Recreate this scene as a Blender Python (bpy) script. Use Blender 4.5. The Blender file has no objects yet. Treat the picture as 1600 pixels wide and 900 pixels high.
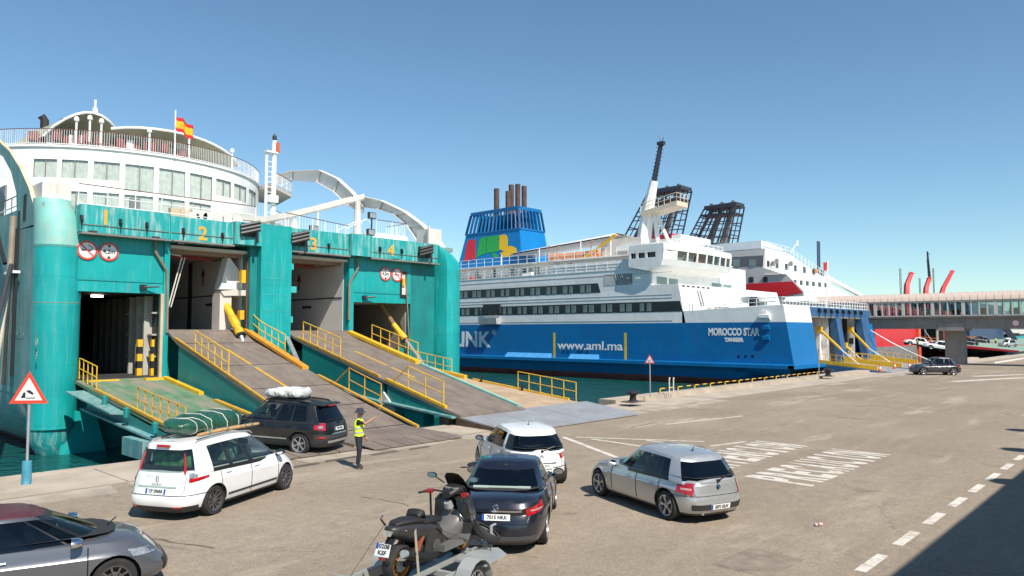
import bpy, math, random
from mathutils import Vector, Matrix
R = math.radians
rnd = random.Random(7)
S = bpy.context.scene
COL = S.collection
V = Vector
# ---------------------------------------------------------------- camera
CAMZ = 4.1
YAW, PITCH = R(42.8), math.atan(68 / 1154)
fw = V((math.cos(YAW) * math.cos(PITCH), math.sin(YAW) * math.cos(PITCH), math.sin(PITCH)))
rt = V((math.sin(YAW), -math.cos(YAW), 0))
upv = rt.cross(fw)
cd = bpy.data.cameras.new('camera')
cam = bpy.data.objects.new('camera', cd)
COL.objects.link(cam)
M = Matrix((rt, upv, -fw)).transposed().to_4x4()
M.translation = V((0, 0, CAMZ))
cam.matrix_world = M
cd.sensor_width = 36.0
cd.lens = 36.0 * 1154 / 1600
cd.clip_start = 0.1
cd.clip_end = 6000
S.camera = cam
# ---------------------------------------------------------------- light
L = V((0.22, 0.88, -1.0)).normalized()
w = bpy.data.worlds.new('World')
S.world = w
w.use_nodes = True
nt = w.node_tree
sky = nt.nodes.new('ShaderNodeTexSky')
sky.sky_type = 'NISHITA'
sky.sun_disc = False
sky.sun_elevation = math.asin(-L.z)
sky.sun_rotation = math.atan2(-L.x, -L.y)
sky.altitude = 0
sky.air_density = 1.0
sky.dust_density = 0.0
sky.ozone_density = 1.0
bg = nt.nodes['Background']
bg.inputs['Strength'].default_value = 0.096
tint = nt.nodes.new('ShaderNodeVectorMath'); tint.operation = 'MULTIPLY'; tint.inputs[1].default_value = (0.80, 1.0, 1.07)
nt.links.new(sky.outputs['Color'], tint.inputs[0])
nt.links.new(tint.outputs[0], bg.inputs['Color'])
sd = bpy.data.lights.new('sun', 'SUN')
sd.energy = 4.8
sd.angle = R(0.5)
sd.color = (1.0, 0.94, 0.85)
sun = bpy.data.objects.new('sun', sd)
COL.objects.link(sun)
sun.rotation_euler = L.to_track_quat('-Z', 'Y').to_euler()
S.view_settings.view_transform = 'Standard'
S.view_settings.look = 'None'
S.view_settings.gamma = 1
S.view_settings.exposure = 0.42
# ---------------------------------------------------------------- survey: where a sight line meets a real plane
def ray(px, py):
    return fw * 1154 + rt * (px - 800) - upv * (py - 450)
def onZ(px, py, z=0.0):
    d = ray(px, py); return V((0, 0, CAMZ)) + d * ((z - CAMZ) / d.z)
def onY(px, py, y):
    d = ray(px, py); return V((0, 0, CAMZ)) + d * (y / d.y)
def onX(px, py, x):
    d = ray(px, py); return V((0, 0, CAMZ)) + d * (x / d.x)
# ---------------------------------------------------------------- materials
MATS = {}
def mat(name, c, rough=0.55, metal=0.0, var=0.12, scale=1.2, bump=0.0, bscale=20.0, streak=0.0, dirt=None, damt=0.5, dscale=0.7, coat=0.0, spec=0.5, emit=0.0, dlo=0.52, sz=0.12, plates=None, rust=0.0, yst=False):
    if name in MATS: return MATS[name]
    m = bpy.data.materials.new(name); m.use_nodes = True
    n, k = m.node_tree.nodes, m.node_tree.links
    b = n['Principled BSDF']
    b.inputs['Roughness'].default_value = rough
    b.inputs['Metallic'].default_value = metal
    b.inputs['Coat Weight'].default_value = coat
    b.inputs['Coat Roughness'].default_value = 0.04
    b.inputs['Specular IOR Level'].default_value = spec
    tc = n.new('ShaderNodeTexCoord')
    base = None
    rgb = n.new('ShaderNodeRGB'); rgb.outputs[0].default_value = (*c, 1)
    base = rgb.outputs[0]
    if var > 0:
        t = n.new('ShaderNodeTexNoise'); t.inputs['Scale'].default_value = scale; t.inputs['Detail'].default_value = 6
        k.new(tc.outputs['Object'], t.inputs['Vector'])
        mr = n.new('ShaderNodeMapRange'); mr.inputs[1].default_value = 0.3; mr.inputs[2].default_value = 0.7
        mr.inputs[3].default_value = 1 - var; mr.inputs[4].default_value = 1 + var
        k.new(t.outputs['Fac'], mr.inputs[0])
        vm = n.new('ShaderNodeVectorMath'); vm.operation = 'SCALE'
        k.new(base, vm.inputs[0]); k.new(mr.outputs[0], vm.inputs['Scale'])
        base = vm.outputs[0]
    if dirt:
        mp = n.new('ShaderNodeMapping')
        mp.inputs['Scale'].default_value = (dscale * (6 if streak else 1), dscale * (6 if streak else 1), dscale * (sz * 6 if streak else 1))
        if yst: mp.inputs['Scale'].default_value = (dscale * 4, dscale * .4, dscale * 4)
        k.new(tc.outputs['Object'], mp.inputs['Vector'])
        t = n.new('ShaderNodeTexNoise'); t.inputs['Scale'].default_value = 1.0; t.inputs['Detail'].default_value = 8; t.inputs['Roughness'].default_value = 0.65
        k.new(mp.outputs[0], t.inputs['Vector'])
        mr = n.new('ShaderNodeMapRange'); mr.inputs[1].default_value = dlo; mr.inputs[2].default_value = dlo + 0.2
        mr.inputs[3].default_value = 0; mr.inputs[4].default_value = damt
        k.new(t.outputs['Fac'], mr.inputs[0])
        mx = n.new('ShaderNodeMix'); mx.data_type = 'RGBA'
        k.new(mr.outputs[0], mx.inputs['Factor']); k.new(base, mx.inputs['A']); mx.inputs['B'].default_value = (*dirt, 1)
        base = mx.outputs['Result']
    if rust:
        mp = n.new('ShaderNodeMapping'); mp.inputs['Scale'].default_value = (2.6, 2.6, .32); mp.inputs['Location'].default_value = (3.1, 1.7, .4)
        k.new(tc.outputs['Object'], mp.inputs['Vector'])
        t = n.new('ShaderNodeTexNoise'); t.inputs['Scale'].default_value = 1.0; t.inputs['Detail'].default_value = 9; t.inputs['Roughness'].default_value = 0.7
        k.new(mp.outputs[0], t.inputs['Vector'])
        mr = n.new('ShaderNodeMapRange'); mr.inputs[1].default_value = .62; mr.inputs[2].default_value = .72; mr.inputs[3].default_value = 0; mr.inputs[4].default_value = rust
        k.new(t.outputs['Fac'], mr.inputs[0])
        mx = n.new('ShaderNodeMix'); mx.data_type = 'RGBA'; k.new(mr.outputs[0], mx.inputs['Factor']); k.new(base, mx.inputs['A']); mx.inputs['B'].default_value = (.24, .11, .05, 1)
        base = mx.outputs['Result']
    if plates:
        sx = n.new('ShaderNodeSeparateXYZ'); k.new(tc.outputs['Object'], sx.inputs[0])
        ad = n.new('ShaderNodeMath'); ad.operation = 'ADD'; k.new(sx.outputs[0], ad.inputs[0]); k.new(sx.outputs[1], ad.inputs[1])
        cb_ = n.new('ShaderNodeCombineXYZ'); k.new(ad.outputs[0], cb_.inputs[0]); k.new(sx.outputs[2], cb_.inputs[1])
        br = n.new('ShaderNodeTexBrick'); br.inputs['Scale'].default_value = 1; br.inputs['Brick Width'].default_value = plates[0]; br.inputs['Row Height'].default_value = plates[1]; br.inputs['Mortar Size'].default_value = .018; br.inputs['Mortar Smooth'].default_value = .4
        br.inputs['Color1'].default_value = (.95, .95, .95, 1); br.inputs['Color2'].default_value = (1.05, 1.05, 1.05, 1); br.inputs['Mortar'].default_value = (.84, .84, .84, 1)
        k.new(cb_.outputs[0], br.inputs['Vector'])
        vm = n.new('ShaderNodeVectorMath'); vm.operation = 'MULTIPLY'; k.new(base, vm.inputs[0]); k.new(br.outputs['Color'], vm.inputs[1]); base = vm.outputs[0]
        t = n.new('ShaderNodeTexNoise'); t.inputs['Scale'].default_value = .9; t.inputs['Detail'].default_value = 2; k.new(tc.outputs['Object'], t.inputs['Vector'])
        bp = n.new('ShaderNodeBump'); bp.inputs['Strength'].default_value = .25; bp.inputs['Distance'].default_value = .12; k.new(t.outputs['Fac'], bp.inputs['Height']); k.new(bp.outputs[0], b.inputs['Normal'])
    k.new(base, b.inputs['Base Color'])
    if emit:
        b.inputs['Emission Color'].default_value = (*c, 1); b.inputs['Emission Strength'].default_value = emit
    if bump > 0:
        t = n.new('ShaderNodeTexNoise'); t.inputs['Scale'].default_value = bscale; t.inputs['Detail'].default_value = 8
        k.new(tc.outputs['Object'], t.inputs['Vector'])
        bp = n.new('ShaderNodeBump'); bp.inputs['Strength'].default_value = bump; bp.inputs['Distance'].default_value = 0.05
        k.new(t.outputs['Fac'], bp.inputs['Height']); k.new(bp.outputs[0], b.inputs['Normal'])
    MATS[name] = m
    return m
def glass(name, tint=(0.35, 0.42, 0.42), refl=1.0, rough=0.02):
    if name in MATS: return MATS[name]
    m = bpy.data.materials.new(name); m.use_nodes = True
    n, k = m.node_tree.nodes, m.node_tree.links
    n.remove(n['Principled BSDF'])
    o = n['Material Output']
    t = n.new('ShaderNodeBsdfTransparent'); t.inputs[0].default_value = (*tint, 1)
    g = n.new('ShaderNodeBsdfGlossy'); g.inputs['Roughness'].default_value = rough; g.inputs[0].default_value = (refl, refl, refl, 1)
    f = n.new('ShaderNodeLayerWeight'); f.inputs[0].default_value = 0.5
    pw = n.new('ShaderNodeMath'); pw.operation = 'POWER'; pw.inputs[1].default_value = 4.0; k.new(f.outputs['Facing'], pw.inputs[0])
    a = n.new('ShaderNodeMath'); a.operation = 'MULTIPLY_ADD'; a.inputs[1].default_value = 0.85; a.inputs[2].default_value = 0.06
    x = n.new('ShaderNodeMixShader')
    k.new(pw.outputs[0], a.inputs[0]); k.new(a.outputs[0], x.inputs[0]); k.new(t.outputs[0], x.inputs[1]); k.new(g.outputs[0], x.inputs[2])
    k.new(x.outputs[0], o.inputs['Surface'])
    MATS[name] = m
    return m
def asphalt(name, c1, c2, c3):
    m = bpy.data.materials.new(name); m.use_nodes = True
    n, k = m.node_tree.nodes, m.node_tree.links
    b = n['Principled BSDF']; b.inputs['Roughness'].default_value = 0.9; b.inputs['Specular IOR Level'].default_value = 0.25
    tc = n.new('ShaderNodeTexCoord')
    def noise(s, d=8, ro=0.6, vec=None):
        t = n.new('ShaderNodeTexNoise'); t.inputs['Scale'].default_value = s; t.inputs['Detail'].default_value = d; t.inputs['Roughness'].default_value = ro
        k.new(vec or tc.outputs['Object'], t.inputs['Vector']); return t.outputs['Fac']
    def ramp(f, a, z, lo=0.0, hi=1.0):
        r = n.new('ShaderNodeMapRange'); r.inputs[1].default_value = a; r.inputs[2].default_value = z; r.inputs[3].default_value = lo; r.inputs[4].default_value = hi
        k.new(f, r.inputs[0]); return r.outputs[0]
    def mix(f, A, B, bt='MIX'):
        x = n.new('ShaderNodeMix'); x.data_type = 'RGBA'; x.blend_type = bt
        k.new(f, x.inputs['Factor'])
        for i, q in (('A', A), ('B', B)):
            if isinstance(q, tuple): x.inputs[i].default_value = (*q, 1)
            else: k.new(q, x.inputs[i])
        return x.outputs['Result']
    big = mix(ramp(noise(0.16), 0.38, 0.62), c1, c2)
    mp = n.new('ShaderNodeMapping'); mp.inputs['Scale'].default_value = (0.12, 1.0, 1); k.new(tc.outputs['Object'], mp.inputs[0])
    tracks = mix(ramp(noise(0.6, 8, 0.7, mp.outputs[0]), 0.5, 0.75, 0, 0.55), big, c3)
    v = n.new('ShaderNodeTexVoronoi'); v.inputs['Scale'].default_value = 42; k.new(tc.outputs['Object'], v.inputs['Vector'])
    chips = mix(ramp(v.outputs['Color'], 0.0, 1.0, 0, 1), tracks, tracks)
    sp = n.new('ShaderNodeSeparateColor'); k.new(v.outputs['Color'], sp.inputs[0])
    mul = n.new('ShaderNodeVectorMath'); mul.operation = 'SCALE'
    k.new(tracks, mul.inputs[0]); k.new(ramp(sp.outputs[0], 0, 1, 0.82, 1.2), mul.inputs['Scale'])
    stain = mix(ramp(noise(0.7, 4, 0.5), 0.66, 0.76, 0, 0.4), mul.outputs[0], (0.07, 0.062, 0.055))
    fine = n.new('ShaderNodeVectorMath'); fine.operation = 'SCALE'
    k.new(stain, fine.inputs[0]); k.new(ramp(noise(3, 8, 0.7), 0.3, 0.7, 0.88, 1.12), fine.inputs['Scale'])
    mp2 = n.new('ShaderNodeMapping'); mp2.inputs['Scale'].default_value = (0.10, 0.42, 1); mp2.inputs['Location'].default_value = (2.2, 5.1, 0); k.new(tc.outputs['Object'], mp2.inputs[0])
    pale = mix(ramp(noise(1.0, 9, 0.72, mp2.outputs[0]), 0.55, 0.66, 0, 0.65), fine.outputs[0], (0.47, 0.39, 0.30))
    oil = mix(ramp(noise(0.33, 6, 0.6), 0.64, 0.72, 0, 0.45), pale, (0.15, 0.125, 0.105))
    # fine wandering cracks
    wv = n.new('ShaderNodeTexVoronoi'); wv.feature = 'DISTANCE_TO_EDGE'; wv.inputs['Scale'].default_value = 0.11
    dn = n.new('ShaderNodeTexNoise'); dn.inputs['Scale'].default_value = 0.9; dn.inputs['Detail'].default_value = 6; k.new(tc.outputs['Object'], dn.inputs['Vector'])
    va = n.new('ShaderNodeVectorMath'); va.operation = 'MULTIPLY_ADD'; va.inputs[1].default_value = (2.2, 2.2, 0); k.new(dn.outputs['Color'], va.inputs[0]); k.new(tc.outputs['Object'], va.inputs[2])
    k.new(va.outputs[0], wv.inputs['Vector'])
    crack = mix(ramp(wv.outputs['Distance'], 0.0, 0.004, 0.3, 0.0), oil, (0.05, 0.045, 0.04))
    k.new(crack, b.inputs['Base Color'])
    bp = n.new('ShaderNodeBump'); bp.inputs['Strength'].default_value = 0.5; bp.inputs['Distance'].default_value = 0.012
    k.new(sp.outputs[1], bp.inputs['Height']); k.new(bp.outputs[0], b.inputs['Normal'])
    return m
def water_mat():
    m = bpy.data.materials.new('sea_water'); m.use_nodes = True
    n, k = m.node_tree.nodes, m.node_tree.links
    b = n['Principled BSDF']; b.inputs['Roughness'].default_value = 0.08; b.inputs['IOR'].default_value = 1.33
    tc = n.new('ShaderNodeTexCoord')
    h = None
    for s, d, a in ((0.35, 3, 0.5), (1.3, 5, 0.55), (4.5, 4, 0.2)):
        t = n.new('ShaderNodeTexNoise'); t.inputs['Scale'].default_value = s; t.inputs['Detail'].default_value = d
        k.new(tc.outputs['Object'], t.inputs['Vector'])
        x = n.new('ShaderNodeMath'); x.operation = 'MULTIPLY'; x.inputs[1].default_value = a; k.new(t.outputs['Fac'], x.inputs[0])
        if h is None: h = x.outputs[0]
        else:
            y = n.new('ShaderNodeMath'); y.operation = 'ADD'; k.new(h, y.inputs[0]); k.new(x.outputs[0], y.inputs[1]); h = y.outputs[0]
    bp = n.new('ShaderNodeBump'); bp.inputs['Strength'].default_value = 1.0; bp.inputs['Distance'].default_value = 0.5
    k.new(h, bp.inputs['Height']); k.new(bp.outputs[0], b.inputs['Normal'])
    cr = n.new('ShaderNodeMix'); cr.data_type = 'RGBA'; cr.inputs['A'].default_value = (0.003, 0.045, 0.045, 1); cr.inputs['B'].default_value = (0.010, 0.10, 0.095, 1)
    k.new(h, cr.inputs['Factor']); k.new(cr.outputs['Result'], b.inputs['Base Color'])
    return m
# ---------------------------------------------------------------- mesh builder
SPLIT = {'drain_pipe', 'hazard_post', 'header_trim', 'ceiling_beam', 'wall_frame', 'weld_seam', 'stay_pipe', 'fire_box', 'sill_marking', 'lane_line', 'plate_joint', 'deck_cleat', 'awning_pole', 'roof_bar', 'weld_trace', 'wall_seam', 'wall_arrow', 'panel_seam', 'side_seam', 'hull_port', 'boot_topping', 'door_strut', 'deck_post', 'vent_grille', 'deck_ladder', 'rope_turns', 'side_balcony', 'life_saving_gear', 'wiper', 'switch_gear', 'dial', 'lashing', 'plate_bracket', 'side_fender_pipe', 'arch_frame', 'stern_house', 'wheelhouse_side', 'monkey_island', 'window_post', 'eaves_beam', 'ramp_pontoon', 'brake_disc', 'door_hook', 'stair_recess', 'bridge_mullion', 'valve_gear', 'speed_notice'}
class MB:
    def __init__(s): s.v = []; s.f = []; s.m = []
    def add(s, vs, fs, mi=0):
        o = len(s.v); s.v += [tuple(p) for p in vs]
        for f in fs: s.f.append(tuple(o + i for i in f)); s.m.append(mi)
        return s
    def hexa(s, p, mi=0):          # 4 bottom then 4 top
        return s.add(p, [(3, 2, 1, 0), (4, 5, 6, 7), (0, 1, 5, 4), (1, 2, 6, 5), (2, 3, 7, 6), (3, 0, 4, 7)], mi)
    def box(s, a, b, mi=0):
        x0, x1 = sorted((a[0], b[0])); y0, y1 = sorted((a[1], b[1])); z0, z1 = sorted((a[2], b[2]))
        return s.hexa([(x0, y0, z0), (x1, y0, z0), (x1, y1, z0), (x0, y1, z0), (x0, y0, z1), (x1, y0, z1), (x1, y1, z1), (x0, y1, z1)], mi)
    def cbox(s, c, d, mi=0): return s.box([c[i] - d[i] / 2 for i in range(3)], [c[i] + d[i] / 2 for i in range(3)], mi)
    def bar(s, p, q, w=0.1, h=None, mi=0, up=V((0, 0, 1))):
        p, q = V(p), V(q); d = (q - p).normalized(); h = h or w
        a = d.cross(up)
        if a.length < 1e-3: a = d.cross(V((0, 1, 0)))
        a.normalize(); b = a.cross(d)
        a *= w / 2; b *= h / 2
        return s.hexa([p - a - b, p + a - b, q + a - b, q - a - b, p - a + b, p + a + b, q + a + b, q - a + b], mi)
    def tube(s, pts, r, n=6, mi=0, caps=True):
        pts = [V(p) for p in pts]; rs = r if isinstance(r, (list, tuple)) else [r] * len(pts)
        rings = []; a = None
        for i, p in enumerate(pts):
            d = (pts[min(i + 1, len(pts) - 1)] - pts[max(i - 1, 0)]).normalized()
            if a is None:
                a = d.cross(V((0, 0, 1)))
                if a.length < 0.05: a = d.cross(V((0, 1, 0)))
            a = (a - d * a.dot(d)).normalized(); b = d.cross(a)
            rings.append([p + (a * math.cos(t) + b * math.sin(t)) * rs[i] for t in [2 * math.pi * j / n for j in range(n)]])
        s.loft(rings, True, mi, caps)
        return s
    def loft(s, rings, closed=True, mi=0, caps=False):
        n = len(rings[0]); vs = [p for r in rings for p in r]; fs = []
        for i in range(len(rings) - 1):
            for j in range(n if closed else n - 1):
                fs.append((i * n + j, i * n + (j + 1) % n, (i + 1) * n + (j + 1) % n, (i + 1) * n + j))
        if caps: fs += [tuple(range(n))[::-1], tuple(range((len(rings) - 1) * n, len(rings) * n))]
        return s.add(vs, fs, mi)
    def lathe(s, prof, c=(0, 0, 0), n=16, axis='Z', mi=0, caps=True):
        rings = []
        for r, h in prof:
            ring = []
            for j in range(n):
                a = 2 * math.pi * j / n; x, y = r * math.cos(a), r * math.sin(a)
                p = {'Z': (x, y, h), 'Y': (x, h, y), 'X': (h, x, y)}[axis]
                ring.append((p[0] + c[0], p[1] + c[1], p[2] + c[2]))
            rings.append(ring)
        return s.loft(rings, True, mi, caps)
    def prism(s, poly, vec, mi=0):
        n = len(poly); a = [V(p) for p in poly]; b = [p + V(vec) for p in a]
        fs = [tuple(range(n))[::-1], tuple(range(n, 2 * n))] + [(i, (i + 1) % n, n + (i + 1) % n, n + i) for i in range(n)]
        return s.add(a + b, fs, mi)
    def quad(s, a, b, c, d, mi=0): return s.add([a, b, c, d], [(0, 1, 2, 3)], mi)
    def rail(s, pts, h=1.0, posts=1.5, r=0.03, levels=(1.0, 0.5), pr=None, bal=0, balr=0.012, mi=0, topmi=None):
        pts = [V(p) for p in pts]
        for l in levels:
            s.tube([p + V((0, 0, h * l)) for p in pts], r, 5, (topmi if topmi is not None and l == max(levels) else mi))
        def along(step, rr, h0, h1):
            for a, b in zip(pts[:-1], pts[1:]):
                n = max(1, round((b - a).length / step))
                for i in range(n + 1):
                    q = a.lerp(b, i / n); s.tube([q + V((0, 0, h0)), q + V((0, 0, h1))], rr, 4, mi, False)
        along(posts, pr or r, -0.03, h)
        if bal: along(bal, balr, h * min(levels), h)
        return s
    def build(s, name, mats, parent=None, smooth=0, world=True):
        if name in SPLIT and parent is not None:
            par = list(range(len(s.v)))
            def find(a):
                while par[a] != a: par[a] = par[par[a]]; a = par[a]
                return a
            for f in s.f:
                for q in f[1:]: par[find(q)] = find(f[0])
            gr = {}
            for f, mi in zip(s.f, s.m): gr.setdefault(find(f[0]), []).append((f, mi))
            if len(gr) > 1:
                o = None
                for fl in gr.values():
                    m2 = MB(); ix = {}
                    for f, mi in fl:
                        for q in f:
                            if q not in ix: ix[q] = len(m2.v); m2.v.append(s.v[q])
                        m2.f.append(tuple(ix[q] for q in f)); m2.m.append(mi)
                    o = m2.build1(name, mats, parent, smooth, world)
                return o
        return s.build1(name, mats, parent, smooth, world)
    def build1(s, name, mats, parent=None, smooth=0, world=True):
        me = bpy.data.meshes.new(name)
        o = orig(parent) if world else V((0, 0, 0))
        me.from_pydata([(p[0] - o.x, p[1] - o.y, p[2] - o.z) for p in s.v], [], s.f)
        if not isinstance(mats, (list, tuple)): mats = [mats]
        for m in mats: me.materials.append(m)
        if len(mats) > 1: me.polygons.foreach_set('material_index', s.m)
        fix(me)
        if smooth: shade(me, smooth)
        return link(name, me, parent)
import bmesh
def fix(me):
    b = bmesh.new(); b.from_mesh(me); bmesh.ops.recalc_face_normals(b, faces=b.faces); b.to_mesh(me); b.free()
def shade(me, ang):
    me.polygons.foreach_set('use_smooth', [True] * len(me.polygons))
    me.set_sharp_from_angle(angle=R(ang))
def orig(p):
    o = V((0, 0, 0))
    while p is not None: o += p.location; p = p.parent
    return o
def link(name, data, parent=None):
    o = bpy.data.objects.new(name, data); COL.objects.link(o)
    if parent: o.parent = parent
    return o
def tag(o, label=None, cat=None, group=None, kind=None):
    for k, v in (('label', label), ('category', cat), ('group', group), ('kind', kind)):
        if v: o[k] = v
    return o
def thing(name, loc, label, cat, group=None, rz=0.0):
    o = bpy.data.objects.new(name, None); COL.objects.link(o); o.location = loc; o.rotation_euler.z = rz; o.empty_display_size = 0.2
    return tag(o, label, cat, group)
def dup(o, parent=None):
    c = o.copy(); COL.objects.link(c)
    if parent is not None: c.parent = parent
    for ch in list(o.children): dup(ch, c)
    return c
def inst(name, mesh, loc, parent, rot=(0, 0, 0), sc=(1, 1, 1)):   # same mesh again, placed in world axes
    o = link(name, mesh, parent); o.location = V(loc) - orig(parent); o.rotation_euler = rot; o.scale = sc
    return o
def text(name, s, size, m, parent, at, xd=(1, 0, 0), yd=(0, 0, 1), ext=0.01, align='CENTER', bold=0.0, world=True, squeeze=1.0, space=1.0, shear=0.0):
    c = bpy.data.curves.new(name, 'FONT'); c.body = s; c.size = size; c.align_x = align; c.align_y = 'CENTER'; c.extrude = ext; c.offset = bold; c.space_character = space; c.shear = shear
    c.resolution_u = 3
    t = bpy.data.objects.new(name, c); COL.objects.link(t)
    bpy.context.view_layer.update()
    me = bpy.data.meshes.new_from_object(t.evaluated_get(bpy.context.evaluated_depsgraph_get()))
    bpy.data.objects.remove(t); bpy.data.curves.remove(c)
    xd, yd = V(xd).normalized(), V(yd).normalized(); zd = xd.cross(yd)
    o = (orig(parent) if world else V((0, 0, 0)))
    me.transform(Matrix((xd * squeeze, yd, zd)).transposed().to_4x4()); me.transform(Matrix.Translation(V(at) - o))
    me.materials.clear(); me.materials.append(m)
    return link(name, me, parent)
# ---------------------------------------------------------------- shared colours
TEAL = mat('teal_paint', (0.004, 0.315, 0.305), 0.42, var=0.10, scale=0.6, dirt=(0.10, 0.36, 0.34), damt=0.6, streak=1, dscale=0.7, dlo=0.50, plates=(3.2, 1.35), rust=.55)
TEALB = mat('teal_weathered', (0.008, 0.31, 0.30), 0.5, var=0.14, scale=1.0, dirt=(0.34, 0.50, 0.46), damt=0.85, streak=1, dscale=0.9, dlo=0.47, rust=.6)
TEALG = mat('teal_chalky', (0.08, 0.29, 0.29), 0.7, var=0.2, scale=0.5, dirt=(0.30, 0.34, 0.31), damt=0.75, streak=1, dscale=0.5, dlo=0.42, plates=(4, 1.5), rust=.6)
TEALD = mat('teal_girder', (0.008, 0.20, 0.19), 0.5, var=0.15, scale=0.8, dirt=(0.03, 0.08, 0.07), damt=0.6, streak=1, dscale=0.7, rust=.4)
WHITE = mat('ship_white', (0.80, 0.79, 0.76), 0.45, var=0.04, scale=0.5, dirt=(0.55, 0.48, 0.38), damt=0.3, streak=1, dscale=0.5, dlo=0.58, plates=(5, 1.3), rust=.22)
CREAM = mat('weathered_white', (0.62, 0.58, 0.52), 0.6, var=0.10, scale=0.8, dirt=(0.38, 0.28, 0.20), damt=0.45, streak=1, dscale=0.8, dlo=0.56)
GREYW = mat('bay_white', (0.72, 0.69, 0.65), 0.6, var=0.10, scale=0.5, dirt=(0.5, 0.45, 0.4), damt=0.5, dscale=0.5)
YELL = mat('yellow_paint', (0.72, 0.42, 0.02), 0.5, var=0.12, scale=3, dirt=(0.30, 0.14, 0.05), damt=0.6, dscale=2.2, dlo=0.55)
YELR = mat('yellow_rusty', (0.62, 0.34, 0.03), 0.6, var=0.15, scale=3, dirt=(0.28, 0.11, 0.04), damt=0.8, dscale=3, dlo=0.48)
BLACK = mat('black_paint', (0.02, 0.02, 0.022), 0.45, var=0.2)
RUBBER = mat('rubber', (0.025, 0.025, 0.026), 0.8, var=0.2, scale=6)
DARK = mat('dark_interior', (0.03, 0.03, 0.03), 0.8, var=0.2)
RAMPG = mat('ramp_green', (0.09, 0.20, 0.11), 0.85, var=0.2, scale=1.5, dirt=(0.27, 0.22, 0.17), damt=0.9, dscale=0.55, dlo=0.42, yst=True, bump=0.3, bscale=8)
RAMPB = mat('ramp_brown', (0.19, 0.152, 0.122), 0.9, var=0.16, scale=1.2, dirt=(0.13, 0.10, 0.085), damt=0.8, dscale=0.8, dlo=0.46, yst=True, bump=0.25, bscale=10)
RAMPT = mat('ramp_tan', (0.42, 0.31, 0.20), 0.9, var=0.16, scale=1.2, dirt=(0.30, 0.14, 0.09), damt=0.6, dscale=0.8, dlo=0.5, yst=True, bump=0.25)
STEEL = mat('galvanised', (0.42, 0.43, 0.43), 0.45, 0.5, var=0.15, scale=3)
PLATE = mat('steel_plate', (0.30, 0.31, 0.32), 0.55, 0.1, var=0.12, scale=1.5, dirt=(0.22, 0.19, 0.16), damt=0.5, dscale=0.7, bump=0.3, bscale=14)
BROWNR = mat('handrail_brown', (0.16, 0.05, 0.035), 0.5)
RAILW = mat('rail_white', (0.78, 0.78, 0.76), 0.5, var=0.05)
RED = mat('red_paint', (0.62, 0.035, 0.03), 0.45, var=0.08, dirt=(0.35, 0.02, 0.02), damt=0.3, dscale=0.5)
CONC = mat('quay_concrete', (0.43, 0.36, 0.28), 0.9, var=0.14, scale=0.8, dirt=(0.30, 0.25, 0.19), damt=0.6, dscale=0.7, dlo=0.48, bump=0.35, bscale=9)
CLEAR = glass('clear_pane', (0.86, 0.90, 0.89))
SIGNR = mat('sign_red', (0.65, 0.06, 0.03), 0.4, var=0.06)
SIGNW = mat('sign_white', (0.75, 0.74, 0.72), 0.4, var=0.05)
ORNG = mat('number_orange', (0.72, 0.36, 0.04), 0.6, var=0.12, scale=3)
WMARK = mat('road_paint', (0.62, 0.57, 0.5), 0.85, var=0.12, scale=3, dirt=(0.28, 0.225, 0.17), damt=0.9, dscale=3.2, dlo=0.5)
# ---------------------------------------------------------------- setting: quay, sea, paint on the ground
ASPH = asphalt('dusty_asphalt', (0.255, 0.205, 0.152), (0.302, 0.246, 0.185), (0.365, 0.302, 0.232))
QY = 24.4
mb = MB(); mb.box((-400, -400, -4.5), (1500, 21.6, 0.0))
tag(mb.build('quay_ground', ASPH), kind='structure')
tag(MB().box((-400, 21.6, -4.6), (1500, QY - 0.01, -0.06)).build('quay_wall', CONC), kind='structure')
wm = water_mat()
mb = MB(); n = 2
mb.quad((-1500, QY - 0.4, -1.5), (3000, QY - 0.4, -1.5), (3000, 4000, -1.5), (-1500, 4000, -1.5))
tag(mb.build('sea', wm), kind='structure')
tag(MB().box((-1500, QY - 0.4, -9), (3000, 4000, -8.5)).build('sea_bed', DARK), kind='structure')
# concrete apron along the edge, slab by slab (joints are real gaps)
apron = thing('quay_apron', (30, 23, 0), None, None); tag(apron, kind='structure')
x = -20.0; i = 0
r2 = random.Random(3)
while x < 150:
    wd = 3.1 if x < 90 else 6.2
    for y0, y1 in ((21.62, QY),):
        zt = 0.006 + r2.uniform(-0.003, 0.006)
        if 34.6 < x < 130: zt += 0.0
        m = MB().box((x + 0.02, y0 + r2.uniform(-0.05, 0.05), -0.5), (x + wd - 0.02, y1, zt))
        m.build('concrete_slab', CONC, apron)
    x += wd
# raised edge beam on the far stretch, lower step where the ramps land
edge = MB(); edge.prism([(34.9, 24.3, -0.6), (130, 24.3, -0.6), (130, 25.5, -0.6), (34.9, 25.5, -0.6)], (0, 0, 0.82))
edge.build('edge_beam', CONC, apron)
MB().box((-20, QY - 0.0, -0.9), (10.8, QY + 0.45, 0.02)).build('edge_beam', CONC, apron)
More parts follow.
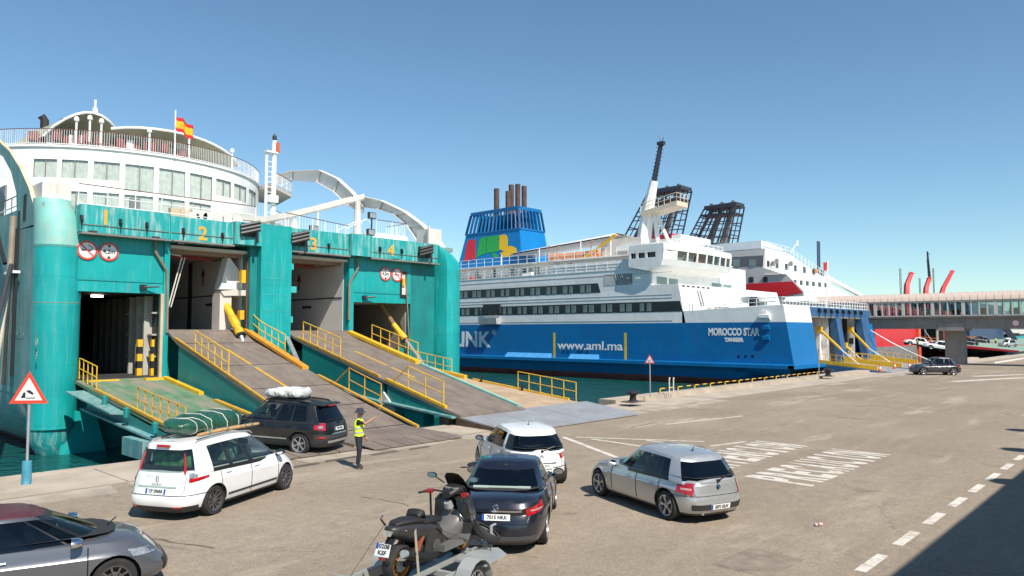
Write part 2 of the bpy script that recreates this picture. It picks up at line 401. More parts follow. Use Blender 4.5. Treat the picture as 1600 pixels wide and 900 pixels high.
# worn pale concrete strip pieces set in the asphalt beside the apron
strip = thing('pavement_strip', (20, 21, 0), None, None); tag(strip, kind='structure')
CONC2 = mat('worn_strip', (0.39, 0.33, 0.26), 0.9, var=0.2, scale=1.2, dirt=(0.27, 0.22, 0.17), damt=0.8, dscale=0.8, dlo=0.46, bump=0.3)
DPATCH = mat('dark_patch', (0.10, 0.085, 0.07), 0.95, var=0.25, scale=2, bump=0.3)
x = -12.0
while x < 95:
    wd = r2.uniform(2.2, 5.5)
    if r2.random() < 0.8:
        y0 = 20.5 + r2.uniform(-0.12, 0.1)
        MB().prism([(x + r2.uniform(0, .2), y0, 0.001), (x + wd - r2.uniform(0.1, .4), y0 + r2.uniform(-.06, .06), 0.001), (x + wd - 0.1, 21.45, 0.001), (x, 21.45 + r2.uniform(-.1, .06), 0.001)], (0, 0, 0.004)).build('worn_slab', CONC2, strip)
    x += wd + r2.uniform(0.05, 0.6)
for px, py, sx, sy in ((478, 727, .5, .16), (534, 717, .7, .14), (600, 708, .6, .15), (655, 700, .5, .12)):
    p = onZ(px, py)
    MB().prism([(p.x - sx, p.y - sy, 0.006), (p.x + sx * .9, p.y - sy * .8, 0.006), (p.x + sx, p.y + sy, 0.006), (p.x - sx * .8, p.y + sy * .7, 0.006)], (0, 0, 0.004)).build('dark_joint', DPATCH, strip)
# painted markings
mark = thing('road_markings', (22, 8, 0), None, None); tag(mark, kind='structure')
def strip_mark(a, b, wd, name='painted_line', z=0.004, mi=WMARK):
    a, b = V(a), V(b); d = (b - a).normalized(); nrm = V((-d.y, d.x, 0)) * wd / 2
    MB().prism([a - nrm + V((0, 0, .001)), b - nrm + V((0, 0, .001)), b + nrm + V((0, 0, .001)), a + nrm + V((0, 0, .001))], (0, 0, z)).build(name, mi, mark)
x = 11.4
while x < 60:
    strip_mark((x, 4.4, 0), (x + 1.25, 4.4, 0), 0.19, 'lane_dash'); x += 2.13
# worn stretched lettering, read with the back to the terminal
def road_word(word, x0, x1, y0, y1):
    wl = (x1 - x0) / len(word)
    for i, ch in enumerate(word):
        o = text('road_letter', ch, 1.0, WMARK, mark, (0, 0, 0), xd=(1, 0, 0), yd=(0, 1, 0), ext=0.003, bold=0.035)
        me = o.data; vs = me.vertices
        ax, bx = min(v.co.x for v in vs), max(v.co.x for v in vs); ay, by = min(v.co.y for v in vs), max(v.co.y for v in vs); az = min(v.co.z for v in vs)
        tx = x0 + wl * (i + .5) - mark.location.x; w2 = wl * (0.3 if ch == 'I' else .78)
        for v in vs:
            v.co.x = tx + ((v.co.x - ax) / (bx - ax) - .5) * w2
            v.co.y = y0 - mark.location.y + (v.co.y - ay) / (by - ay) * (y1 - y0)
            v.co.z = 0.001 + (v.co.z - az)
road_word('PRECAUCION', 19.9, 26.9, 7.65, 9.55)
road_word('ATENCION', 20.9, 26.9, 10.4, 12.3)
def gline(a, b, wd): strip_mark(onZ(*a), onZ(*b), wd)
gline((880, 683), (985, 723), 0.2); gline((900, 683), (1100, 690), 0.12); gline((925, 686), (1000, 697), 0.16)
gline((1010, 688), (1100, 700), 0.14); gline((1040, 663), (1160, 650), .12); gline((1165, 690), (1110, 697), 0.12)
gline((1490, 596), (1600, 590), 0.7); gline((1520, 588), (1600, 585), 0.7)

for a, b, wd in (((1308, 652), (1346, 655), .16), ((1360, 632), (1392, 635), .12), ((1288, 648), (1312, 649), .1), ((985, 668), (1025, 660), .10), ((1560, 646), (1578, 648), .12), ((560, 776), (640, 790), .05), ((230, 842), (330, 858), .06)):
    A, B = onZ(*a), onZ(*b); n_ = 5; rr_ = random.Random(int(a[0])); pts_ = [A.lerp(B, k / n_) + V((rr_.uniform(-.08, .08), rr_.uniform(-.08, .08), 0)) for k in range(n_ + 1)]
    for p_, q_ in zip(pts_[:-1], pts_[1:]): strip_mark(p_, q_, wd * rr_.uniform(.5, 1.1), 'tar_seam', .003, DPATCH)
# ================================================================= FERRY 1 : teal, white, four stern doors
F1 = thing('car_ferry', (22.7, 38, -1.5), 'teal and white car ferry with four numbered stern doors and ramps down on the quay', 'ferry')
SY = 38.0
def pt(p, y=SY): return onY(p[0], p[1], y)
# hull: box with rounded stern corners under the doors
prof = []
def hull_ring(x0, x1, y, z): pass
mb = MB()
def hring(z, inset):
    xl, xr, ys = 9.82 + inset, 35.6 - inset, 38.75 + inset * 1.2
    pts = [(xl, 160, z), (xl, ys + 2.2, z)]
    for k in range(1, 6):
        a = R(180 + 18 * k); pts.append((xl + 1.6 + 1.6 * math.cos(a), ys + 1.6 + 1.6 * math.sin(a), z))
    for k in range(0, 6):
        a = R(270 + 18 * k); pts.append((xr - 1.6 + 1.6 * math.cos(a), ys + 1.6 + 1.6 * math.sin(a), z))
    pts.append((xr, 160, z)); return pts
mb.loft([hring(-3, 3.2), hring(-1.55, 1.4), hring(-0.7, .55), hring(0.3, .05), hring(1.2, 0.0)], False)
mb.build('hull', TEALG, F1, 50)
mb = MB(); mb.loft([hring(-3, 3.19), hring(-1.7, 1.5), hring(-1.3, 1.1)], False)
for i, p in enumerate(mb.v): mb.v[i] = (p[0] + (-.02 if p[0] < 22 else .02), p[1] - .02, p[2])
mb.build('boot_topping', mat('antifouling', (0.16, 0.06, 0.05), 0.8, var=.2, scale=.8), F1, 50)
# transom block beside the left pillar and dark transom between
MB().prism([(10.9, 38.1, -1.62), (12.9, 38.1, -1.62), (12.4, 38.1, .25), (11.1, 38.1, .55)], (0, 1.5, 0)).build('transom_block', TEAL, F1)
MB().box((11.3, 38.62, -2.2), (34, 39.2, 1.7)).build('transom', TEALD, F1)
# side plates with the swept arch
arch_o = [(38.75, 8.9), (39.2, 9.9), (40.05, 10.8), (41.7, 12.0), (43.7, 13.15), (46.5, 14.3), (49.2, 15.0)]
arch_i = [(49.2, 14.2), (47, 13.75), (45, 13.15), (43.3, 12.1), (42.2, 10.9), (42.0, 10.0)]
def arch(x, th, m, name, base):
    poly = [(x, y, z) for y, z in arch_o + arch_i] + ([(x, 160, 10.0), (x, 160, 1.2), (x, 38.75, 1.2)] if base else [(x, 39.0, 9.0)])
    mb = MB(); n = len(arch_o)
    o, i_ = arch_o, arch_i[::-1]
    inner = [(42.0, 9.0), (42.0, 10.0), (42.2, 10.9), (43.3, 12.1), (45, 13.15), (47, 13.75), (49.2, 14.2)]
    for k in range(6):
        a, b, c, d = o[k], o[k + 1], inner[k + 1], inner[k]
        mb.prism([(x, *a), (x, *b), (x, *c), (x, *d)], (th, 0, 0))
    if base:
        mb.box((x, 42.0, 1.2), (x + th, 160, 10.0)); mb.box((x, 38.9, 1.2), (x + th, 42.0, 9.0))
    return mb.build(name, m, F1)
arch(9.8, 0.16, TEALG, 'side_shell', True)
flw = MB()
for k in range(1, 6):
    a, b = arch_o[k], arch_o[k + 1]
    flw.prism([(9.8, *a), (9.98, *a), (9.98, *b), (9.8, *b)], (0, .02, .06))
flw.build('arch_capping', mat('primer_cream', (0.62, .5, .34), .6, var=.15, scale=1.2, dirt=(.45, .28, .14), damt=.5), F1, 40)
ARCHW = mat('arch_white', (.74, .71, .66), .5, var=.06, dirt=(.5, .42, .33), damt=.4, streak=1, dscale=.6, dlo=.58)
arch(35.3, 0.12, ARCHW, 'arch_plate', False)
flr = MB()
for k in range(1, 6):
    a, b = arch_o[k], arch_o[k + 1]
    flr.prism([(35.0, *a), (35.5, *a), (35.5, *b), (35.0, *b)], (0, .02, .07))
inn = [(42.2, 10.9), (43.3, 12.1), (45, 13.15), (47, 13.75), (49.2, 14.2)]
for a, b in zip(inn[:-1], inn[1:]): flr.prism([(35.05, *a), (35.35, *a), (35.35, *b), (35.05, *b)], (0, .02, -.06))
for k in range(1, 6):
    a, c = arch_o[k], [(42.0, 10.0), (42.0, 10.2), (42.2, 10.9), (43.3, 12.1), (45, 13.15), (47, 13.75)][k]
    flr.bar((35.15, *a), (35.15, *c), .07, .3)
flr.build('arch_frame', ARCHW, F1)
ah = MB(); ah.box((34.2, 39.6, 9.9), (35.3, 41.0, 11.4)); ah.bar((34.1, 39.6, 9.9), (34.1, 39.6, 11.6), .12)
ah.build('arch_housing', CREAM, F1)
# second, higher swept arch from the upper deck
hi_o = [(49.0, 14.3), (50.4, 15.5), (52.5, 16.9), (55.2, 18.0), (59.8, 18.6), (63, 18.6)]
hi_i = [(49.0, 13.7), (50.9, 14.5), (53.0, 15.9), (55.6, 17.1), (59.8, 17.85), (63, 17.9)]
mb = MB()
for k in range(5):
    mb.prism([(35.2, *hi_o[k]), (35.2, *hi_o[k + 1]), (35.2, *hi_i[k + 1]), (35.2, *hi_i[k])], (.1, 0, 0))
    mb.prism([(34.95, *hi_o[k]), (35.4, *hi_o[k]), (35.4, *hi_o[k + 1]), (34.95, *hi_o[k + 1])], (0, .02, .07))
    mb.prism([(35.0, *hi_i[k]), (35.25, *hi_i[k]), (35.25, *hi_i[k + 1]), (35.0, *hi_i[k + 1])], (0, .02, -.05))
    mb.bar((35.1, *hi_o[k]), (35.1, *hi_i[k]), .06, .25)
mb.build('upper_arch', ARCHW, F1)
# cross beam joining the arches, sweeping down to the deckhouse
bx = [(22.5, 46.5, 11.3), (25.5, 48.0, 11.55), (28.2, 49.0, 12.3), (31.5, 49.2, 13.4), (34.9, 49.3, 14.6)]
mb = MB()
for a, b in zip(bx[:-1], bx[1:]):
    mb.prism([(a[0], a[1] - .9, a[2]), (b[0], b[1] - .9, b[2]), (b[0], b[1] + .9, b[2]), (a[0], a[1] + .9, a[2])], (0, 0, .12))
    for s in (-.9, .8): mb.prism([(a[0], a[1] + s, a[2]), (b[0], b[1] + s, b[2]), (b[0], b[1] + s + .1, b[2]), (a[0], a[1] + s + .1, a[2])], (0, 0, .5))
mb.build('cross_beam', CREAM, F1)
for x, zt, r0 in ((28.6, 12.3, .42), (34.2, 14.4, .38), (30.6, 13.1, .16), (25.4, 11.6, .2)):
    MB().lathe([(r0 * 1.5, 9.9), (r0 * .9, 11.2), (r0 * .55, zt)], (x, 48.3, 0), 8).build('beam_post', CREAM, F1, 40)
# left stern pillar (round)
cx_, cy_, r_ = 10.75, 38.75, 0.98
MB().lathe([(r_, -.3), (r_, 8.05)], (cx_, cy_, 0), 28).build('stern_pillar', TEAL, F1, 60)
MB().lathe([(r_ * .55, -1.5), (r_ * .9, -.9), (r_ + .0, -.29)], (cx_, cy_ + .1, 0), 28).build('pillar_foot', TEALB, F1, 60)
rings = [[(cx_ - r_ * (1 - k) + r_ * k * math.cos(t), cy_ + sh + r_ * k * math.sin(t), z) for t in [2 * math.pi * j / 28 for j in range(28)]] for k, sh, z in ((1.0, 0, 8.06), (.98, .03, 8.5), (.93, .1, 9.2), (.85, .22, 9.8), (.76, .36, 10.25))]
MB().loft(rings, True, 0, True).build('pillar_cap', mat('teal_faded', (0.20, 0.48, 0.43), .55, var=.12, dirt=(.42, .4, .3), damt=.7, streak=1, dscale=.8, dlo=.5), F1, 60)
MB().prism([(10.0, 38.7, 10.25), (11.2, 38.7, 10.25), (11.2, 40.4, 10.25), (10.0, 40.4, 10.25)], (0, 0, .75)).build('pillar_box', CREAM, F1)
MB().box((9.77, 40.3, 9.4), (9.8, 40.75, 10.6)).build('air_slot', DARK, F1)
ws = MB()
for z in (7.98, 5.4): ws.lathe([(r_ + .002, z), (r_ + .012, z + .012), (r_ + .002, z + .024)], (cx_, cy_, 0), 28, caps=False)
ws.build('weld_seam', mat('rust', (.34, .22, .10), .8, var=.4, scale=6), F1)
# right stern pillar: deep inner face, chamfered top
q = [(33.2, 40.6), (33.45, 37.7), (33.7, 37.2), (34.2, 37.05), (34.85, 37.2), (35.35, 37.7), (35.5, 38.6), (35.5, 40.6)]
mb = MB()
lv = [(-1.6, 0), (8.3, 0), (8.32, .02), (8.8, .5), (9.4, 1.2), (9.98, 2.1)]
rings = []
for z, cut in lv:
    rings.append([(min(x, 35.5 - cut * .95), max(y, 37.05 + cut * .35), z) for x, y in q])
mb.loft(rings, True, 0, True).build('stern_pillar', TEAL, F1, 35)
# centre pillar
cp = MB(); cp.box((20.15, 37.3, -1.4), (22.0, 38.6, 10.0)); cp.build('door_pillar', TEAL, F1)
cl = MB()
for a in (20.9, 21.35): cl.box((a, 37.285, 4.0), (a + .03, 37.3, 8.6))
for z in (5.2, 6.1, 7.0): cl.box((20.35, 37.285, z), (21.8, 37.3, z + .03))
for z in (4.6, 6.3, 7.6): cl.box((22.0, 37.5, z), (22.25 + .2 * (z == 6.3), 37.9, z + .35))
cl.build('weld_trace', mat('teal_pale', (.05, .42, .40), .5), F1)
MB().box((19.75, 37.75, 3.0), (20.15, 38.6, 9.9)).build('pillar_shade_side', TEALD, F1)  # pillar's left side, its shade put into the darker teal
# header band with numbers
def header(x0, x1, y0, z0, z1):
    return MB().box((x0, y0, z0), (x1, SY + .6, z1)).build('header_beam', TEALB, F1)
header(11.3, 15.35, 37.6, 8.72, 10.0); header(15.352, 18.6, 37.5, 8.62, 9.9); header(18.6, 20.14, 37.25, 8.75, 9.95)
header(22.01, 26.0, 37.6, 8.65, 10.0); header(26.0, 27.5, 37.25, 8.7, 10.02); header(27.5, 33.2, 37.6, 8.72, 10.0)
hs = MB()
for x0, x1, yy in ((11.3, 15.3, 37.58), (15.4, 18.6, 37.48), (22.05, 26, 37.58), (27.5, 33.2, 37.58)):
    hs.box((x0, yy - .02, 9.05), (x1, yy + .02, 9.08)); hs.box((x0, yy - .22, 8.6), (x1, yy + .3, 8.68))
hs.build('header_trim', mat('trim_grey', (.20, .19, .17), .6, var=.2), F1)
for s, px, py, y in (('1', 165, 341, 37.6), ('2', 317, 366, 37.5), ('3', 490, 382, 37.6), ('4', 611, 392, 37.6)):
    p = onY(px, py, y); text('door_number', s, 0.98, ORNG, F1, (p.x, y - .012, p.z), ext=.008, bold=.022)
# latch hooks hanging on the header
hk = MB(); hk.tube([(0, 0, .22), (0, -.16, .2), (0, -.2, .0), (0, -.1, -.12)], .075, 6); hk.cbox((0, -.05, .1), (.2, .1, .3)); hk.tube([(0, -.1, -.1), (.02, -.06, -.55)], .03, 5)
hook0 = hk.build('latch_hook', BLACK, None, 40, world=False); hkm = hook0.data; bpy.data.objects.remove(hook0)
for px, py, y in ((127, 343, 37.6), (188, 349, 37.6), (229, 354, 37.6), (286, 363, 37.5), (347, 370, 37.5), (513, 386, 37.6), (568, 388, 37.6), (593, 391, 37.6), (627, 394, 37.6)):
    p = onY(px, py, y); inst('latch_hook', hkm, (p.x, y, p.z), F1, sc=(.75, .75, .8))
lm = MB(); lm.cbox((0, -.1, 0), (.32, .2, .12)); lm = lm.build('header_lamp', DARK, None, world=False); lmm = lm.data; bpy.data.objects.remove(lm)
for px, py, y in ((144, 363, 37.6), (242, 372, 37.6), (280, 380, 37.5), (341, 383, 37.5), (467, 396, 37.6), (516, 399, 37.6), (559, 401, 37.6), (617, 406, 37.6)):
    p = onY(px, py, y); inst('header_lamp', lmm, (p.x, y - .02, p.z), F1)
# big bolt-on securing gear either side of the centre pillar and by the right pillar
for x, y, z in ((19.4, 37.2, 9.55), (22.5, 37.35, 9.35), (31.9, 37.4, 9.35)):
    g = MB()
    for k in range(3): g.tube([(x - .55, y - .1, z - .25 + .2 * k), (x + .45, y - .25, z + .05 + .2 * k)], .11, 7)
    g.cbox((x, y + .1, z), (.9, .3, .7)); g.tube([(x + .3, y - .2, z + .3), (x + .3, y - .3, z - .7)], .07)
    g.build('securing_gear', BLACK, F1, 40)
# panels above the low doors
MB().box((11.3, 38.02, 5.98), (15.36, 38.5, 8.72)).build('door_panel', TEAL, F1)
MB().box((26.6, 38.02, 5.92), (31.2, 38.5, 8.72)).build('door_panel', TEAL, F1)
MB().box((31.2, 38.05, 1.0), (33.3, 38.5, 8.72)).build('door_panel', TEALD, F1)
pl = MB(); pl.box((11.35, 37.99, 6.5), (15.3, 38.03, 6.53)); pl.box((26.65, 37.99, 6.5), (31.1, 38.03, 6.53)); pl.build('panel_seam', TEALD, F1)
# vertical dividers between the bays
MB().box((15.25, 37.9, 0.5), (15.52, 38.6, 8.62)).build('bay_divider', TEAL, F1)
MB().box((26.28, 37.9, 1.2), (26.62, 38.6, 8.62)).build('bay_divider', TEAL, F1)
MB().box((15.12, 37.86, 1.8), (15.25, 38.0, 5.98)).build('door_guide', mat('buff', (.55, .42, .28), .6, var=.15), F1)
pp = MB(); pp.tube([onY(243, 376, 37.85), onY(243, 393, 37.85), onY(261, 424, 37.85), onY(261, 520, 37.85)], .07); pp.tube([onY(559, 404, 37.85), onY(559, 420, 37.85), onY(546, 443, 37.85), onY(545, 500, 37.85)], .07)
pp.tube([onY(634, 430, 37.9), onY(640, 545, 37.9)], .05)
pp.build('drain_pipe', mat('pipe_brown', (.22, .17, .12), .6, var=.2), F1, 40)
for px, py in ((228, 449), (572, 465)):
    p = onY(px, py, 38); m = MB(); m.tube([p + V((-.15, -.1, 0)), p + V((.5, -.35, .05))], .05); m.cbox(p + V((-.15, -.05, 0)), (.3, .2, .25)); m.build('door_hook', BLACK, F1, 40)
# control niche on the right
m = MB(); m.box((30.3, 37.96, 6.3), (30.85, 38.02, 8.0), 0); m.box((30.42, 37.94, 6.5), (30.72, 37.97, 7.8), 1); m.cbox((30.5, 37.9, 7.3), (.18, .1, .5), 2)
m.build('control_niche', [BLACK, CREAM, YELL], F1)
# round signs
def round_sign(px, py, rad, kind):
    p = onY(px, py, 38.0); c = (p.x, 37.99, p.z)
    m = MB(); m.lathe([(rad, 0), (rad, -.025)], (c[0], c[1], c[2]), 28, 'Y')
    s = m.build('prohibition_sign', SIGNW, F1)
    m = MB(); m.lathe([(rad, -.026), (rad, -.034), (rad * .80, -.034), (rad * .80, -.026)], c, 28, 'Y', caps=False)
    if kind == 'smoke':
        a = rad * .62; m.bar((c[0] - a, c[1] - .036, c[2] + a), (c[0] + a, c[1] - .036, c[2] - a), .01, rad * .13, up=V((1, 0, 1)))
    m.build('sign_ring', SIGNR, s)
    m = MB()
    if kind == 'smoke':
        m.box((c[0] - rad * .55, c[1] - .034, c[2] - rad * .07), (c[0] + rad * .4, c[1] - .028, c[2] + rad * .07))
        m.tube([(c[0] + rad * .42, c[1] - .03, c[2] + rad * .1), (c[0] + rad * .5, c[1] - .03, c[2] + rad * .35), (c[0] + rad * .2, c[1] - .03, c[2] + rad * .45), (c[0] + rad * .1, c[1] - .03, c[2] + rad * .6)], .015, 4)
        m.build('sign_symbol', BLACK, s)
    else:
        for sg in (1, -1):
            m.prism([(c[0] - rad * .22, c[1] - .028, c[2] + sg * rad * .74), (c[0] + rad * .22, c[1] - .028, c[2] + sg * rad * .74), (c[0], c[1] - .028, c[2] + sg * rad * .42)], (0, -.006, 0))
        m.build('sign_symbol', BLACK, s)
        text('sign_lettering', '4,2m', rad * .62, BLACK, s, (c[0], c[1] - .03, c[2]), ext=.003, bold=.008)
round_sign(136, 391, .45, 'smoke'); round_sign(170, 393.5, .44, 'height'); round_sign(602, 428, .44, 'height'); round_sign(620, 429.5, .44, 'smoke')
# ---------------------------------------------------------------- vehicle decks behind the doors
def bay(x0, x1, z0, z1, depth, wm_, fm, cm, name):
    m = MB()
    m.box((x0 - .15, SY + .5, z0), (x0, SY + depth, z1), 0); m.box((x1, SY + .5, z0), (x1 + .15, SY + depth, z1), 0)
    m.box((x0, SY + depth, z0), (x1, SY + depth + .2, z1), 0)
    m.box((x0 - .15, SY + .05, z0 - .15), (x1 + .15, SY + depth, z0), 1); m.box((x0 - .15, SY + .1, z1), (x1 + .15, SY + depth, z1 + .15), 2)
    return m.build(name, [wm_, fm, cm], F1)
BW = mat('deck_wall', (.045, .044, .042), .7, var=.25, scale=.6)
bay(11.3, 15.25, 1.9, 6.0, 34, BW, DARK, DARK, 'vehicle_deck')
bay(15.55, 19.8, 4.15, 8.35, 16, GREYW, RAMPB, CREAM, 'vehicle_deck')
bay(22.05, 26.25, 4.15, 8.35, 16, GREYW, RAMPB, CREAM, 'vehicle_deck')
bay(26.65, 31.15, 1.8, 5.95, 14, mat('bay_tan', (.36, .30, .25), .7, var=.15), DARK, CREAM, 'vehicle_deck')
FRW = mat('frame_white', (.40, .385, .34), .6, var=.15, dirt=(.3, .24, .18), damt=.5)
m = MB()
for y in [39.2 + .95 * k for k in range(3)]: m.box((14.85, y, 1.9), (15.24, y + .16, 5.9))
for z in (2.8, 3.9, 5.0): m.box((15.0, 38.6, z), (15.24, 42, z + .08))
m.build('wall_frame', FRW, F1)
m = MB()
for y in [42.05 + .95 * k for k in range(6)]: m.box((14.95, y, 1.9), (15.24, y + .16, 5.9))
m.build('wall_frame', mat('frame_shaded', (.09, .085, .075), .7, var=.2), F1)  # deeper frames, bay shade put into a darker copy of the white
m = MB()
for k in range(5): m.box((14.5, 39.0, 1.9 + .36 * k), (14.74, 39.2, 1.9 + .36 * (k + 1)), k % 2); m.box((14.98, 38.5, 1.9 + .36 * k), (15.11, 38.7, 1.9 + .36 * (k + 1)), k % 2)
m.build('hazard_post', [YELL, BLACK], F1)
m = MB(); m.cbox((13.2, 41, 5.9), (.5, .25, .1)); m.build('deck_lamp', mat('lamp_lit', (1, .93, .8), .4, var=0, emit=5), F1)
m = MB(); m.box((13.2, 56, 1.95), (14.9, 61, 3.4)); m.box((13.4, 56.5, 3.4), (14.7, 59, 4.0)); m.build('parked_lorry_shape', mat('deck_red', (.16, .02, .02), .5), F1) if False else None
# seams and arrows in the high bays
m = MB()
for x in (19.79, 26.24):
    m.box((x - .02, 38.6, 6.15), (x + .01, 53, 6.22)); m.box((x - .03, 45.0, 4.2), (x + .01, 45.5, 8.3))
    m.box((x - .05, 42.0, 5.6), (x, 43.0, 5.75))
m.build('wall_seam', BW, F1)
m = MB()
for x0, x1 in ((15.6, 19.75), (22.1, 26.2)):
    for k in range(6): m.box((x0, 38.7 + k * .6, 8.15), (x1, 38.85 + k * .6, 8.36), 0)
    m.box((x0, 39.6, 7.95), (x1 - 1.3, 39.75, 8.2), 1)
m.build('ceiling_beam', [mat('beam_brown', (.26, .19, .13), .7, var=.2), mat('dull_red', (.24, .03, .03), .6)], F1)
m = MB()
for x in (19.78, 26.23):
    y = 43.5; m.prism([(x - .02, y - .25, 7.4), (x - .02, y + .25, 7.4), (x - .02, y, 7.9)], (.02, 0, 0)); m.box((x - .02, y - .06, 6.8), (x, y + .06, 7.4))
m.build('wall_arrow', mat('arrow_red', (.25, .03, .03), .6), F1)
# sunlit wedge and white corner in bay two, and light inner wall edge in bay three
m = MB(); m.prism([onY(357, 400, 38.9), onY(372, 420, 38.9), onY(376, 440, 38.9), onY(380, 452, 38.9), onY(344, 452, 38.9)], (0, .7, 0)); m.build('sunlit_wedge', WHITE, F1)  # white wedge stands in for a sunlit triangle on the bay wall
m = MB(); m.box((18.55, 38.7, 4.15), (19.2, 39.6, 6.2)); m.prism([onY(345, 455, 38.6), onY(388, 450, 38.6), onY(388, 470, 38.6), onY(372, 462, 38.6), onY(350, 462, 38.6)], (0, .8, 0)); m.build('ramp_tower', CREAM, F1)
m = MB(); m.tube([onY(266, 397, 38.5), onY(283, 400, 38.5)], .035); m.tube([onY(284, 402, 38.5), onY(263, 480, 38.5)], .035); m.tube([onY(289, 402, 38.6), onY(267, 480, 38.6)], .03); m.build('stay_pipe', CREAM, F1)
m = MB(); m.cbox((19.55, 38.2, 7.1), (.25, .3, .7), 0); m.cbox((19.55, 38.2, 6.2), (.28, .3, .3), 1); m.cbox((19.5, 38.2, 5.0), (.25, .3, .5), 0); m.box((19.7, 38.0, 4.0), (19.76, 38.2, 8.3), 2); m.build('valve_gear', [YELL, CREAM, BROWNR], F1)
# door four interior: post with speaker, red boxes
m = MB(); m.box((27.9, 41.0, 1.8), (28.8, 41.4, 5.9), 0); m.lathe([(.25, 40.95), (.25, 41.0)], (28.35, 0, 4.7), 14, 'Y', 1)
for z in (3.4, 3.75, 4.1): m.lathe([(.2, 40.96), (.22, 41.0)], (28.35, 0, z), 12, 'Y', 1)
m.build('speed_notice', [GREYW, BLACK], F1)
m = MB(); m.box((30.0, 40.5, 1.8), (30.5, 41, 3.3)); m.box((30.8, 40.5, 1.8), (31.1, 41, 3.2)); m.build('fire_box', mat('fire_red', (.35, .03, .03), .4), F1)
# ---------------------------------------------------------------- hydraulic rams
def ram(a, b, c, r0, r1, name='hydraulic_ram'):
    a, b, c = V(a), V(b), V(c); d = (b - a).normalized()
    m = MB(); m.tube([a, b], r0, 12, 0); m.tube([b - d * .35, b], r0 * 1.25, 12, 0); m.tube([a.lerp(b, .55), a.lerp(b, .8)], r0 * 1.15, 8, 0); m.tube([b, b + d * .12], r0 * 1.3, 12, 1); m.tube([b, c], r1, 8, 2)
    return m.build(name, [YELL, BLACK, STEEL], F1, 40)
ram(onY(347, 464, 39.3), onY(376, 523, 37.2), onY(380, 535, 36.9), .2, .12)
ram(onY(615, 507, 38.5), onY(633, 530, 37.6), onY(662, 570, 35.4), .18, .11)
m = MB(); m.tube([onY(594, 474, 39.4), onY(616, 508, 38.6)], .16, 10); m.build('ram_arm', mat('ram_brown', (.20, .13, .04), .5), F1)
m = MB(); m.tube([onY(449, 528, 37.4), onY(474, 585, 32.5)], .13, 10); m.tube([onY(447, 545, 37.4), onY(460, 572, 34), onY(474, 585, 32.5)], .05, 6); m.build('lifting_strut', STEEL, F1)
# ---------------------------------------------------------------- ramps
def ramp(name, x0, x1, top, deck, depth0, depth1, side=True, kink=None):
    """top: list of (y, z) from hinge to foot"""
    rp = tag(thing(name, (x0, top[0][0], top[0][1]), None, None), None)
    rp.parent = F1; rp.location = V((x0, top[0][0], top[0][1])) - F1.location
    m = MB()
    for a, b in zip(top[:-1], top[1:]):
        m.prism([(x0, a[0], a[1]), (x0, b[0], b[1]), (x0, b[0], b[1] - .14), (x0, a[0], a[1] - .14)], (x1 - x0, 0, 0))
    m.build('ramp_deck', deck, rp)
    return rp
def lerpz(top, y):
    for a, b in zip(top[:-1], top[1:]):
        if b[0] <= y <= a[0]: return a[1] + (b[1] - a[1]) * (a[0] - y) / (a[0] - b[0])
    return top[-1][1] if y < top[-1][0] else top[0][1]
def girder(rp, x, top, y0, y1, d0, d1, m_, th=.14, name='side_girder', fl=True):
    m = MB(); z0, z1 = lerpz(top, y0), lerpz(top, y1)
    m.prism([(x, y0, z0 - .15), (x, y1, z1 - .15), (x, y1, z1 - d1), (x, y0, z0 - d0)], (th, 0, 0))
    if fl: m.prism([(x - .28, y0, z0 - d0), (x - .28, y1, z1 - d1), (x - .28, y1, z1 - d1 - .08), (x - .28, y0, z0 - d0 - .08)], (.6, 0, 0), 1)
    return m.build(name, [m_, TEALG], rp)
def kerb(rp, x0, x1, top, y0, y1, m_, h=.14):
    m = MB(); m.prism([(x0, y0, lerpz(top, y0) + .002), (x0, y1, lerpz(top, y1) + .002), (x0, y1, lerpz(top, y1) + h), (x0, y0, lerpz(top, y0) + h)], (x1 - x0, 0, 0)); return m.build('ramp_kerb', m_, rp)
def rrail(rp, x, top, y0, y1, h=1.0, n=5, m_=None, slope_end=False):
    pts = [V((x, y0 + (y1 - y0) * i / n, lerpz(top, y0 + (y1 - y0) * i / n) + .02)) for i in range(n + 1)]
    m = MB(); r = .027
    if slope_end: m.tube([pts[0]] + [p + V((0, 0, h)) for p in pts[1:]] + [pts[-1] + V((0, 0, h * .55))], r, 6)
    else: m.tube([pts[0] + V((0, 0, h * .5)), pts[0] + V((0, 0, h))] + [p + V((0, 0, h)) for p in pts[1:]] + [pts[-1] + V((0, 0, h * .5))], r, 6)
    m.tube([p + V((0, 0, h * .52)) for p in pts[(1 if slope_end else 0):]], r * .8, 6)
    for p in pts[(1 if slope_end else 0):]: m.tube([p, p + V((0, 0, h))], r, 6)
    return m.build('ramp_railing', m_ or YELL, rp, 40)
def flaps(rp, top, x0, x1, y0, y1, n, m_):
    wd = (x1 - x0) / n
    for k in range(n):
        m = MB(); z0 = lerpz(top, y0); m.prism([(x0 + wd * k + .02, y0, z0 + .005), (x0 + wd * (k + 1) - .02, y0, z0 + .005), (x0 + wd * (k + 1) - .02, y1, .03), (x0 + wd * k + .02, y1, .03)], (0, 0, .035)); m.build('ramp_flap', m_, rp)
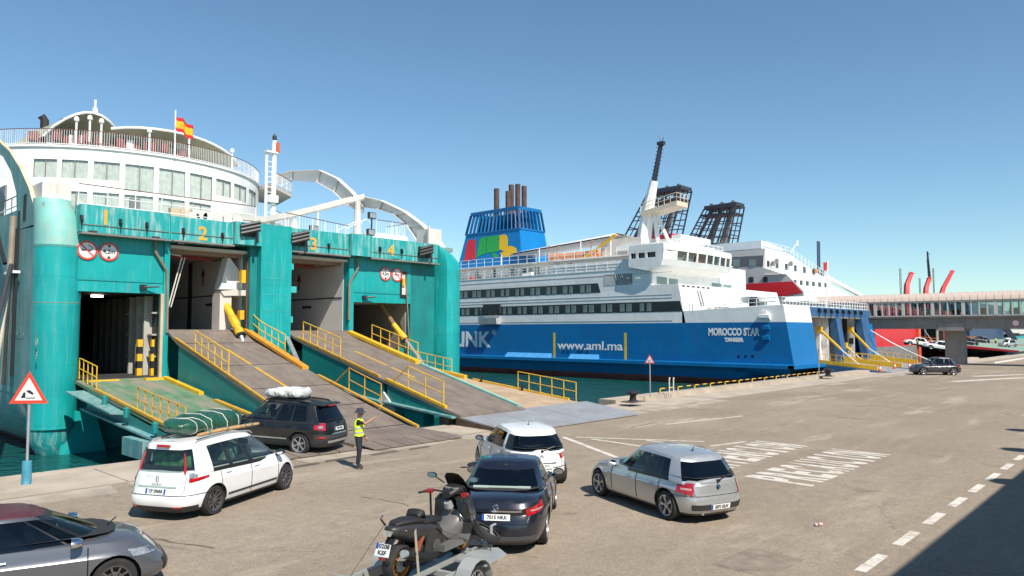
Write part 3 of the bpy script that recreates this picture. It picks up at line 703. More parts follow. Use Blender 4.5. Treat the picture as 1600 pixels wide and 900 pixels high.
# ramp one: green deck
t1 = [(38.2, 1.86), (37.0, 1.7), (29.5, 0.68), (24.5, 0.16), (22.4, 0.10)]
r1 = ramp('vehicle_ramp', 11.45, 15.35, t1, RAMPG, 1, .5)
girder(r1, 11.45, t1, 36.4, 25.0, .9, .3, TEALD); girder(r1, 15.2, t1, 36.5, 25.0, .9, .3, TEALD)
flaps(r1, t1, 11.5, 15.3, 22.7, 21.4, 5, RAMPB)
kerb(r1, 11.45, 11.58, t1, 35.6, 24.9, YELR, .11); kerb(r1, 15.12, 15.35, t1, 37.4, 33.4, YELL, .15); kerb(r1, 15.15, 15.33, t1, 32.0, 27.5, YELR, .1)
m = MB(); m.box((11.9, 37.6, 1.76), (13.2, 37.85, 1.84)); m.box((14.3, 37.3, 1.72), (15.2, 37.9, 1.84)); m.build('sill_marking', YELL, r1)
m = MB(); m.prism([(10.7, 36.8, 1.4), (11.44, 36.8, 1.4), (11.44, 31.6, .75), (10.9, 32.0, .8)], (0, 0, .06)); m.build('side_ledge', TEALG, r1)
rrail(r1, 11.62, t1, 38.1, 35.8, 1.0, 4); rrail(r1, 11.58, t1, 31.0, 26.6, 1.0, 6, YELR)
m = MB(); m.box((10.9, 28.6, -.62), (11.44, 30.6, .05));  m.build('ramp_pontoon', TEALG, r1)
for y in (33.6, 31.2, 28.4): MB().lathe([(.12, 0), (.12, .35), (.07, .4)], (11.25, y, lerpz(t1, y) - .2), 8).build('locking_pin', TEALD, r1, 40)
# ramp two
t2 = [(38.2, 4.2), (36.9, 3.6), (27.9, 1.12), (24.2, .2), (22.0, .12)]
r2_ = ramp('vehicle_ramp', 15.55, 19.85, t2, RAMPB, 1, .5)
girder(r2_, 15.6, t2, 36.8, 28.0, 1.85, 1.1, TEALD); girder(r2_, 15.6, t2, 27.7, 23.6, .75, .15, TEALD); girder(r2_, 19.7, t2, 36.8, 24.0, 1.0, .25, TEALD)
m = MB(); m.prism([(15.53, 28.0, .95), (15.53, 26.9, -.05), (15.53, 29.0, -.2)], (.1, 0, 0)); m.build('hinge_bracket', CREAM, r2_)
kerb(r2_, 15.55, 15.64, t2, 37.2, 28.0, YELR, .08); kerb(r2_, 15.55, 15.66, t2, 27.0, 24.0, YELL, .1); kerb(r2_, 19.55, 19.9, t2, 38.0, 32.0, mat('orange_kerb', (.66, .27, .02), .6, var=.15, scale=2, dirt=(.4, .15, .04), damt=.7, dscale=1.6), .15); kerb(r2_, 19.75, 19.88, t2, 31.0, 23.6, YELR, .08)
rrail(r2_, 15.62, t2, 35.0, 31.6, 1.05, 5); rrail(r2_, 20.0, t2, 37.8, 34.4, 1.0, 5)
flaps(r2_, t2, 15.6, 19.8, 22.0, 20.9, 6, RAMPB)
m = MB()
for a, b in ((35.5, 33.0), (32.6, 29.5)): m.prism([(17.35, a, lerpz(t2, a) + .004), (17.35, b, lerpz(t2, b) + .004), (17.5, b, lerpz(t2, b) + .004), (17.5, a, lerpz(t2, a) + .004)], (0, 0, .006))
m.build('lane_line', YELR, r2_)
m = MB()
for y in (36.6, 33.0, 29.8, 27.2, 24.4): m.prism([(15.6, y, lerpz(t2, y) + .004), (19.8, y, lerpz(t2, y) + .004), (19.8, y - .05, lerpz(t2, y - .05) + .004), (15.6, y - .05, lerpz(t2, y - .05) + .004)], (0, 0, .004))
m.build('plate_joint', BLACK, r2_)
# ramp three
t3 = [(38.2, 4.16), (36.4, 3.6), (28.06, 1.57), (23.5, .46)]
r3 = ramp('vehicle_ramp', 22.1, 26.3, t3, RAMPB, 1, .5)
girder(r3, 22.15, t3, 36.3, 29.0, 2.05, 1.05, TEALD); girder(r3, 22.15, t3, 28.7, 23.8, .95, .12, TEALD); girder(r3, 26.1, t3, 36.2, 23.8, 1.0, .2, TEALD)
m = MB(); m.prism([(22.05, 28.9, 1.2), (22.05, 27.9, .35), (22.05, 29.8, .2)], (.1, 0, 0)); m.build('hinge_bracket', CREAM, r3)
kerb(r3, 22.1, 22.2, t3, 36.8, 29.3, YELR, .1); kerb(r3, 22.1, 22.24, t3, 28.8, 24.5, YELL, .12); kerb(r3, 25.98, 26.35, t3, 37.6, 31.2, YELL, .18); kerb(r3, 26.1, 26.3, t3, 31.0, 23.8, mat('teal_kerb', (.2, .42, .36), .6, var=.2), .1)
kerb(r3, 26.302, 26.40, t3, 30.5, 23.9, YELL, .08)
rrail(r3, 22.2, t3, 36.3, 32.7, 1.05, 5); rrail(r3, 26.4, t3, 35.7, 31.5, 1.05, 5); rrail(r3, 22.2, t3, 28.4, 24.7, 1.1, 3, None, True)
rrail(r2_, 19.9, t2, 29.8, 26.2, 1.1, 3, YELR, True)
m = MB()
for a, b in ((34.0, 31.2), (30.8, 28.9)): m.prism([(23.95, a, lerpz(t3, a) + .004), (23.95, b, lerpz(t3, b) + .004), (24.1, b, lerpz(t3, b) + .004), (24.1, a, lerpz(t3, a) + .004)], (0, 0, .006))
m.build('lane_line', YELR, r3)
m = MB(); m.box((22.3, 26.2, -.25), (22.95, 27.5, .35)); m.build('ramp_pontoon', TEAL, r3)
m = MB(); m.box((22.3, 24.5, -.8), (22.9, 25.1, .3)); m.build('ramp_fender', mat('timber_worn', (.22, .15, .09), .9, var=.3, scale=4), r3)
# ramp four, tan deck sloping to the quay
t4 = [(38.2, 1.85), (36.4, 1.62), (34.35, 1.36), (24.3, .34)]
r4 = ramp('vehicle_ramp', 26.62, 31.6, t4, RAMPT, 1, .5)
rrail(r4, 31.4, t4, 38.1, 34.2, 1.0, 5); rrail(r4, 31.5, t4, 28.7, 24.5, 1.0, 5)
kerb(r4, 31.3, 31.6, t4, 37.9, 33.0, YELL, .2); kerb(r4, 31.45, 31.6, t4, 32.4, 25.0, YELL, .1)
girder(r4, 31.45, t4, 36.4, 25.2, .8, .35, TEALD); girder(r4, 26.65, t4, 36.4, 25.2, .8, .35, TEALD)
m = MB()
for y in (31.6, 28.3): m.tube([(31.4, y, lerpz(t4, y)), (31.3, y - .1, lerpz(t4, y) + .35)], .07)
m.build('deck_cleat', BLACK, r4)
# steel transition plates onto the quay
for (x0, x1, x2, x3) in ((22.15, 24.6, 24.0, 21.9), (24.63, 27.6, 27.0, 24.03), (27.63, 31.6, 31.05, 27.03)):
    m = MB(); m.prism([(x0, 23.9, .36), (x1, 23.9, .36), (x2, 20.25, .03), (x3, 20.25, .03)], (0, 0, .06)); m.build('transition_plate', PLATE, r4)
    m = MB(); m.prism([(x3 + .02, 20.27, .025), (x2 - .02, 20.27, .025), (x1 - .02, 24.8, .025), (x0 + .02, 24.8, .025)], (0, 0, .0)); 
m = MB(); m.prism([(21.95, 20.6, 0.01), (22.2, 23.9, .01), (22.2, 23.9, .38)], (.05, 0, 0)); m.build('plate_cheek', mat('plate_rust', (.16, .10, .06), .8, var=.3), r4)
# added plates below the ramps, shade put into their darker teal
MB().box((15.6, 38.6, -1.4), (22.0, 39.0, 4.1)).build('stern_shade_plate', TEALD, F1)
MB().box((22.0, 38.6, -1.4), (33.4, 39.0, 3.0)).build('stern_shade_plate', TEALD, F1)
# ---------------------------------------------------------------- upper works
MB().box((9.98, 38.4, 9.7), (35.3, 160, 9.98)).build('mooring_deck', mat('deck_grey', (.22, .30, .28), .8, var=.2), F1)
CX, CYc, CR = 21.2, 62.0, 10.5
def oncirc(px, py, rr=CR):
    d = ray(px, py); A = d.x ** 2 + d.y ** 2; B = -2 * (d.x * CX + d.y * CYc); C_ = CX ** 2 + CYc ** 2 - rr ** 2
    t = (-B - math.sqrt(max(B * B - 4 * A * C_, 0))) / (2 * A); p = V((0, 0, CAMZ)) + d * t
    return math.atan2(p.y - CYc, p.x - CX), p.z
def cpt(a, z, r=CR): return V((CX + r * math.cos(a), CYc + r * math.sin(a), z))
ZD = 16.05
wins = []
up = [(53, 90, 246, 275), (97, 138, 246, 274), (147, 188, 248, 277), (196, 241, 253, 294), (249, 290, 260, 301), (297, 332, 268, 308), (338, 361, 277, 305), (366, 385, 285, 312), (389, 400, 292, 317)]
lo = [(102, 136, 304, 330), (145, 186, 305, 330), (195, 240, 298, 330), (248, 289, 304, 335), (296, 331, 310, 330)]
for a, b, y0, y1 in up + lo:
    a0, zt = oncirc(a, y0); a1, _ = oncirc(b, y0); _, zb = oncirc(a, y1); wins.append((a0, a1, zb, zt))
# regular heights per row
def edges(vals, eps=.03):
    o = []
    for v_ in sorted(vals):
        if not o or v_ - o[-1] > eps: o.append(v_)
    return o
H_UP = 15.25; 
rows = []
for i, (a0, a1, zb, zt) in enumerate(wins):
    if i < 9: zt2 = 15.25; zb2 = 13.45 if 3 <= i <= 5 else 14.05
    else: zt2 = 13.2; zb2 = 11.75
    rows.append((a0, a1, zb2, zt2))
AA = edges([-math.pi + .05 * k for k in range(0, 63)] + [r[0] for r in rows] + [r[1] for r in rows], .004)
ZZ = [9.98, 11.75, 13.2, 13.45, 14.05, 15.25, ZD]
m = MB(); wallv = [[cpt(a, z) for a in AA] for z in ZZ]
vs = [p for rr in wallv for p in rr]; fs = []
for i in range(len(ZZ) - 1):
    for j in range(len(AA) - 1):
        am, zm = (AA[j] + AA[j + 1]) / 2, (ZZ[i] + ZZ[i + 1]) / 2
        if any(r[0] < am < r[1] and r[2] < zm < r[3] for r in rows): continue
        n = len(AA); fs.append((i * n + j, i * n + j + 1, (i + 1) * n + j + 1, (i + 1) * n + j))
m.add(vs, fs)
m.box((CX - CR, CYc, 9.98), (CX - CR + .2, 150, ZD)); m.box((CX + CR - .2, CYc, 9.98), (CX + CR, 150, ZD))
m.build('deckhouse_wall', WHITE, F1, 30)
CURT = mat('curtain', (.66, .66, .60), .9, var=.12, scale=3)
for a0, a1, zb, zt in rows:
    m = MB(); nn = 4
    A = [a0 + (a1 - a0) * k / nn for k in range(nn + 1)]
    m.loft([[cpt(a, zb, CR) for a in A], [cpt(a, zb, CR - .14) for a in A]], False); m.loft([[cpt(a, zt, CR) for a in A], [cpt(a, zt, CR - .14) for a in A]], False)
    for a in (a0, a1): m.quad(cpt(a, zb), cpt(a, zt), cpt(a, zt, CR - .14), cpt(a, zb, CR - .14))
    am = (a0 + a1) / 2
    m.prism([cpt(am - .003, zb, CR - .06), cpt(am + .003, zb, CR - .06), cpt(am + .003, zb, CR - .02), cpt(am - .003, zb, CR - .02)], (0, 0, zt - zb))
    wo = m.build('deckhouse_window', mat('window_frame', (.20, .20, .19), .5), F1)
    m = MB(); k_ = 36; ring = []
    for z in (zb, zt): ring.append([cpt(a0 + (a1 - a0) * i / k_, z, CR - .10 - .04 * (i % 2) - .02 * rnd.random()) for i in range(k_ + 1)])
    m.loft(ring, False); m.build('curtain', CURT, wo)
    m = MB(); m.loft([[cpt(a, zb, CR - .05) for a in A], [cpt(a, zt, CR - .05) for a in A]], False); m.build('pane', CLEAR, wo)
# top deck, its railing and awnings
AR = [R(-180 + 5 * k) for k in range(37)]
m = MB(); ring = [cpt(a, ZD, CR + .12) for a in AR]; m.prism([p for p in ring] + [V((CX + CR, 150, ZD)), V((CX - CR, 150, ZD))], (0, 0, .14)); m.build('sun_deck', WHITE, F1)
m = MB(); m.rail([cpt(R(-180 + 4 * k), ZD + .14, CR) for k in range(46)], 1.05, 1.4, .028, (1.0, .08), bal=.16, balr=.014, mi=0, topmi=1); m.build('deck_railing', [RAILW, BROWNR], F1)
m = MB(); m.rail([(11.3, 38.0, 10.0), (20.1, 37.9, 10.0)], 1.0, 1.3, .025, (1.0, .5, .08), mi=0, topmi=1); m.rail([(22.3, 38.6, 10.0), (28.0, 40.5, 10.0)], 1.0, 1.3, .025, (1.0, .08), bal=.25, mi=0, topmi=1); m.build('deck_railing', [RAILW, BROWNR], F1)
AWN = mat('awning_fabric', (.30, .31, .22), .9, var=.08)
def awning(pts_edge, apex, name='awning'):
    m = MB(); n = len(pts_edge)
    m.add([*pts_edge, apex], [(i, i + 1, n) for i in range(n - 1)]); return m
m = MB(); rings = []
for t in [k / 10 for k in range(11)]:       # left tent: arched front edge, falling to the back left
    p = V((14.3 + 5.2 * t, 55.5 - 1.2 * math.sin(math.pi * t), 17.0 + .0 * t + 1.9 * math.sin(math.pi * min(1, t * 1.0)) ** .8))
    rings.append([p, p + V((-.9, 4, -.35)), V((13.0 + 5.2 * t, 64, 17.0))])
m.loft(rings, False, 0); m.tube([r[0] for r in rings], .09, 6, 1); m.build('awning', [AWN, WHITE], F1, 60)
m = MB(); rings = []
for k in range(13):
    t = k / 12; a = R(-112 + 66 * t); p = cpt(a, 17.75 + .55 * math.sin(math.pi * t) ** .7 - .55 * t * t, CR - 1.0)
    q_ = cpt(a, 17.0 - .0 * t, CR - 4.2); rings.append([p, (p + q_) / 2 + V((0, 0, -.25)), q_])
m.loft(rings, False, 0); m.tube([r[0] for r in rings], .09, 6, 1); m.build('awning', [AWN, WHITE], F1, 60)
m = MB()
for px, y0, y1 in ((120, 182, 228), (141, 180, 212), (159, 185, 212), (234, 200, 232), (296, 206, 240), (363, 232, 266)):
    a, z0 = oncirc(px, y0, CR - 1.0); m.tube([cpt(a, ZD, CR - 1.0), cpt(a, z0, CR - 1.0)], .07, 6); m.lathe([(.05, z0), (.16, z0 - .1), (.16, z0 - .3), (.05, z0 - .35)], (cpt(a, 0, CR - 1.0).x, cpt(a, 0, CR - 1.0).y, 0), 6)
m.build('awning_pole', WHITE, F1)
# lattice mast, funnels and lounge furniture on the sun deck
p = onY(145, 190, 66); m = MB()
for dx, dy in ((-.5, 0), (.15, 0), (-.18, .5)): m.tube([(p.x + dx, p.y + dy, 17), (p.x + dx, p.y + dy, 21.8)], .1, 6)
for k in range(8): m.bar((p.x - .5, p.y, 18 + k * .48), (p.x + .15, p.y, 18.2 + k * .48), .06)
m.tube([(p.x + .15, p.y, 20), (p.x + .15, p.y, 22.5)], .2, 8); m.tube([(p.x + .15, p.y, 22.4), (p.x + .15, p.y, 23.2)], .09, 6); m.build('mast', WHITE, F1)
for px, y0 in ((70, 184), (96, 190)):
    q = onY(px, y0, 64); m = MB(); m.tube([(q.x, q.y, 16.5), (q.x, q.y, q.z - .2), (q.x + .25 * (1 if px > 80 else -1), q.y, q.z + .1)], .3, 10); m.build('exhaust_pipe', mat('exhaust_black', (.03, .025, .025), .7), F1, 40)
m = MB(); q = onY(85, 200, 66); m.lathe([(.5, 17), (.5, 18.3)], (q.x, q.y, 0), 10); m.build('vent_drum', CREAM, F1, 40)
m = MB()
for k in range(34):
    a = R(-140 + rnd.uniform(0, 60)); p = cpt(a, ZD + .14, CR - rnd.uniform(.7, 2.2)); c = rnd.choice((0, 0, 1)); m.cbox(p + V((0, 0, .45)), (.45, .45, .06), c); m.cbox(p + V((.0, .2, .8)), (.45, .06, .6), c); m.cbox(p + V((0, 0, .2)), (.1, .1, .4), c)
o = m.build('deck_chairs', [mat('chair_red', (.22, .05, .04), .6), RAILW], F1); tag(o, kind='stuff')
# ensign
a, z = oncirc(272, 222); p = cpt(a, ZD, CR + .15)
m = MB(); m.tube([p, p + V((-.12, -.25, 3.3))], .05, 6); fl = m.build('flag_pole', RAILW, F1)
m = MB(); b0 = p + V((-.11, -.24, 3.0)); n = 14
for st, (f0, f1, mi) in enumerate(((0, .25, 0), (.25, .75, 1), (.75, 1, 0))):
    rr = []
    for f in (f0, f1):
        rr.append([b0 + V((1.25 * i / n, .12 * math.sin(i * .9), -f * 1.0 - .62 * (i / n) - .05 * math.sin(i * .8))) for i in range(n + 1)])
    m.loft(rr, False, mi)
q = b0 + V((.42, -.03, -.72)); 
ffo = m.build('flag_cloth', [mat('flag_red', (.55, .02, .02), .8), mat('flag_yellow', (.75, .42, .01), .8)], fl, 60)
m = MB(); m.cbox(q + V((.05, -.04, 0)), (.2, .03, .26)); m.build('flag_emblem', mat('crest_red', (.40, .12, .05), .8), fl)
# balconies and equipment mast at the right end of the deckhouse
m = MB()
for z0 in (ZD, 12.9):
    m.prism([(30.2, 54.5, z0 - .25), (33.8, 57.5, z0 - .25), (35.0, 62, z0 - .25), (30, 62, z0 - .25)], (0, 0, .3))
m.build('side_balcony', CREAM, F1)
m = MB()
for z0 in (ZD + .05, 12.95): m.rail([(30.2, 54.5, z0), (33.8, 57.5, z0), (35.0, 62, z0)], 1.05, 1.2, .028, (1.0, .08), bal=.16, mi=0, topmi=1)
m.build('deck_railing', [RAILW, BROWNR], F1)
m = MB(); bx0 = onY(421, 345, 48.5); bx_, by_ = bx0.x, 48.5
for dx in (-.32, .28): m.tube([(bx_ + dx, by_, 10), (bx_ + dx, by_, 17.0 if dx < 0 else 17.9)], .1 if dx < 0 else .17, 8)
for k in range(18): m.bar((bx_ - .3, by_, 10.4 + k * .37), (bx_ + .25, by_, 10.4 + k * .37), .04)
m.cbox((bx_, by_, 17.0), (.9, .5, .12)); m.cbox((bx_ + .1, by_ - .2, 13.6), (.7, .4, .5)); m.build('signal_mast', WHITE, F1)
m = MB(); m.cbox((bx_ + .42, by_ - .1, 17.4), (.28, .3, .7), 0); m.lathe([(.16, 17.9), (.16, 18.2), (.05, 18.4)], (bx_ + .28, by_, 0), 8, 'Z', 1); m.build('signal_lamp', [mat('lamp_orange', (.5, .1, .03), .4), BLACK], F1)
# stair, platform and floodlights on the mooring deck
m = MB(); m.box((30.0, 40.6, 9.98), (33.0, 43, 10.7)); m.build('deck_platform', WHITE, F1)
m = MB(); m.rail([(30.4, 40.7, 10.7), (33.0, 40.7, 10.7), (33.0, 43, 10.7)], 1.0, 1.2, .028, (1.0, .08), bal=.2, mi=0, topmi=1)
for k in range(6): m.cbox((29.9 - .3 * k, 41.6, 10.75 - .13 * k), (.28, .9, .05))
for y in (41.15, 42.05): m.bar((30.2, y, 10.8), (28.3, y, 10.0), .06); m.tube([(30.2, y, 11.5), (29.9, y, 11.75), (28.2, y, 10.9), (28.2, y, 10)], .03, 5)
m.build('deck_stair', [RAILW, BROWNR], F1)
for px, py in ((490, 358), (581, 337), (579, 363)):
    p = onY(px, py, 39.5); m = MB(); m.cbox(p, (.55, .2, .42), 0); m.cbox(p + V((0, -.11, 0)), (.45, .03, .32), 1); m.bar(p, (p.x, p.y + .05, 10), .07, mi=0); m.build('floodlight', [BLACK, STEEL], F1)
for px, py, c in ((300, 341, 0), (312, 338, 0), (322, 341, 0), (338, 343, 0), (352, 343, 0), (367, 344, 0), (287, 336, 1), (272, 334, 1)):
    p = onY(px, py, 40.5); m = MB()
    if c == 0: m.lathe([(.32, p.y - .3), (.32, p.y + .3)], (p.x, 0, p.z), 10, 'Y'); m.cbox((p.x, p.y, p.z - .3), (.8, .8, .25)); m.cbox((p.x, p.y + .5, p.z + .05), (.5, .3, .7))
    else: m.cbox(p, (.5, .4, .6)); m.tube([p, p + V((.5, 0, .6))], .05)
    m.build('mooring_winch' if c == 0 else 'deck_fitting', CREAM if c == 0 else mat('buff', (.55, .42, .28), .6), F1, 40)
p = onY(210, 318, 39); m = MB(); m.box((p.x - .25, 38.9, p.z - .3), (p.x + .25, 39.0, p.z + .25), 0); m.build('notice_board', mat('window_frame', (.2, .2, .19), .5), F1)
# draught letters and stains on the side shell
for px, py, s in ((57, 535, 'O'), (57, 556, 'F')):
    p = onX(px, py, 9.79); text('hull_mark', s, .4, CREAM, F1, (9.79, p.y, p.z), xd=(0, -1, 0), ext=.004, bold=.02)
p = onX(22, 521, 9.79); text('hull_name', 'FORMENTERA', .42, mat('faded_letter', (.12, .28, .28), .7), F1, (9.79, 41.2, 3.9), xd=(0, -1, 0), ext=.004)
m = MB()
for x_, z0 in ((9.7, 9.6),):
    m.tube([(9.5, 41.2, 9.6), (9.45, 41.6, 1.6)], .13, 8, 0); m.tube([(9.6, 40.7, 9.8), (9.6, 40.7, 2)], .05, 6, 1); m.tube([(9.6, 41.0, 9.0), (9.6, 41.0, 2)], .05, 6, 1); m.cbox((9.55, 41.3, 6.9), (.3, 1.6, .12), 2); m.tube([(9.5, 42.4, 7.4), (9.5, 44.5, 9.4)], .1, 6, 1)
m.build('side_fender_pipe', [mat('rail_tan', (.33, .27, .2), .6, var=.2), BLACK, RAILW], F1)

m = MB(); m.rail([(10.3, 42.5, 10.0), (10.3, 75, 10.0)], 1.05, 1.3, .03, (1.0, .5, .1), mi=0, topmi=1); m.build('deck_railing', [RAILW, BROWNR], F1)
m = MB(); m.box((10.5, 47.5, 10.0), (10.6, 49.0, 12.1)); m.box((10.5, 52, 10.6), (10.6, 53.4, 11.8)); m.build('side_door', mat('window_frame', (.2, .2, .19), .5), F1)
# ================================================================= FERRY 2 : blue hull
BLUE = mat('hull_blue', (0.0, 0.145, 0.38), 0.45, var=.06, scale=.3, dirt=(.02, .14, .32), damt=.6, streak=1, dscale=.25, plates=(6, 1.6), rust=.3)
NAVY = mat('navy_paint', (.03, .11, .24), .5, var=.15, scale=1, dirt=(.12, .16, .2), damt=.5, streak=1, dscale=.6)
BAND = mat('window_band', (.035, .045, .045), .18, var=.1, spec=.6)
PANE2 = mat('curtained_pane', (.17, .225, .21), .12, var=.3, scale=.4, spec=.6)
LETW = mat('letter_white', (.8, .8, .78), .5, var=.03)
YSTR = mat('yellow_stripe', (.75, .5, .03), .5)
F2 = thing('car_ferry', (85, 29.5, -1.5), 'blue hulled white ferry with a striped letter funnel and MOROCCO STAR on its stern quarter', 'ferry')
XS = 72.0
def hull2(lv, name, m_):
    rings = []
    for z, ix, ys in lv:
        xl = XS + ix; xr = 98.2 - ix; rad = min(1.0, 3 * ix + .05)
        if z < .5: rad = 3.0
        pts = [(xl, 175, z), (xl, 120, z), (xl, ys + 8, z)]
        for k in range(7):
            a = R(180 + 15 * k); pts.append((xl + rad + rad * math.cos(a), ys + rad + rad * math.sin(a), z))
        for k in range(7):
            a = R(270 + 15 * k); pts.append((xr - rad + rad * math.cos(a), ys + rad + rad * math.sin(a), z))
        pts += [(xr, ys + 8, z), (xr, 175, z)]; rings.append(pts)
    m = MB(); m.loft(rings, False); return m.build(name, m_, F2, 40)
hull2([(-3, 1.6, 37), (-1.5, .7, 34.5), (-.82, .35, 32.5)], 'boot_topping', mat('antifouling_red', (.27, .075, .055), .8, var=.25, scale=.5))
hull2([(-.82, .35, 32.5), (.1, .08, 30.6), (.62, 0, 29.3)], 'hull', BLUE)
# side shell above the ledge and stern quarters either side of the doors
def yr(z): return 29.05 + (z - .62) * .155
m = MB()
m.prism([(XS, 175, .62), (XS, yr(.62), .62), (XS, yr(5.05), 5.05), (XS, 175, 5.05)], (.2, 0, 0), 0)
for x0, x1 in ((XS + .2, 78.7), (97.0, 98.2)):
    m.prism([(x0, yr(.62), .62), (x1, yr(.62), .62), (x1, yr(5.05), 5.05), (x0, yr(5.05), 5.05)], (0, .3, 0), 0)
m.prism([(98.0, 175, .62), (98.0, yr(.62) + .3, .62), (98.0, yr(5.05) + .3, 5.05), (98.0, 175, 5.05)], (.2, 0, 0), 0)
m.build('side_shell', BLUE, F2)
m = MB()
m.prism([(XS, 41.3, 5.051), (XS, yr(5.05), 5.051), (XS, yr(6.75), 6.75), (XS, 41.3, 6.32)], (.2, 0, 0))
m.prism([(XS + .2, yr(5.05), 5.051), (78.7, yr(5.05), 5.051), (78.7, yr(6.75), 6.75), (XS + .2, yr(6.75), 6.75)], (0, .3, 0))
m.build('bulwark', WHITE, F2)
MB().box((XS + .2, 30.2, 5.9), (98, 42, 6.02)).build('stern_deck', mat('deck_green', (.10, .17, .15), .8), F2)
# rubbing ledge
m = MB(); m.prism([(XS - .65, 170, .42), (XS, 170, .55), (XS, 170, .85), (XS - .65, 170, .78)], (0, -141.2, 0)); m.prism([(XS - .65, 28.8, .42), (80, 28.6, .42), (80, 29.2, .42), (XS - .65, 29.4, .42)], (0, 0, .36))
m.prism([(XS - .6, 29.3, .42), (XS - .6, 33.6, .42), (XS + .1, 35.5, .0), (XS + .3, 29.9, -.55)], (.5, 0, 0)); m.build('rubbing_ledge', BLUE, F2)
m = MB(); m.box((79.5, 28.4, -.4), (80.8, 29.6, .4)); m.build('stern_fender', BLUE, F2)
for px0, px1, y in ((793, 862, 553), (892, 936, 556)):
    a, b = onX(px0, y, XS), onX(px1, y, XS); m = MB()
    m.prism([(XS - .62, a.y, .79), (XS, a.y, .79), (XS, a.y, 1.35)], (0, b.y - a.y, 0)); m.build('ledge_locker', mat('pale_blue', (.07, .30, .60), .45), F2)
# lettering
def side_text(s, px0, px1, yc, h, m_, name='hull_lettering', bold=.03):
    a, b = onX(px0, yc, XS), onX(px1, yc, XS)
    o = text(name, s, h, m_, F2, (XS - .012, 0, 0), xd=(0, -1, 0), yd=(0, 0, 1), ext=.01, bold=bold)
    vs = o.data.vertices; lo, hi = min(v.co.y for v in vs), max(v.co.y for v in vs); zl, zh = min(v.co.z for v in vs), max(v.co.z for v in vs)
    ta, tb = a.y - F2.location.y, b.y - F2.location.y; zc = (a.z + b.z) / 2 - F2.location.z
    for v in vs: v.co.y = tb + (v.co.y - lo) / (hi - lo) * (ta - tb); v.co.z = zc + ((v.co.z - zl) / (zh - zl) - .5) * h
    return o
side_text('MOROCCO STAR', 1107, 1187, 518.5, .82, LETW, bold=.035); side_text('TANGER', 1132, 1162, 531, .46, LETW, bold=.035); side_text('www.aml.ma', 871, 973, 540, 1.05, LETW, bold=.015)
side_text('LINK', 709, 767, 530, 2.15, LETW, bold=.06)
p = onX(771.5, 520, XS); text('hull_lettering', '\u00ae', .95, LETW, F2, (XS - .012, p.y, p.z), xd=(0, -1, 0))
for px in (866, 977):
    a = onX(px, 520, XS); MB().box((XS - .015, a.y - .17, .86), (XS, a.y + .17, 3.95)).build('tug_mark', YSTR, F2)
m = MB()
for px in (1154, 1165, 1176): p = onX(px, 557, XS); m.lathe([(.17, XS - .01), (.17, XS + .02)], (0, p.y, p.z), 10, 'X')
for px in (881, 888, 904, 909, 918): p = onX(px, 549, XS); m.lathe([(.14, XS - .06), (.14, XS + .02)], (0, p.y, p.z), 8, 'X')
tag(m.build('hull_port', mat('port_dark', (.0, .02, .07), .5), F2), kind='stuff')
m = MB()
for y in (511, 527):
    a, b = onX(1192, y, XS), onX(1203, y, XS); m.prism([(XS, a.y, a.z + .2), (XS - .25, a.y, a.z + .1), (XS - .25, a.y, a.z - .25), (XS, a.y, a.z - .3)], (0, b.y - a.y, 0))
m.build('hull_step', BLUE, F2)
a, b = onX(1188, 497, XS), onX(1204, 497, XS); m = MB(); m.prism([(XS, a.y, 5.9), (XS - .4, a.y, 5.8), (XS - .4, a.y, 5.5), (XS, a.y, 5.2)], (0, b.y - a.y, 0)); m.cbox((XS - .1, 31.9, 5.9), (.3, .5, .5)); m.build('fairlead_box', WHITE, F2)
# ---------------------------------------------------------------- superstructure
def side_wall(y0, z0, z1, y0t, name='house_side', m_=WHITE, x=XS):
    m = MB(); m.prism([(x, 160, z0), (x, y0, z0), (x, y0t, z1), (x, 160, z1)], (.2, 0, 0)); return m.build(name, m_, F2)
side_wall(40.9, 5.052, 9.35, 41.7); side_wall(45.2, 9.352, 11.3, 45.2)
m = MB(); m.prism([(XS + .2, 40.9, 6.3), (98, 40.9, 6.3), (98, 41.7, 9.35), (XS + .2, 41.7, 9.35)], (0, .2, 0)); m.build('house_front', WHITE, F2)
MB().box((XS + .1, 41.7, 9.30), (98, 46, 9.36)).build('forward_deck', WHITE, F2)
def wband(z0, z1, y0, y0b, y1, name='window_band'):
    m = MB(); m.prism([(XS - .02, y1, z0), (XS - .02, y0b, z0), (XS - .02, y0, z1), (XS - .02, y1, z1)], (.03, 0, 0)); return m.build(name, BAND, F2)
b1 = wband(8.76, 9.9, 52.6, 52.2, 140); b2 = wband(6.3, 7.47, 41.55, 41.2, 140)
pm = MB().cbox((0, 0, 0), (.03, .66, .92)); pmo = pm.build('window_pane', PANE2, None, world=False); pmesh = pmo.data; bpy.data.objects.remove(pmo)
for par, z, ys, ye in ((b1, 9.28, 54.0, 100), (b2, 6.86, 45.5, 100)):
    y = ys; k = 0
    while y < ye:
        inst('window_pane', pmesh, (XS - .03, y, z), par, sc=(1, rnd.uniform(.75, 1.1), 1)); y += .95 if k % 2 == 0 else 1.75; k += 1
m = MB()
for z in (5.3, 8.2, 10.7, 7.85): m.box((XS - .03, 42.5, z), (XS, 150, z + .05))
m.build('side_seam', mat('seam_grey', (.40, .40, .40), .6), F2)
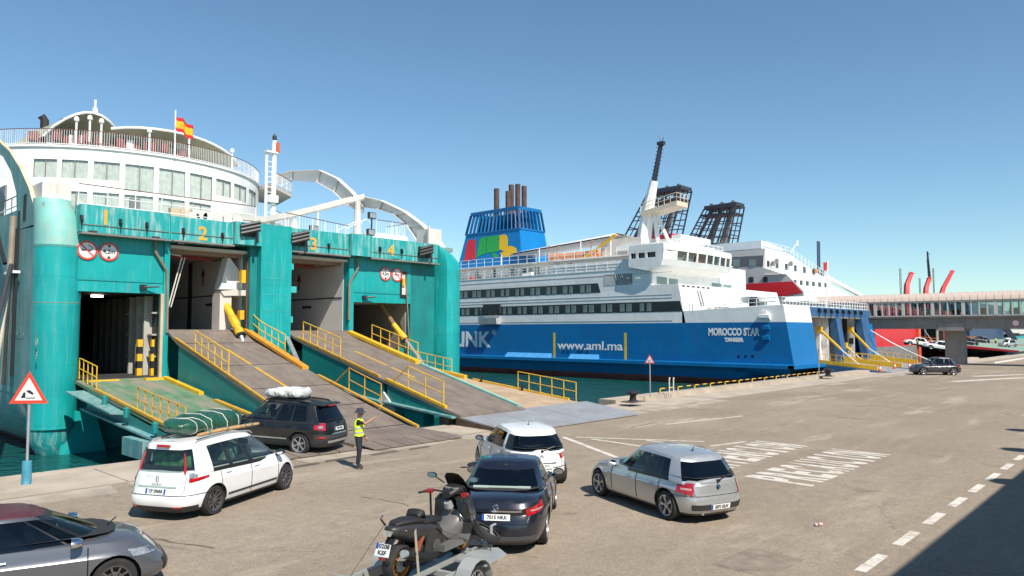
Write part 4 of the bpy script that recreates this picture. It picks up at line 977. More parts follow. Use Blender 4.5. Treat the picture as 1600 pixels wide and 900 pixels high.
# recess with slats near the front of the upper band
a, b = onX(944, 438, XS), onX(988, 438, XS)
m = MB(); m.box((XS - .015, b.y, 9.55), (XS + .02, a.y, 10.85), 0)
m.box((XS - .03, a.y - 1.7, 9.55), (XS - .01, a.y, 10.8), 2)
for k in range(6): m.bar((XS - .04, b.y + .2 + .35 * k, 9.6), (XS - .04, b.y + .9 + .3 * k, 10.8), .08, .02, mi=1)
m.build('stair_recess', [mat('recess_grey', (.22, .22, .21), .6), RAILW, mat('recess_pale', (.5, .49, .47), .6)], F2)
a, b = onX(757, 490, XS), onX(783, 490, XS); m = MB(); m.box((XS - .3, b.y, 6.5), (XS + .02, a.y, 7.8), 0); m.prism([(XS - 1.0, a.y, 5.9), (XS, a.y, 5.9), (XS, a.y, 5.1), (XS - .9, a.y, 5.1)], (0, b.y - a.y, 0), 1); m.build('pilot_balcony', [BAND, mat('seam_grey', (.4, .4, .4), .6)], F2)
# boat deck: inset wall, clutter, rails
m = MB(); m.box((XS - .05, 47, 11.3), (98, 160, 11.42)); m.build('boat_deck', WHITE, F2)
m = MB(); m.box((74.2, 48, 11.42), (96, 150, 13.1)); m.build('upper_house', WHITE, F2)
MB().box((73.0, 47.5, 13.1), (97, 150, 13.22)).build('top_deck', WHITE, F2)
m = MB()
for y in [50 + 1.15 * k for k in range(52)]:
    if rnd.random() < .6: m.box((74.15, y, 11.7), (74.2, y + rnd.uniform(.4, .95), rnd.uniform(12.5, 12.9)), rnd.choice((0, 0, 1)))
    if rnd.random() < .45: q = rnd.uniform(.2, .5); m.cbox((73.0 + rnd.uniform(-.5, .4), y, 11.42 + q / 2), (.5, rnd.uniform(.4, 1.2), q), rnd.choice((2, 1, 2, 3)))
tag(m.build('deck_clutter', [BAND, mat('recess_grey', (.22, .22, .21), .6), WHITE, mat('lifebuoy_red', (.5, .06, .03), .5)], F2), kind='stuff')
m = MB(); m.rail([(XS, 48, 11.42), (XS, 140, 11.42)], 1.05, 1.6, .03, (1.0, .66, .33)); m.build('deck_railing', RAILW, F2)
m = MB(); m.rail([(73.1, 49, 13.22), (73.1, 140, 13.22)], 1.05, 1.6, .03, (1.0, .5)); m.build('deck_railing', RAILW, F2)
# orange life rafts and davits on the top deck
RAFT = mat('raft_orange', (.62, .27, .14), .6, var=.2, scale=1.5)
for px in (872, 893, 912, 925):
    p = onX(px, 405, 75.5); m = MB(); m.tube([(75.5, p.y - 1.1, 13.9), (75.5, p.y + 1.1, 13.9)], [.5, .5], 10, 0); m.cbox((75.5, p.y, 13.4), (.7, 1.6, .4), 1); m.build('life_raft', [RAFT, WHITE], F2, 40)
for px in (858, 872, 925):
    p = onX(px, 405, 74.5); m = MB(); m.tube([(74.5, p.y, 13.2), (74.3, p.y, 14.6), (73.8, p.y - .6, 15.4)], .09, 6); m.build('davit', RAFT, F2)
p = onX(942, 390, 75); m = MB(); m.bar((75, p.y + 3, 13.4), (75, p.y - 2, 16.0), .25); m.build('deck_crane', YELL, F2)
# white canopy
m = MB()
c0, c1 = onX(795, 392, 77), onX(965, 374, 77)
rr = []
for k in range(9):
    t = k / 8; y = c0.y + (c1.y - c0.y) * t; rr.append([(75.5, y, 14.9 + 1.1 * t - .0), (77, y, 15.2 + 1.35 * t), (81, y, 15.0 + 1.3 * t)])
m.loft(rr, False); m.loft([[(x, y, z - .2) for x, y, z in r_] for r_ in rr], False)
for r_ in (rr[0], rr[3], rr[6], rr[8]): m.tube([(75.5, r_[0][1], 13.2), r_[0]], .07, 6)
m.build('canopy', WHITE, F2)
m = MB(); q = onX(975, 395, 76); m.box((76, q.y - 2.5, 13.2), (82, q.y + 3.5, 15.6)); m.build('house_block', CREAM, F2)
# bridge house
m = MB(); m.box((XS + .1, 45.2, 9.36), (96, 60, 12.5), 0); m.build('bridge_base', WHITE, F2)
for px0, px1, y0, y1 in ((1026, 1042, 432, 445), (1045, 1059, 435, 446), (1112, 1128, 442, 449), (1130, 1143, 444, 450)):
    a, b = onY(px0, y0, 45.2), onY(px1, y1, 45.2); MB().box((a.x, 45.17, b.z), (b.x, 45.21, a.z)).build('bridge_base_window', PANE2, F2)
m = MB()
for k in range(6): q = onY(1068 + 7.8 * k, 442 + .8 * k, 41.6); m.box((q.x - .32, 41.62, 9.0), (q.x + .32, 41.72, 9.25))
m.build('vent_grille', mat('vent_dark', (.06, .06, .06), .6), F2)
# overhanging wheelhouse
wx0, wx1, wy = 71.4, 88.3, 43.0
m = MB()
f0 = [(wx0, wy + .25), (wx0 + 1.0, wy), (80, wy - .35), (wx1 - 1.5, wy), (wx1, wy + .5)]
def wring(z, dy=0, ins=0): return [(wx0 + ins, 47.8, z)] + [(x + (ins if x < 75 else -ins if x > 85 else 0), y + dy, z) for x, y in f0] + [(wx1 - ins, 47.8, z)]
m.loft([wring(11.5, .3), wring(12.2, 0)], False); m.loft([wring(13.25, -.12), wring(13.85, -.1)], False)
m.prism([V(p) for p in wring(13.85, -.1)], (0, 0, .1)); m.build('wheelhouse', WHITE, F2)
# sloping underside
m = MB(); m.loft([wring(11.5, .3), [(x, 45.3, 10.7 + .3 * abs(x - 80) / 9) for x, y, z in wring(11.5)]], False); m.build('wheelhouse_soffit', WHITE, F2)
wr0, wr1 = wring(12.2, .1), wring(13.25, -.02)
m = MB()
cols = [(71.9, 72.9), (73.9, 75.9), (76.2, 78.0), (78.3, 80.1), (80.4, 82.0), (82.3, 83.8), (84.1, 85.5), (85.8, 87.0)]
def fy(x):
    for (a, ya), (b, yb) in zip(f0[:-1], f0[1:]):
        if a <= x <= b: return ya + (yb - ya) * (x - a) / (b - a)
    return f0[-1][1]
last = wx0
mul = MB()
for a, b in cols[1:]:
    mul.prism([(last, fy(last), 12.2), (a, fy(a), 12.2), (a, fy(a) - .12, 13.25), (last, fy(last) - .12, 13.25)], (0, .1, 0)); last = b
    wp = MB(); wp.prism([(a, fy(a) + .06, 12.2), (b, fy(b) + .06, 12.2), (b, fy(b) - .06, 13.25), (a, fy(a) - .06, 13.25)], (0, .03, 0)); wo = wp.build('bridge_window', CLEAR, F2)
    bl = MB(); bl.prism([(a, fy(a) + .5, 12.2), (b, fy(b) + .5, 12.2), (b, fy(b) + .4, 13.25), (a, fy(a) + .4, 13.25)], (0, .03, 0)); bl.build('blind', mat(*[('blind_pale', (.42, .45, .40), .8), ('blind_green', (.25, .32, .30), .8), ('blind_brown', (.22, .10, .06), .8), ('blind_dark', (.04, .05, .05), .6)][[0, 1, 2, 2, 3, 0, 3][cols[1:].index((a, b))]]), wo)
mul.prism([(last, fy(last), 12.2), (wx1, fy(wx1), 12.2), (wx1, fy(wx1) - .12, 13.25), (last, fy(last) - .12, 13.25)], (0, .1, 0)); mul.build('bridge_mullion', WHITE, F2)
m = MB(); m.box((wx0, 43.3, 12.2), (wx0 + .1, 44.2, 13.25)); m.box((wx0, 45.3, 12.2), (wx0 + .1, 45.6, 13.25)); m.box((wx0, 46.5, 12.2), (wx0 + .1, 46.8, 13.25)); m.box((wx0, 47.5, 12.2), (wx0 + .1, 47.8, 13.25)); m.box((wx0 + .3, 44, 12.21), (wx0 + .32, 47.7, 13.24), 1); m.box((wx0 + .006, 44.21, 12.21), (wx0 + .094, 47.49, 12.45)); m.box((wx0 + .006, 44.21, 13.05), (wx0 + .094, 47.49, 13.24)); m.box((wx1 - .1, 43.5, 12.2), (wx1, 47.8, 13.25)); m.box((wx0 + .2, 47.6, 12.15), (wx1, 47.8, 13.3)); m.build('wheelhouse_side', [WHITE, BAND], F2)
MB().prism([(XS, 45.2, 11.3), (XS, 49.5, 11.3), (XS, 49.0, 12.4), (XS, 45.2, 12.4)], (.2, 0, 0)).build('bridge_wing', WHITE, F2)
m = MB(); m.box((75, 44.5, 13.96), (86, 52, 14.6)); m.box((80, 46, 14.6), (83.5, 50, 15.6)); m.rail([(75, 44.2, 13.96), (87.5, 44.2, 13.96)], .9, 1.2, .03, (1, .5)); m.build('monkey_island', WHITE, F2)
# mast: white tapered post, platform, black lattice top
mp_ = onX(1006, 380, 77.0); MX, MYy = 77.0, mp_.y
def mpt(px, py): return onX(px, py, 77.0)
m = MB(); m.tube([mpt(1005, 385), mpt(1012, 330), mpt(1022, 283)], [.95, .75, .5], 8); m.tube([mpt(1022, 330), mpt(1028, 375)], .28, 6); m.tube([mpt(1024, 330), mpt(1045, 378)], .22, 6); m.build('main_mast', WHITE, F2, 40)
m = MB(); a, b = mpt(1022, 283), mpt(1033, 224)
for dx in (-.3, .3): m.tube([a + V((0, dx, 0)), b + V((0, dx * .7, 0))], .09, 5)
m.tube([a + V((.4, 0, 0)), b + V((.3, 0, 0))], .09, 5); m.tube([a, b], [.3, .2], 6)
for k in range(10): q = a.lerp(b, k / 10); m.bar(q + V((0, .5, 0)), q + V((0, -.5, .15)), .07)
m.cbox(b, (.5, .9, .4)); m.tube([b, b + V((0, .3, 1.0))], .05, 4); m.tube([b, b + V((0, -.35, .7))], .04, 4); m.build('mast_top', mat('mast_black', (.03, .03, .045), .5), F2)
m = MB(); pa, pb = mpt(1008, 333), mpt(1064, 318)
m.prism([(76.0, pa.y, pa.z - .5), (76.0, pb.y, pb.z - .3), (78.6, pb.y, pb.z - .3), (78.6, pa.y, pa.z - .5)], (0, 0, .55), 0); m.rail([(76.0, pa.y, pa.z), (76.0, pb.y, pb.z + .2), (78.6, pb.y, pb.z + .2)], 1.0, .8, .04, (1, .5), mi=0)
m.build('mast_platform', [mat('platform_cream', (.62, .52, .40), .6, var=.1)], F2)
# funnel
fz0, fz1 = 13.2, 22.4
fb = [V((78, 84, fz0)), V((78, 70.3, fz0)), V((84.5, 70.3, fz0)), V((84.5, 84, fz0))]
ft = [V((78.9, 81.5, fz1)), V((78.9, 71.8, fz1)), V((83.8, 71.8, fz1)), V((83.8, 81.5, fz1))]
def fpt(i, t): return fb[i].lerp(ft[i], t)
FBL = mat('funnel_blue', (.0, .16, .42), .45, var=.08, scale=.5)
m = MB(); m.loft([[fpt(i, 0) for i in range(4)], [fpt(i, .62) for i in range(4)]], True); m.add([fpt(i, .62) for i in range(4)], [(0, 1, 2, 3)])
m.build('funnel', FBL, F2)
m = MB(); m.loft([[fpt(i, .6).lerp((fpt(0, .6) + fpt(2, .6)) / 2, .28) for i in range(4)], [fpt(i, .9).lerp((fpt(0, .9) + fpt(2, .9)) / 2, .28) for i in range(4)]], True, 0, True); m.build('funnel_casing', mat('casing_dark', (.01, .03, .07), .7), F2)
m = MB()
for i in range(4):
    j = (i + 1) % 4; n = 14 if i in (0, 2) else 7
    for k in range(n + 1):
        t = k / n; m.bar(fpt(i, .62).lerp(fpt(j, .62), t), fpt(i, .95).lerp(fpt(j, .95), t), .16 if k % 7 else .3, .3)
    m.bar(fpt(i, .97), fpt(j, .97), .35, .45); m.bar(fpt(i, .63), fpt(j, .63), .25, .25)
m.build('funnel_grille', mat('grille_blue', (.0, .12, .32), .45), F2)
for i, (px, yt) in enumerate(((776, 295), (794, 299), (799, 289), (809, 288), (819, 291))):
    p = onY(px, yt, 77); m = MB(); m.lathe([(.42, 19.0), (.42, p.z)], (p.x, 77, 0), 10); m.build('exhaust_pipe', mat('exhaust_rust', (.09, .05, .04), .8, var=.35, scale=1.2), F2, 40)
nrm = (fpt(0, 1) - fpt(1, 0)).cross(fpt(1, 1) - fpt(1, 0)).normalized()
def onF(px, py):
    d = ray(px, py); o = V((0, 0, CAMZ)); t = (fpt(1, 0) - o).dot(nrm) / d.dot(nrm); return o + d * t - V((.03, 0, 0))
def cp(x, y): return onF(700 + x / 5.0, 270 + y / 5.0)
LG = {'logo_red': ((.55, .02, .03), [[(150, 545), (165, 525), (215, 520), (215, 680), (200, 688), (180, 662), (150, 695), (125, 695)]]),
      'logo_green': ((.02, .32, .06), [[(245, 530), (262, 505), (300, 500), (300, 630), (270, 638), (240, 655), (222, 672), (232, 600)], [(304, 498), (400, 488), (400, 612), (304, 628)], [(340, 632), (375, 625), (392, 655), (380, 665), (362, 662)]]),
      'logo_yellow': ((.70, .42, .01), [[(405, 490), (440, 480), (460, 490), (468, 520), (468, 572), (500, 572), (535, 590), (540, 650), (450, 660), (425, 655), (408, 632), (440, 610), (402, 600)]])}
for nme, (c, polys) in LG.items():
    m = MB()
    for pl_ in polys: m.prism([cp(*q) for q in pl_], (-.03, 0, 0))
    m.build('funnel_emblem', mat(nme, c, .5, var=.06), F2)
m = MB()
for k in range(6): a, b = cp(130 + 2 * k, 560 + 25 * k), cp(538, 545 + 25 * k - 10); m.bar(a - V((.02, 0, 0)), b - V((.02, 0, 0)), .03, .03)
m.build('funnel_seam', mat('grille_blue', (.0, .12, .32), .45), F2) if False else None
# ---------------------------------------------------------------- stern doors of the blue ferry
m = MB(); m.box((78.7, yr(6.2) + .05, 5.78), (98.2, yr(6.2) + .8, 6.7)); m.build('header_beam', NAVY, F2)
def post(x0, x1, name='door_post'):
    m = MB(); m.hexa([(x0, yr(.6), .3), (x1, yr(.6), .3), (x1, yr(.6) + .8, .3), (x0, yr(.6) + .8, .3), (x0, yr(5.8), 5.78), (x1, yr(5.8), 5.78), (x1, yr(5.8) + .8, 5.78), (x0, yr(5.8) + .8, 5.78)]); return m.build(name, NAVY, F2)
post(86.0, 87.4); post(94.6, 97.2)
m = MB(); m.box((79.0, 29.9, 5.6), (94.6, 30.4, 5.76)); m.build('header_trim', mat('trim_grey', (.2, .19, .17), .6), F2)
for k in range(8): p = onY(1279 + 9.3 * k, 483 + .7 * k, 29.9); inst('latch_hook', hkm, (p.x, 29.92, 6.25), F2, sc=(1.3, 1.3, 1.3))
for x0, x1 in ((78.7, 86.0), (87.4, 94.6)):
    m = MB(); m.box((x0 - .1, 30.2, .6), (x0, 44, 5.9)); m.box((x1, 30.7, .6), (x1 + .1, 44, 5.9)); m.box((x0, 44, .6), (x1, 44.2, 5.9)); m.box((x0, 30.2, 5.9), (x1, 44, 5.95)); m.box((x0, 30.0, .55), (x1, 44, .62)); m.build('vehicle_deck', GREYW, F2)
    m = MB(); m.box((x1 - .5, 31.5, .7), (x1 - .02, 31.9, 5.9)); m.box((x1 - .3, 33.5, .7), (x1 - .02, 33.8, 5.9)); m.box((x1 - .15, 30.8, 2.6), (x1 - .02, 31.3, 3.3)); m.build('deck_post', BLACK if x0 > 80 else GREYW, F2)
def ram2(a, b, c):
    m = MB(); m.tube([a, b], .15, 8, 0); m.tube([b, c], .06, 6, 1); m.cbox(a, (.5, .5, .7), 0); m.build('hydraulic_ram', [YELL, RAILW], F2)
ram2(onY(1281, 515, 31), onY(1313, 545, 28.5), onY(1345, 572, 26.2)); ram2(onY(1329, 515, 31), onY(1357, 544, 28.5), onY(1400, 572, 26)); ram2(onY(1320, 540, 29.5), onY(1330, 548, 28.8), onY(1366, 578, 26))
# ramps of the blue ferry
def rampB(x0, x1, name='vehicle_ramp'):
    rp = thing(name, (x0, 29.3, .7), None, None); rp.parent = F2; rp.location = V((x0, 29.3, .7)) - F2.location
    tp = [(29.5, .72), (27.5, .62), (22.3, .08)]
    m = MB()
    for a, b in zip(tp[:-1], tp[1:]): m.prism([(x0, a[0], a[1]), (x0, b[0], b[1]), (x0, b[0], b[1] - .12), (x0, a[0], a[1] - .5)], (x1 - x0, 0, 0))
    m.build('ramp_deck', PLATE, rp)
    m = MB(); m.prism([(x0 - .06, 29.5, .7), (x0 - .06, 22.8, .1), (x0 - .06, 24, -.45), (x0 - .06, 29.5, -.6)], (.06, 0, 0)); m.build('side_girder', NAVY, rp)
    kerb(rp, x0, x0 + .2, tp, 29.3, 23.6, YELL, .42); kerb(rp, x1 - .2, x1, tp, 29.3, 24.0, YELL, .5)
    rrail(rp, x0 + .1, tp, 29.2, 25.5, 1.0, 7); rrail(rp, x1 - .1, tp, 29.2, 24.0, 1.0, 8)
    return rp
rampB(79.2, 86.3); rampB(87.6, 95.5)
# stern deck rail, ventilator, clutter
m = MB(); m.rail([(XS + .2, 39, 6.1), (XS + .2, 30.2, 6.4), (98, 30.2, 6.4)], 1.15, .9, .035, (1, .66, .33)); m.build('deck_railing', RAILW, F2)
p = onY(1185, 460, 36); m = MB(); m.lathe([(1.1, 6.0), (1.1, 6.5), (.9, 7.0), (.9, 7.4)], (p.x, 36, 0), 12); m.lathe([(1.9, 7.4), (1.95, 7.95), (1.3, 8.3), (.3, 8.55)], (p.x, 36, 0), 10); m.build('ventilator', WHITE, F2, 40)
m = MB(); m.lathe([(.75, 35.0), (.75, 35.6), (.5, 35.6), (.5, 35.3)], (onY(1182, 473, 35).x, 0, 7.1), 14, 'Y'); m.build('cable_reel', BLACK, F2, 40)
p = onY(1255, 462, 34); m = MB(); m.prism([(p.x - 2.2, 33, 7.6), (p.x + 2.2, 33, 7.6), (p.x + 1.2, 33, 8.2), (p.x - 1.2, 33, 8.2)], (0, 2.5, 0)); m.box((p.x - .5, 33.4, 6), (p.x + .5, 34.4, 7.6)); m.build('ventilator', WHITE, F2)
m = MB()
for k in range(26):
    p = onY(rnd.uniform(1075, 1170), 478, 37.5); h = rnd.uniform(.3, .75); m.cbox((max(p.x, 73.0), 37.5 + rnd.uniform(-1, 1.5), 6.02 + h / 2), (rnd.uniform(.15, .6), .4, h), rnd.choice((0, 1, 2, 2)))
tag(m.build('mooring_gear', [BLACK, mat('recess_grey', (.22, .22, .21), .6), CREAM], F2), kind='stuff')
m = MB(); a, b = onY(1092, 445, 40.6), onY(1097, 470, 39.5)
m.tube([onY(1090, 455, 40), onY(1096, 478, 39)], .09); m.tube([onY(1094, 455, 40), onY(1100, 478, 39)], .09); m.build('deck_ladder', mat('recess_grey', (.22, .22, .21), .6), F2)
# Moroccan ensign
p = onY(1290, 470, 33); q = onY(1293, 408, 33)
m = MB(); m.tube([(p.x, 33, 6.1), (q.x, 33, q.z)], .07, 6); fp = m.build('flag_pole', RAILW, F2)
m = MB(); b0 = V((q.x, 33, q.z - .1)); rr = []
for f in (0, 1): rr.append([b0 + V((-1.35 * i / 10, .12 * math.sin(i), -f * 1.0 - .2 * i / 10 + .05 * math.sin(i))) for i in range(11)])
m.loft(rr, False); m.build('flag_cloth', mat('ensign_red', (.55, .02, .03), .8), fp, 60)
m = MB(); c = b0 + V((-.65, -.08, -.6))
st = [(c.x + (.24 if k % 2 == 0 else .1) * math.sin(math.pi * k / 5), c.y, c.z + (.24 if k % 2 == 0 else .1) * math.cos(math.pi * k / 5)) for k in range(10)]
m.prism(st, (0, -.02, 0)); m.build('flag_star', mat('star_green', (.02, .12, .04), .8), fp)
# ================================================================= FERRY 3 : red and white, behind
F3 = thing('car_ferry', (118, 46, -1.5), 'white ferry with red wedge and two black lattice funnels behind the blue ferry', 'ferry')
X3 = 105.0
WSHADE = mat('ship_white_shaded', (.52, .50, .48), .5, var=.04); DGREY = mat('ship_darkgrey', (.12, .12, .13), .4, var=.08)  # house side is white, its shade put into this first grey
def P3(px, py): return onX(px, py, X3)
def slab3(pts, m_, name, th=.25): return MB().prism([P3(*q) for q in pts], (th, 0, 0)).build(name, m_, F3)
MB().box((X3 + .3, 46.5, -3), (121, 170, 8.2)).build('hull', RED, F3)
slab3([(1100, 520), (1262, 520), (1255, 455), (1230, 430), (1192, 418), (1100, 418)], WSHADE, 'house_side')
slab3([(1100, 418), (1192, 418), (1195, 388), (1100, 398)], WSHADE, 'house_side')
m = MB(); m.prism([P3(1100, 417) - V((.04, 0, 0)), P3(1192.5, 416) - V((.04, 0, 0)), P3(1192.5, 399) - V((.04, 0, 0)), P3(1100, 404) - V((.04, 0, 0))], (.04, 0, 0)); m.build('window_band', DGREY, F3)
for px in (1150, 1175): a, b = P3(px - 5, 408), P3(px + 6, 416); MB().box((X3 - .08, b.y, b.z), (X3 - .03, a.y, a.z + .2)).build('lounge_window', PANE2, F3)
m = MB(); m.prism([P3(1100, 452) - V((.05, 0, 0)), P3(1148, 444.5) - V((.05, 0, 0)), P3(1238, 439.5) - V((.05, 0, 0)), P3(1254, 457) - V((.05, 0, 0)), P3(1230, 462) - V((.05, 0, 0)), P3(1100, 480) - V((.05, 0, 0))], (.04, 0, 0)); m.build('red_wedge', mat('wedge_red', (.66, .02, .03), .45, var=.05), F3)
for px in (1152, 1174, 1196): a, b = P3(px - 3.5, 433), P3(px + 3.5, 441); MB().box((X3 - .06, b.y, b.z), (X3 - .01, a.y, a.z)).build('side_window', BAND, F3)
# stern block facing the quay
Y3 = onX(1195, 400, X3).y
def Q3(px, py, y=None): return onY(px, py, y or Y3)
a, b = Q3(1194, 390), Q3(1315, 430)
m = MB(); m.prism([(X3 + .25, Y3, 5), (Q3(1300, 500).x, Y3, 5), (Q3(1300, 500).x, Y3, 12.6), (X3 + 9, Y3, 16.2), (X3 + .25, Y3, 16.4)], (0, 60, 0)); m.build('stern_house', WHITE, F3)
Y4 = Y3 - 3.2
m = MB(); m.prism([onY(1228, 428, Y4), onY(1290, 440, Y4), onY(1330, 462, Y4), onY(1330, 500, Y4), onY(1262, 500, Y4), onY(1250, 455, Y4)], (0, 3.3, 0)); m.build('stern_house', WHITE, F3)
for row, (x0, x1, n, y0, y1, dy, yy) in enumerate(((1200, 1285, 7, 407, 417, 2.4, Y3), (1242, 1290, 6, 437, 444, 1.0, Y4))):
    for k in range(n):
        px = x0 + (x1 - x0) * k / (n - 1); a = onY(px - 2, y0 + dy * k, yy); b = onY(px + 2, y1 + dy * k, yy); MB().box((a.x, yy - .06, b.z), (b.x, yy + .02, a.z)).build('cabin_window', BAND, F3)
m = MB(); a, b = onY(1268, 462, Y4 - .1), onY(1312, 470, Y4 - .1); m.box((a.x, Y4 - .15, 8.3), (b.x, Y4 - .02, 9.2)); m.build('mooring_opening', DGREY, F3)
m = MB()
tz = [(X3, Y3 + 30, 18.5), (X3 + 5, Y3 + 1, 17.2), (onY(1275, 415, Y3).x, Y3 + 1, onY(1275, 405, Y3).z)]
m.prism([(X3, Y3 + .5, 16.4), (X3 + 24, Y3 + .5, 12.0), (X3 + 24, Y3 + .5, 13.2), (X3 + 6, Y3 + .5, 17.2), (X3, Y3 + .5, 17.6)], (0, 50, 0)); m.build('solarium', mat('solarium', (.66, .70, .72), .3, var=.08), F3)
m = MB(); m.rail([(X3 + .3, Y3 - .1, 16.4), (X3 + 9, Y3 - .1, 16.2), (Q3(1300, 440).x, Y3 - .1, 12.6)], 1.0, 1.6, .05, (1, .5)); m.build('deck_railing', RAILW, F3)
for (p0, p1) in (((1290, 432), (1345, 462)), ((1300, 450), (1345, 475))): MB().bar(onY(*p0, Y3 - 2), onY(*p1, Y3 - 4), .6, .5).build('stern_strut', WHITE, F3)
m = MB(); a, b = onY(1279, 408, Y3 + 6), onY(1279, 377, Y3 + 6)
for dx in (-.5, .4): m.tube([a + V((dx, 0, -4)), b + V((dx, 0, 0))], .16, 5)
for k in range(8): q = a.lerp(b, k / 8); m.bar(q - V((.5, 0, 0)), q + V((.4, 0, 0)), .12)
m.build('aft_mast', mat('mast_blue', (.04, .07, .13), .5), F3)
m = MB(); a, b = onY(1235, 396, Y3 + 8), onY(1245, 380, Y3 + 8); m.tube([a, b], .1, 5); m.cbox(b, (.7, .3, 1.0)); m.build('antenna', WHITE, F3)
m = MB()
for px, y0 in ((1208, 412), (1214, 408), (1236, 412), (1275, 424)): p = onY(px, y0, Y3 - .4); m.cbox(p, (.5, .4, .7), 0 if px > 1270 else 1)
m.build('life_saving_gear', [RAFT, mat('recess_grey', (.22, .22, .21), .6)], F3)
# lattice funnels
LAT = mat('lattice_black', (.03, .035, .05), .5); PIPE = mat('pipe_grey', (.16, .145, .14), .5, .2, var=.25)
def lattice(px, base_y, tops, x0, wx):
    # px = (left base, right base), tops = (left top, right top) in the photograph on the near plane
    f = thing('lattice_funnel', (x0, 80, 15), None, None); f.parent = F3; f.location = V((x0 + wx / 2, onX(px[1], base_y[1], x0).y, 15)) - F3.location
    A = onX(px[0], base_y[0], x0); B = onX(px[1], base_y[1], x0); C_ = onX(tops[0][0], tops[0][1], x0); D = onX(tops[1][0], tops[1][1], x0)
    m = MB(); nn = 8; wv = V((wx, 0, 0))
    for off in (V((0, 0, 0)), wv):
        for k in range(nn + 1): m.bar((A.lerp(B, k / nn)) + off, (C_.lerp(D, k / nn)) + off, .2 if k in (0, nn) else .13)
        for k in range(6): t = k / 5 * .98; m.bar(A.lerp(C_, t) + off, B.lerp(D, t) + off, .16)
    for t in (0, .25, .5, .75, 1):
        for P_, Q_ in ((A, C_), (B, D)): m.bar(P_.lerp(Q_, t), P_.lerp(Q_, t) + wv, .16)
    m.build('lattice', LAT, f)
    m = MB(); top = [C_, D, D + wv, C_ + wv]; m.prism(top, (0, 0, .55)); mid = [C_.lerp(A, .22), D.lerp(B, .22), D.lerp(B, .22) + wv, C_.lerp(A, .22) + wv]; m.prism(mid, (0, 0, .3)); m.build('top_plate', LAT, f)
    for k in range(5):
        t = .16 + .17 * k; m = MB(); q = .3 + .4 * (k % 2); m.tube([A.lerp(B, t) + wv * q, C_.lerp(D, t) + wv * q, C_.lerp(D, t) + wv * q + V((0, 0, 1.0))], .3, 8); m.build('exhaust_pipe', PIPE, f, 40)
    return f
lattice((974, 1048), (373, 369), ((1012, 302), (1064, 294)), 108, 3.6)
lattice((1074, 1138), (377, 382), ((1100, 327), (1150, 320)), 118, 3.2)
m = MB(); a, b = onX(985, 400, 108), onX(1050, 370, 108); m.box((108, b.y, 13), (117, a.y, b.z + .6)); m.build('funnel_casing', mat('wedge_red', (.66, .02, .03), .45), F3)
a, b = onX(1050, 400, 107), onX(1064, 366, 107); MB().box((107, b.y, 12), (117, a.y, b.z)).build('house_block', WHITE, F3)
MB().box((106, Y3 + 20, 8), (126, 165, 16.5)).build('upper_house', WHITE, F3)
# ================================================================= FOOTBRIDGE
XB = 104.0
FB = thing('footbridge', (XB, 22.3, 0), 'raised covered passenger footbridge with glazed walls and a ribbed pink roof on grey columns', 'footbridge')
ROOFP = mat('roof_pink', (.58, .45, .37), .5, var=.12, scale=.6, dirt=(.42, .3, .25), damt=.4)
BGREY = mat('bridge_grey', (.27, .25, .225), .7, var=.12, scale=.5, dirt=(.12, .11, .1), damt=.5, streak=1, dscale=.4)
YA, YB = -6.0, 40.0
m = MB(); m.box((XB, YA, 4.45), (XB + 4.2, YB, 5.75), 0); m.build('girder', BGREY, FB)
m = MB(); m.box((XB - .35, YA, 5.752), (XB + 4.5, YB, 6.0)); m.build('floor_slab', mat('slab_dark', (.12, .115, .11), .7, var=.1), FB)
m = MB(); m.box((XB - .25, YA, 6.002), (XB - .1, YB, 6.12)); m.box((XB - .2, YA, 7.75), (XB + 4.4, YB, 7.95)); m.build('eaves_beam', CREAM, FB)
arc = [(XB - .35 + 2.45 * (1 - math.cos(R(t))), 7.95 + 1.05 * math.sin(R(t))) for t in range(0, 181, 20)]
y = YA; k = 0; rfm = None
m = MB(); m.loft([[(x, 0, z) for x, z in arc], [(x, .84, z) for x, z in arc]], False); o = m.build('roof_panel', ROOFP, None, 60, world=False); rfm = o.data; bpy.data.objects.remove(o)
m = MB(); m.loft([[(x - .05 * (5 - i) / 5, 0, z + .06) for i, (x, z) in enumerate(arc)], [(x - .05 * (5 - i) / 5, .07, z + .06) for i, (x, z) in enumerate(arc)]], False); o = m.build('roof_rib', CREAM, None, world=False); rbm = o.data; bpy.data.objects.remove(o)
m = MB(); m.box((0, 0, 0), (.02, .70, 1.63)); o = m.build('glazing', glass('bridge_glass', (.78, .86, .88)), None, world=False); glm = o.data; bpy.data.objects.remove(o)
m = MB(); m.box((-.12, -.07, 0), (.12, .07, 1.63)); o = m.build('window_post', CREAM, None, world=False); psm = o.data; bpy.data.objects.remove(o)
while y < YB - .1:
    inst('roof_panel', rfm, (0, y, 0), FB); inst('roof_rib', rbm, (0, y - .03, 0), FB)
    inst('glazing', glm, (XB - .18, y + .07, 6.12), FB); inst('glazing', glm, (XB + 4.2, y + .07, 6.12), FB)
    inst('window_post', psm, (XB - .15, y, 6.12), FB, sc=(1, 2.6 if k % 4 == 0 else 1, 1)); inst('window_post', psm, (XB + 4.2, y, 6.12), FB)
    y += .84; k += 1
for yy in (22.3, 2.0):
    m = MB(); m.box((XB + 1.2, yy - 1.0, -.2), (XB + 3.2, yy + 1.0, 4.45)); m.box((XB - .1, yy - 1.4, 4.2), (XB + 4.3, yy + 1.4, 5.2)); m.build('column', BGREY, FB)
for k in range(9):
    m = MB(); yy = 10 + k * 3.1; m.cbox((XB + 3.2, yy, 6.55), (.5, .9, .9), k % 3); m.build('lounge_bench', [mat('bench_red', (.35, .04, .03), .5), BLACK, CREAM], FB)
m = MB(); m.lathe([(.42, XB - .04), (.42, XB)], (0, 15.6, 5.1), 14, 'X'); sg = m.build('round_notice', SIGNW, FB)
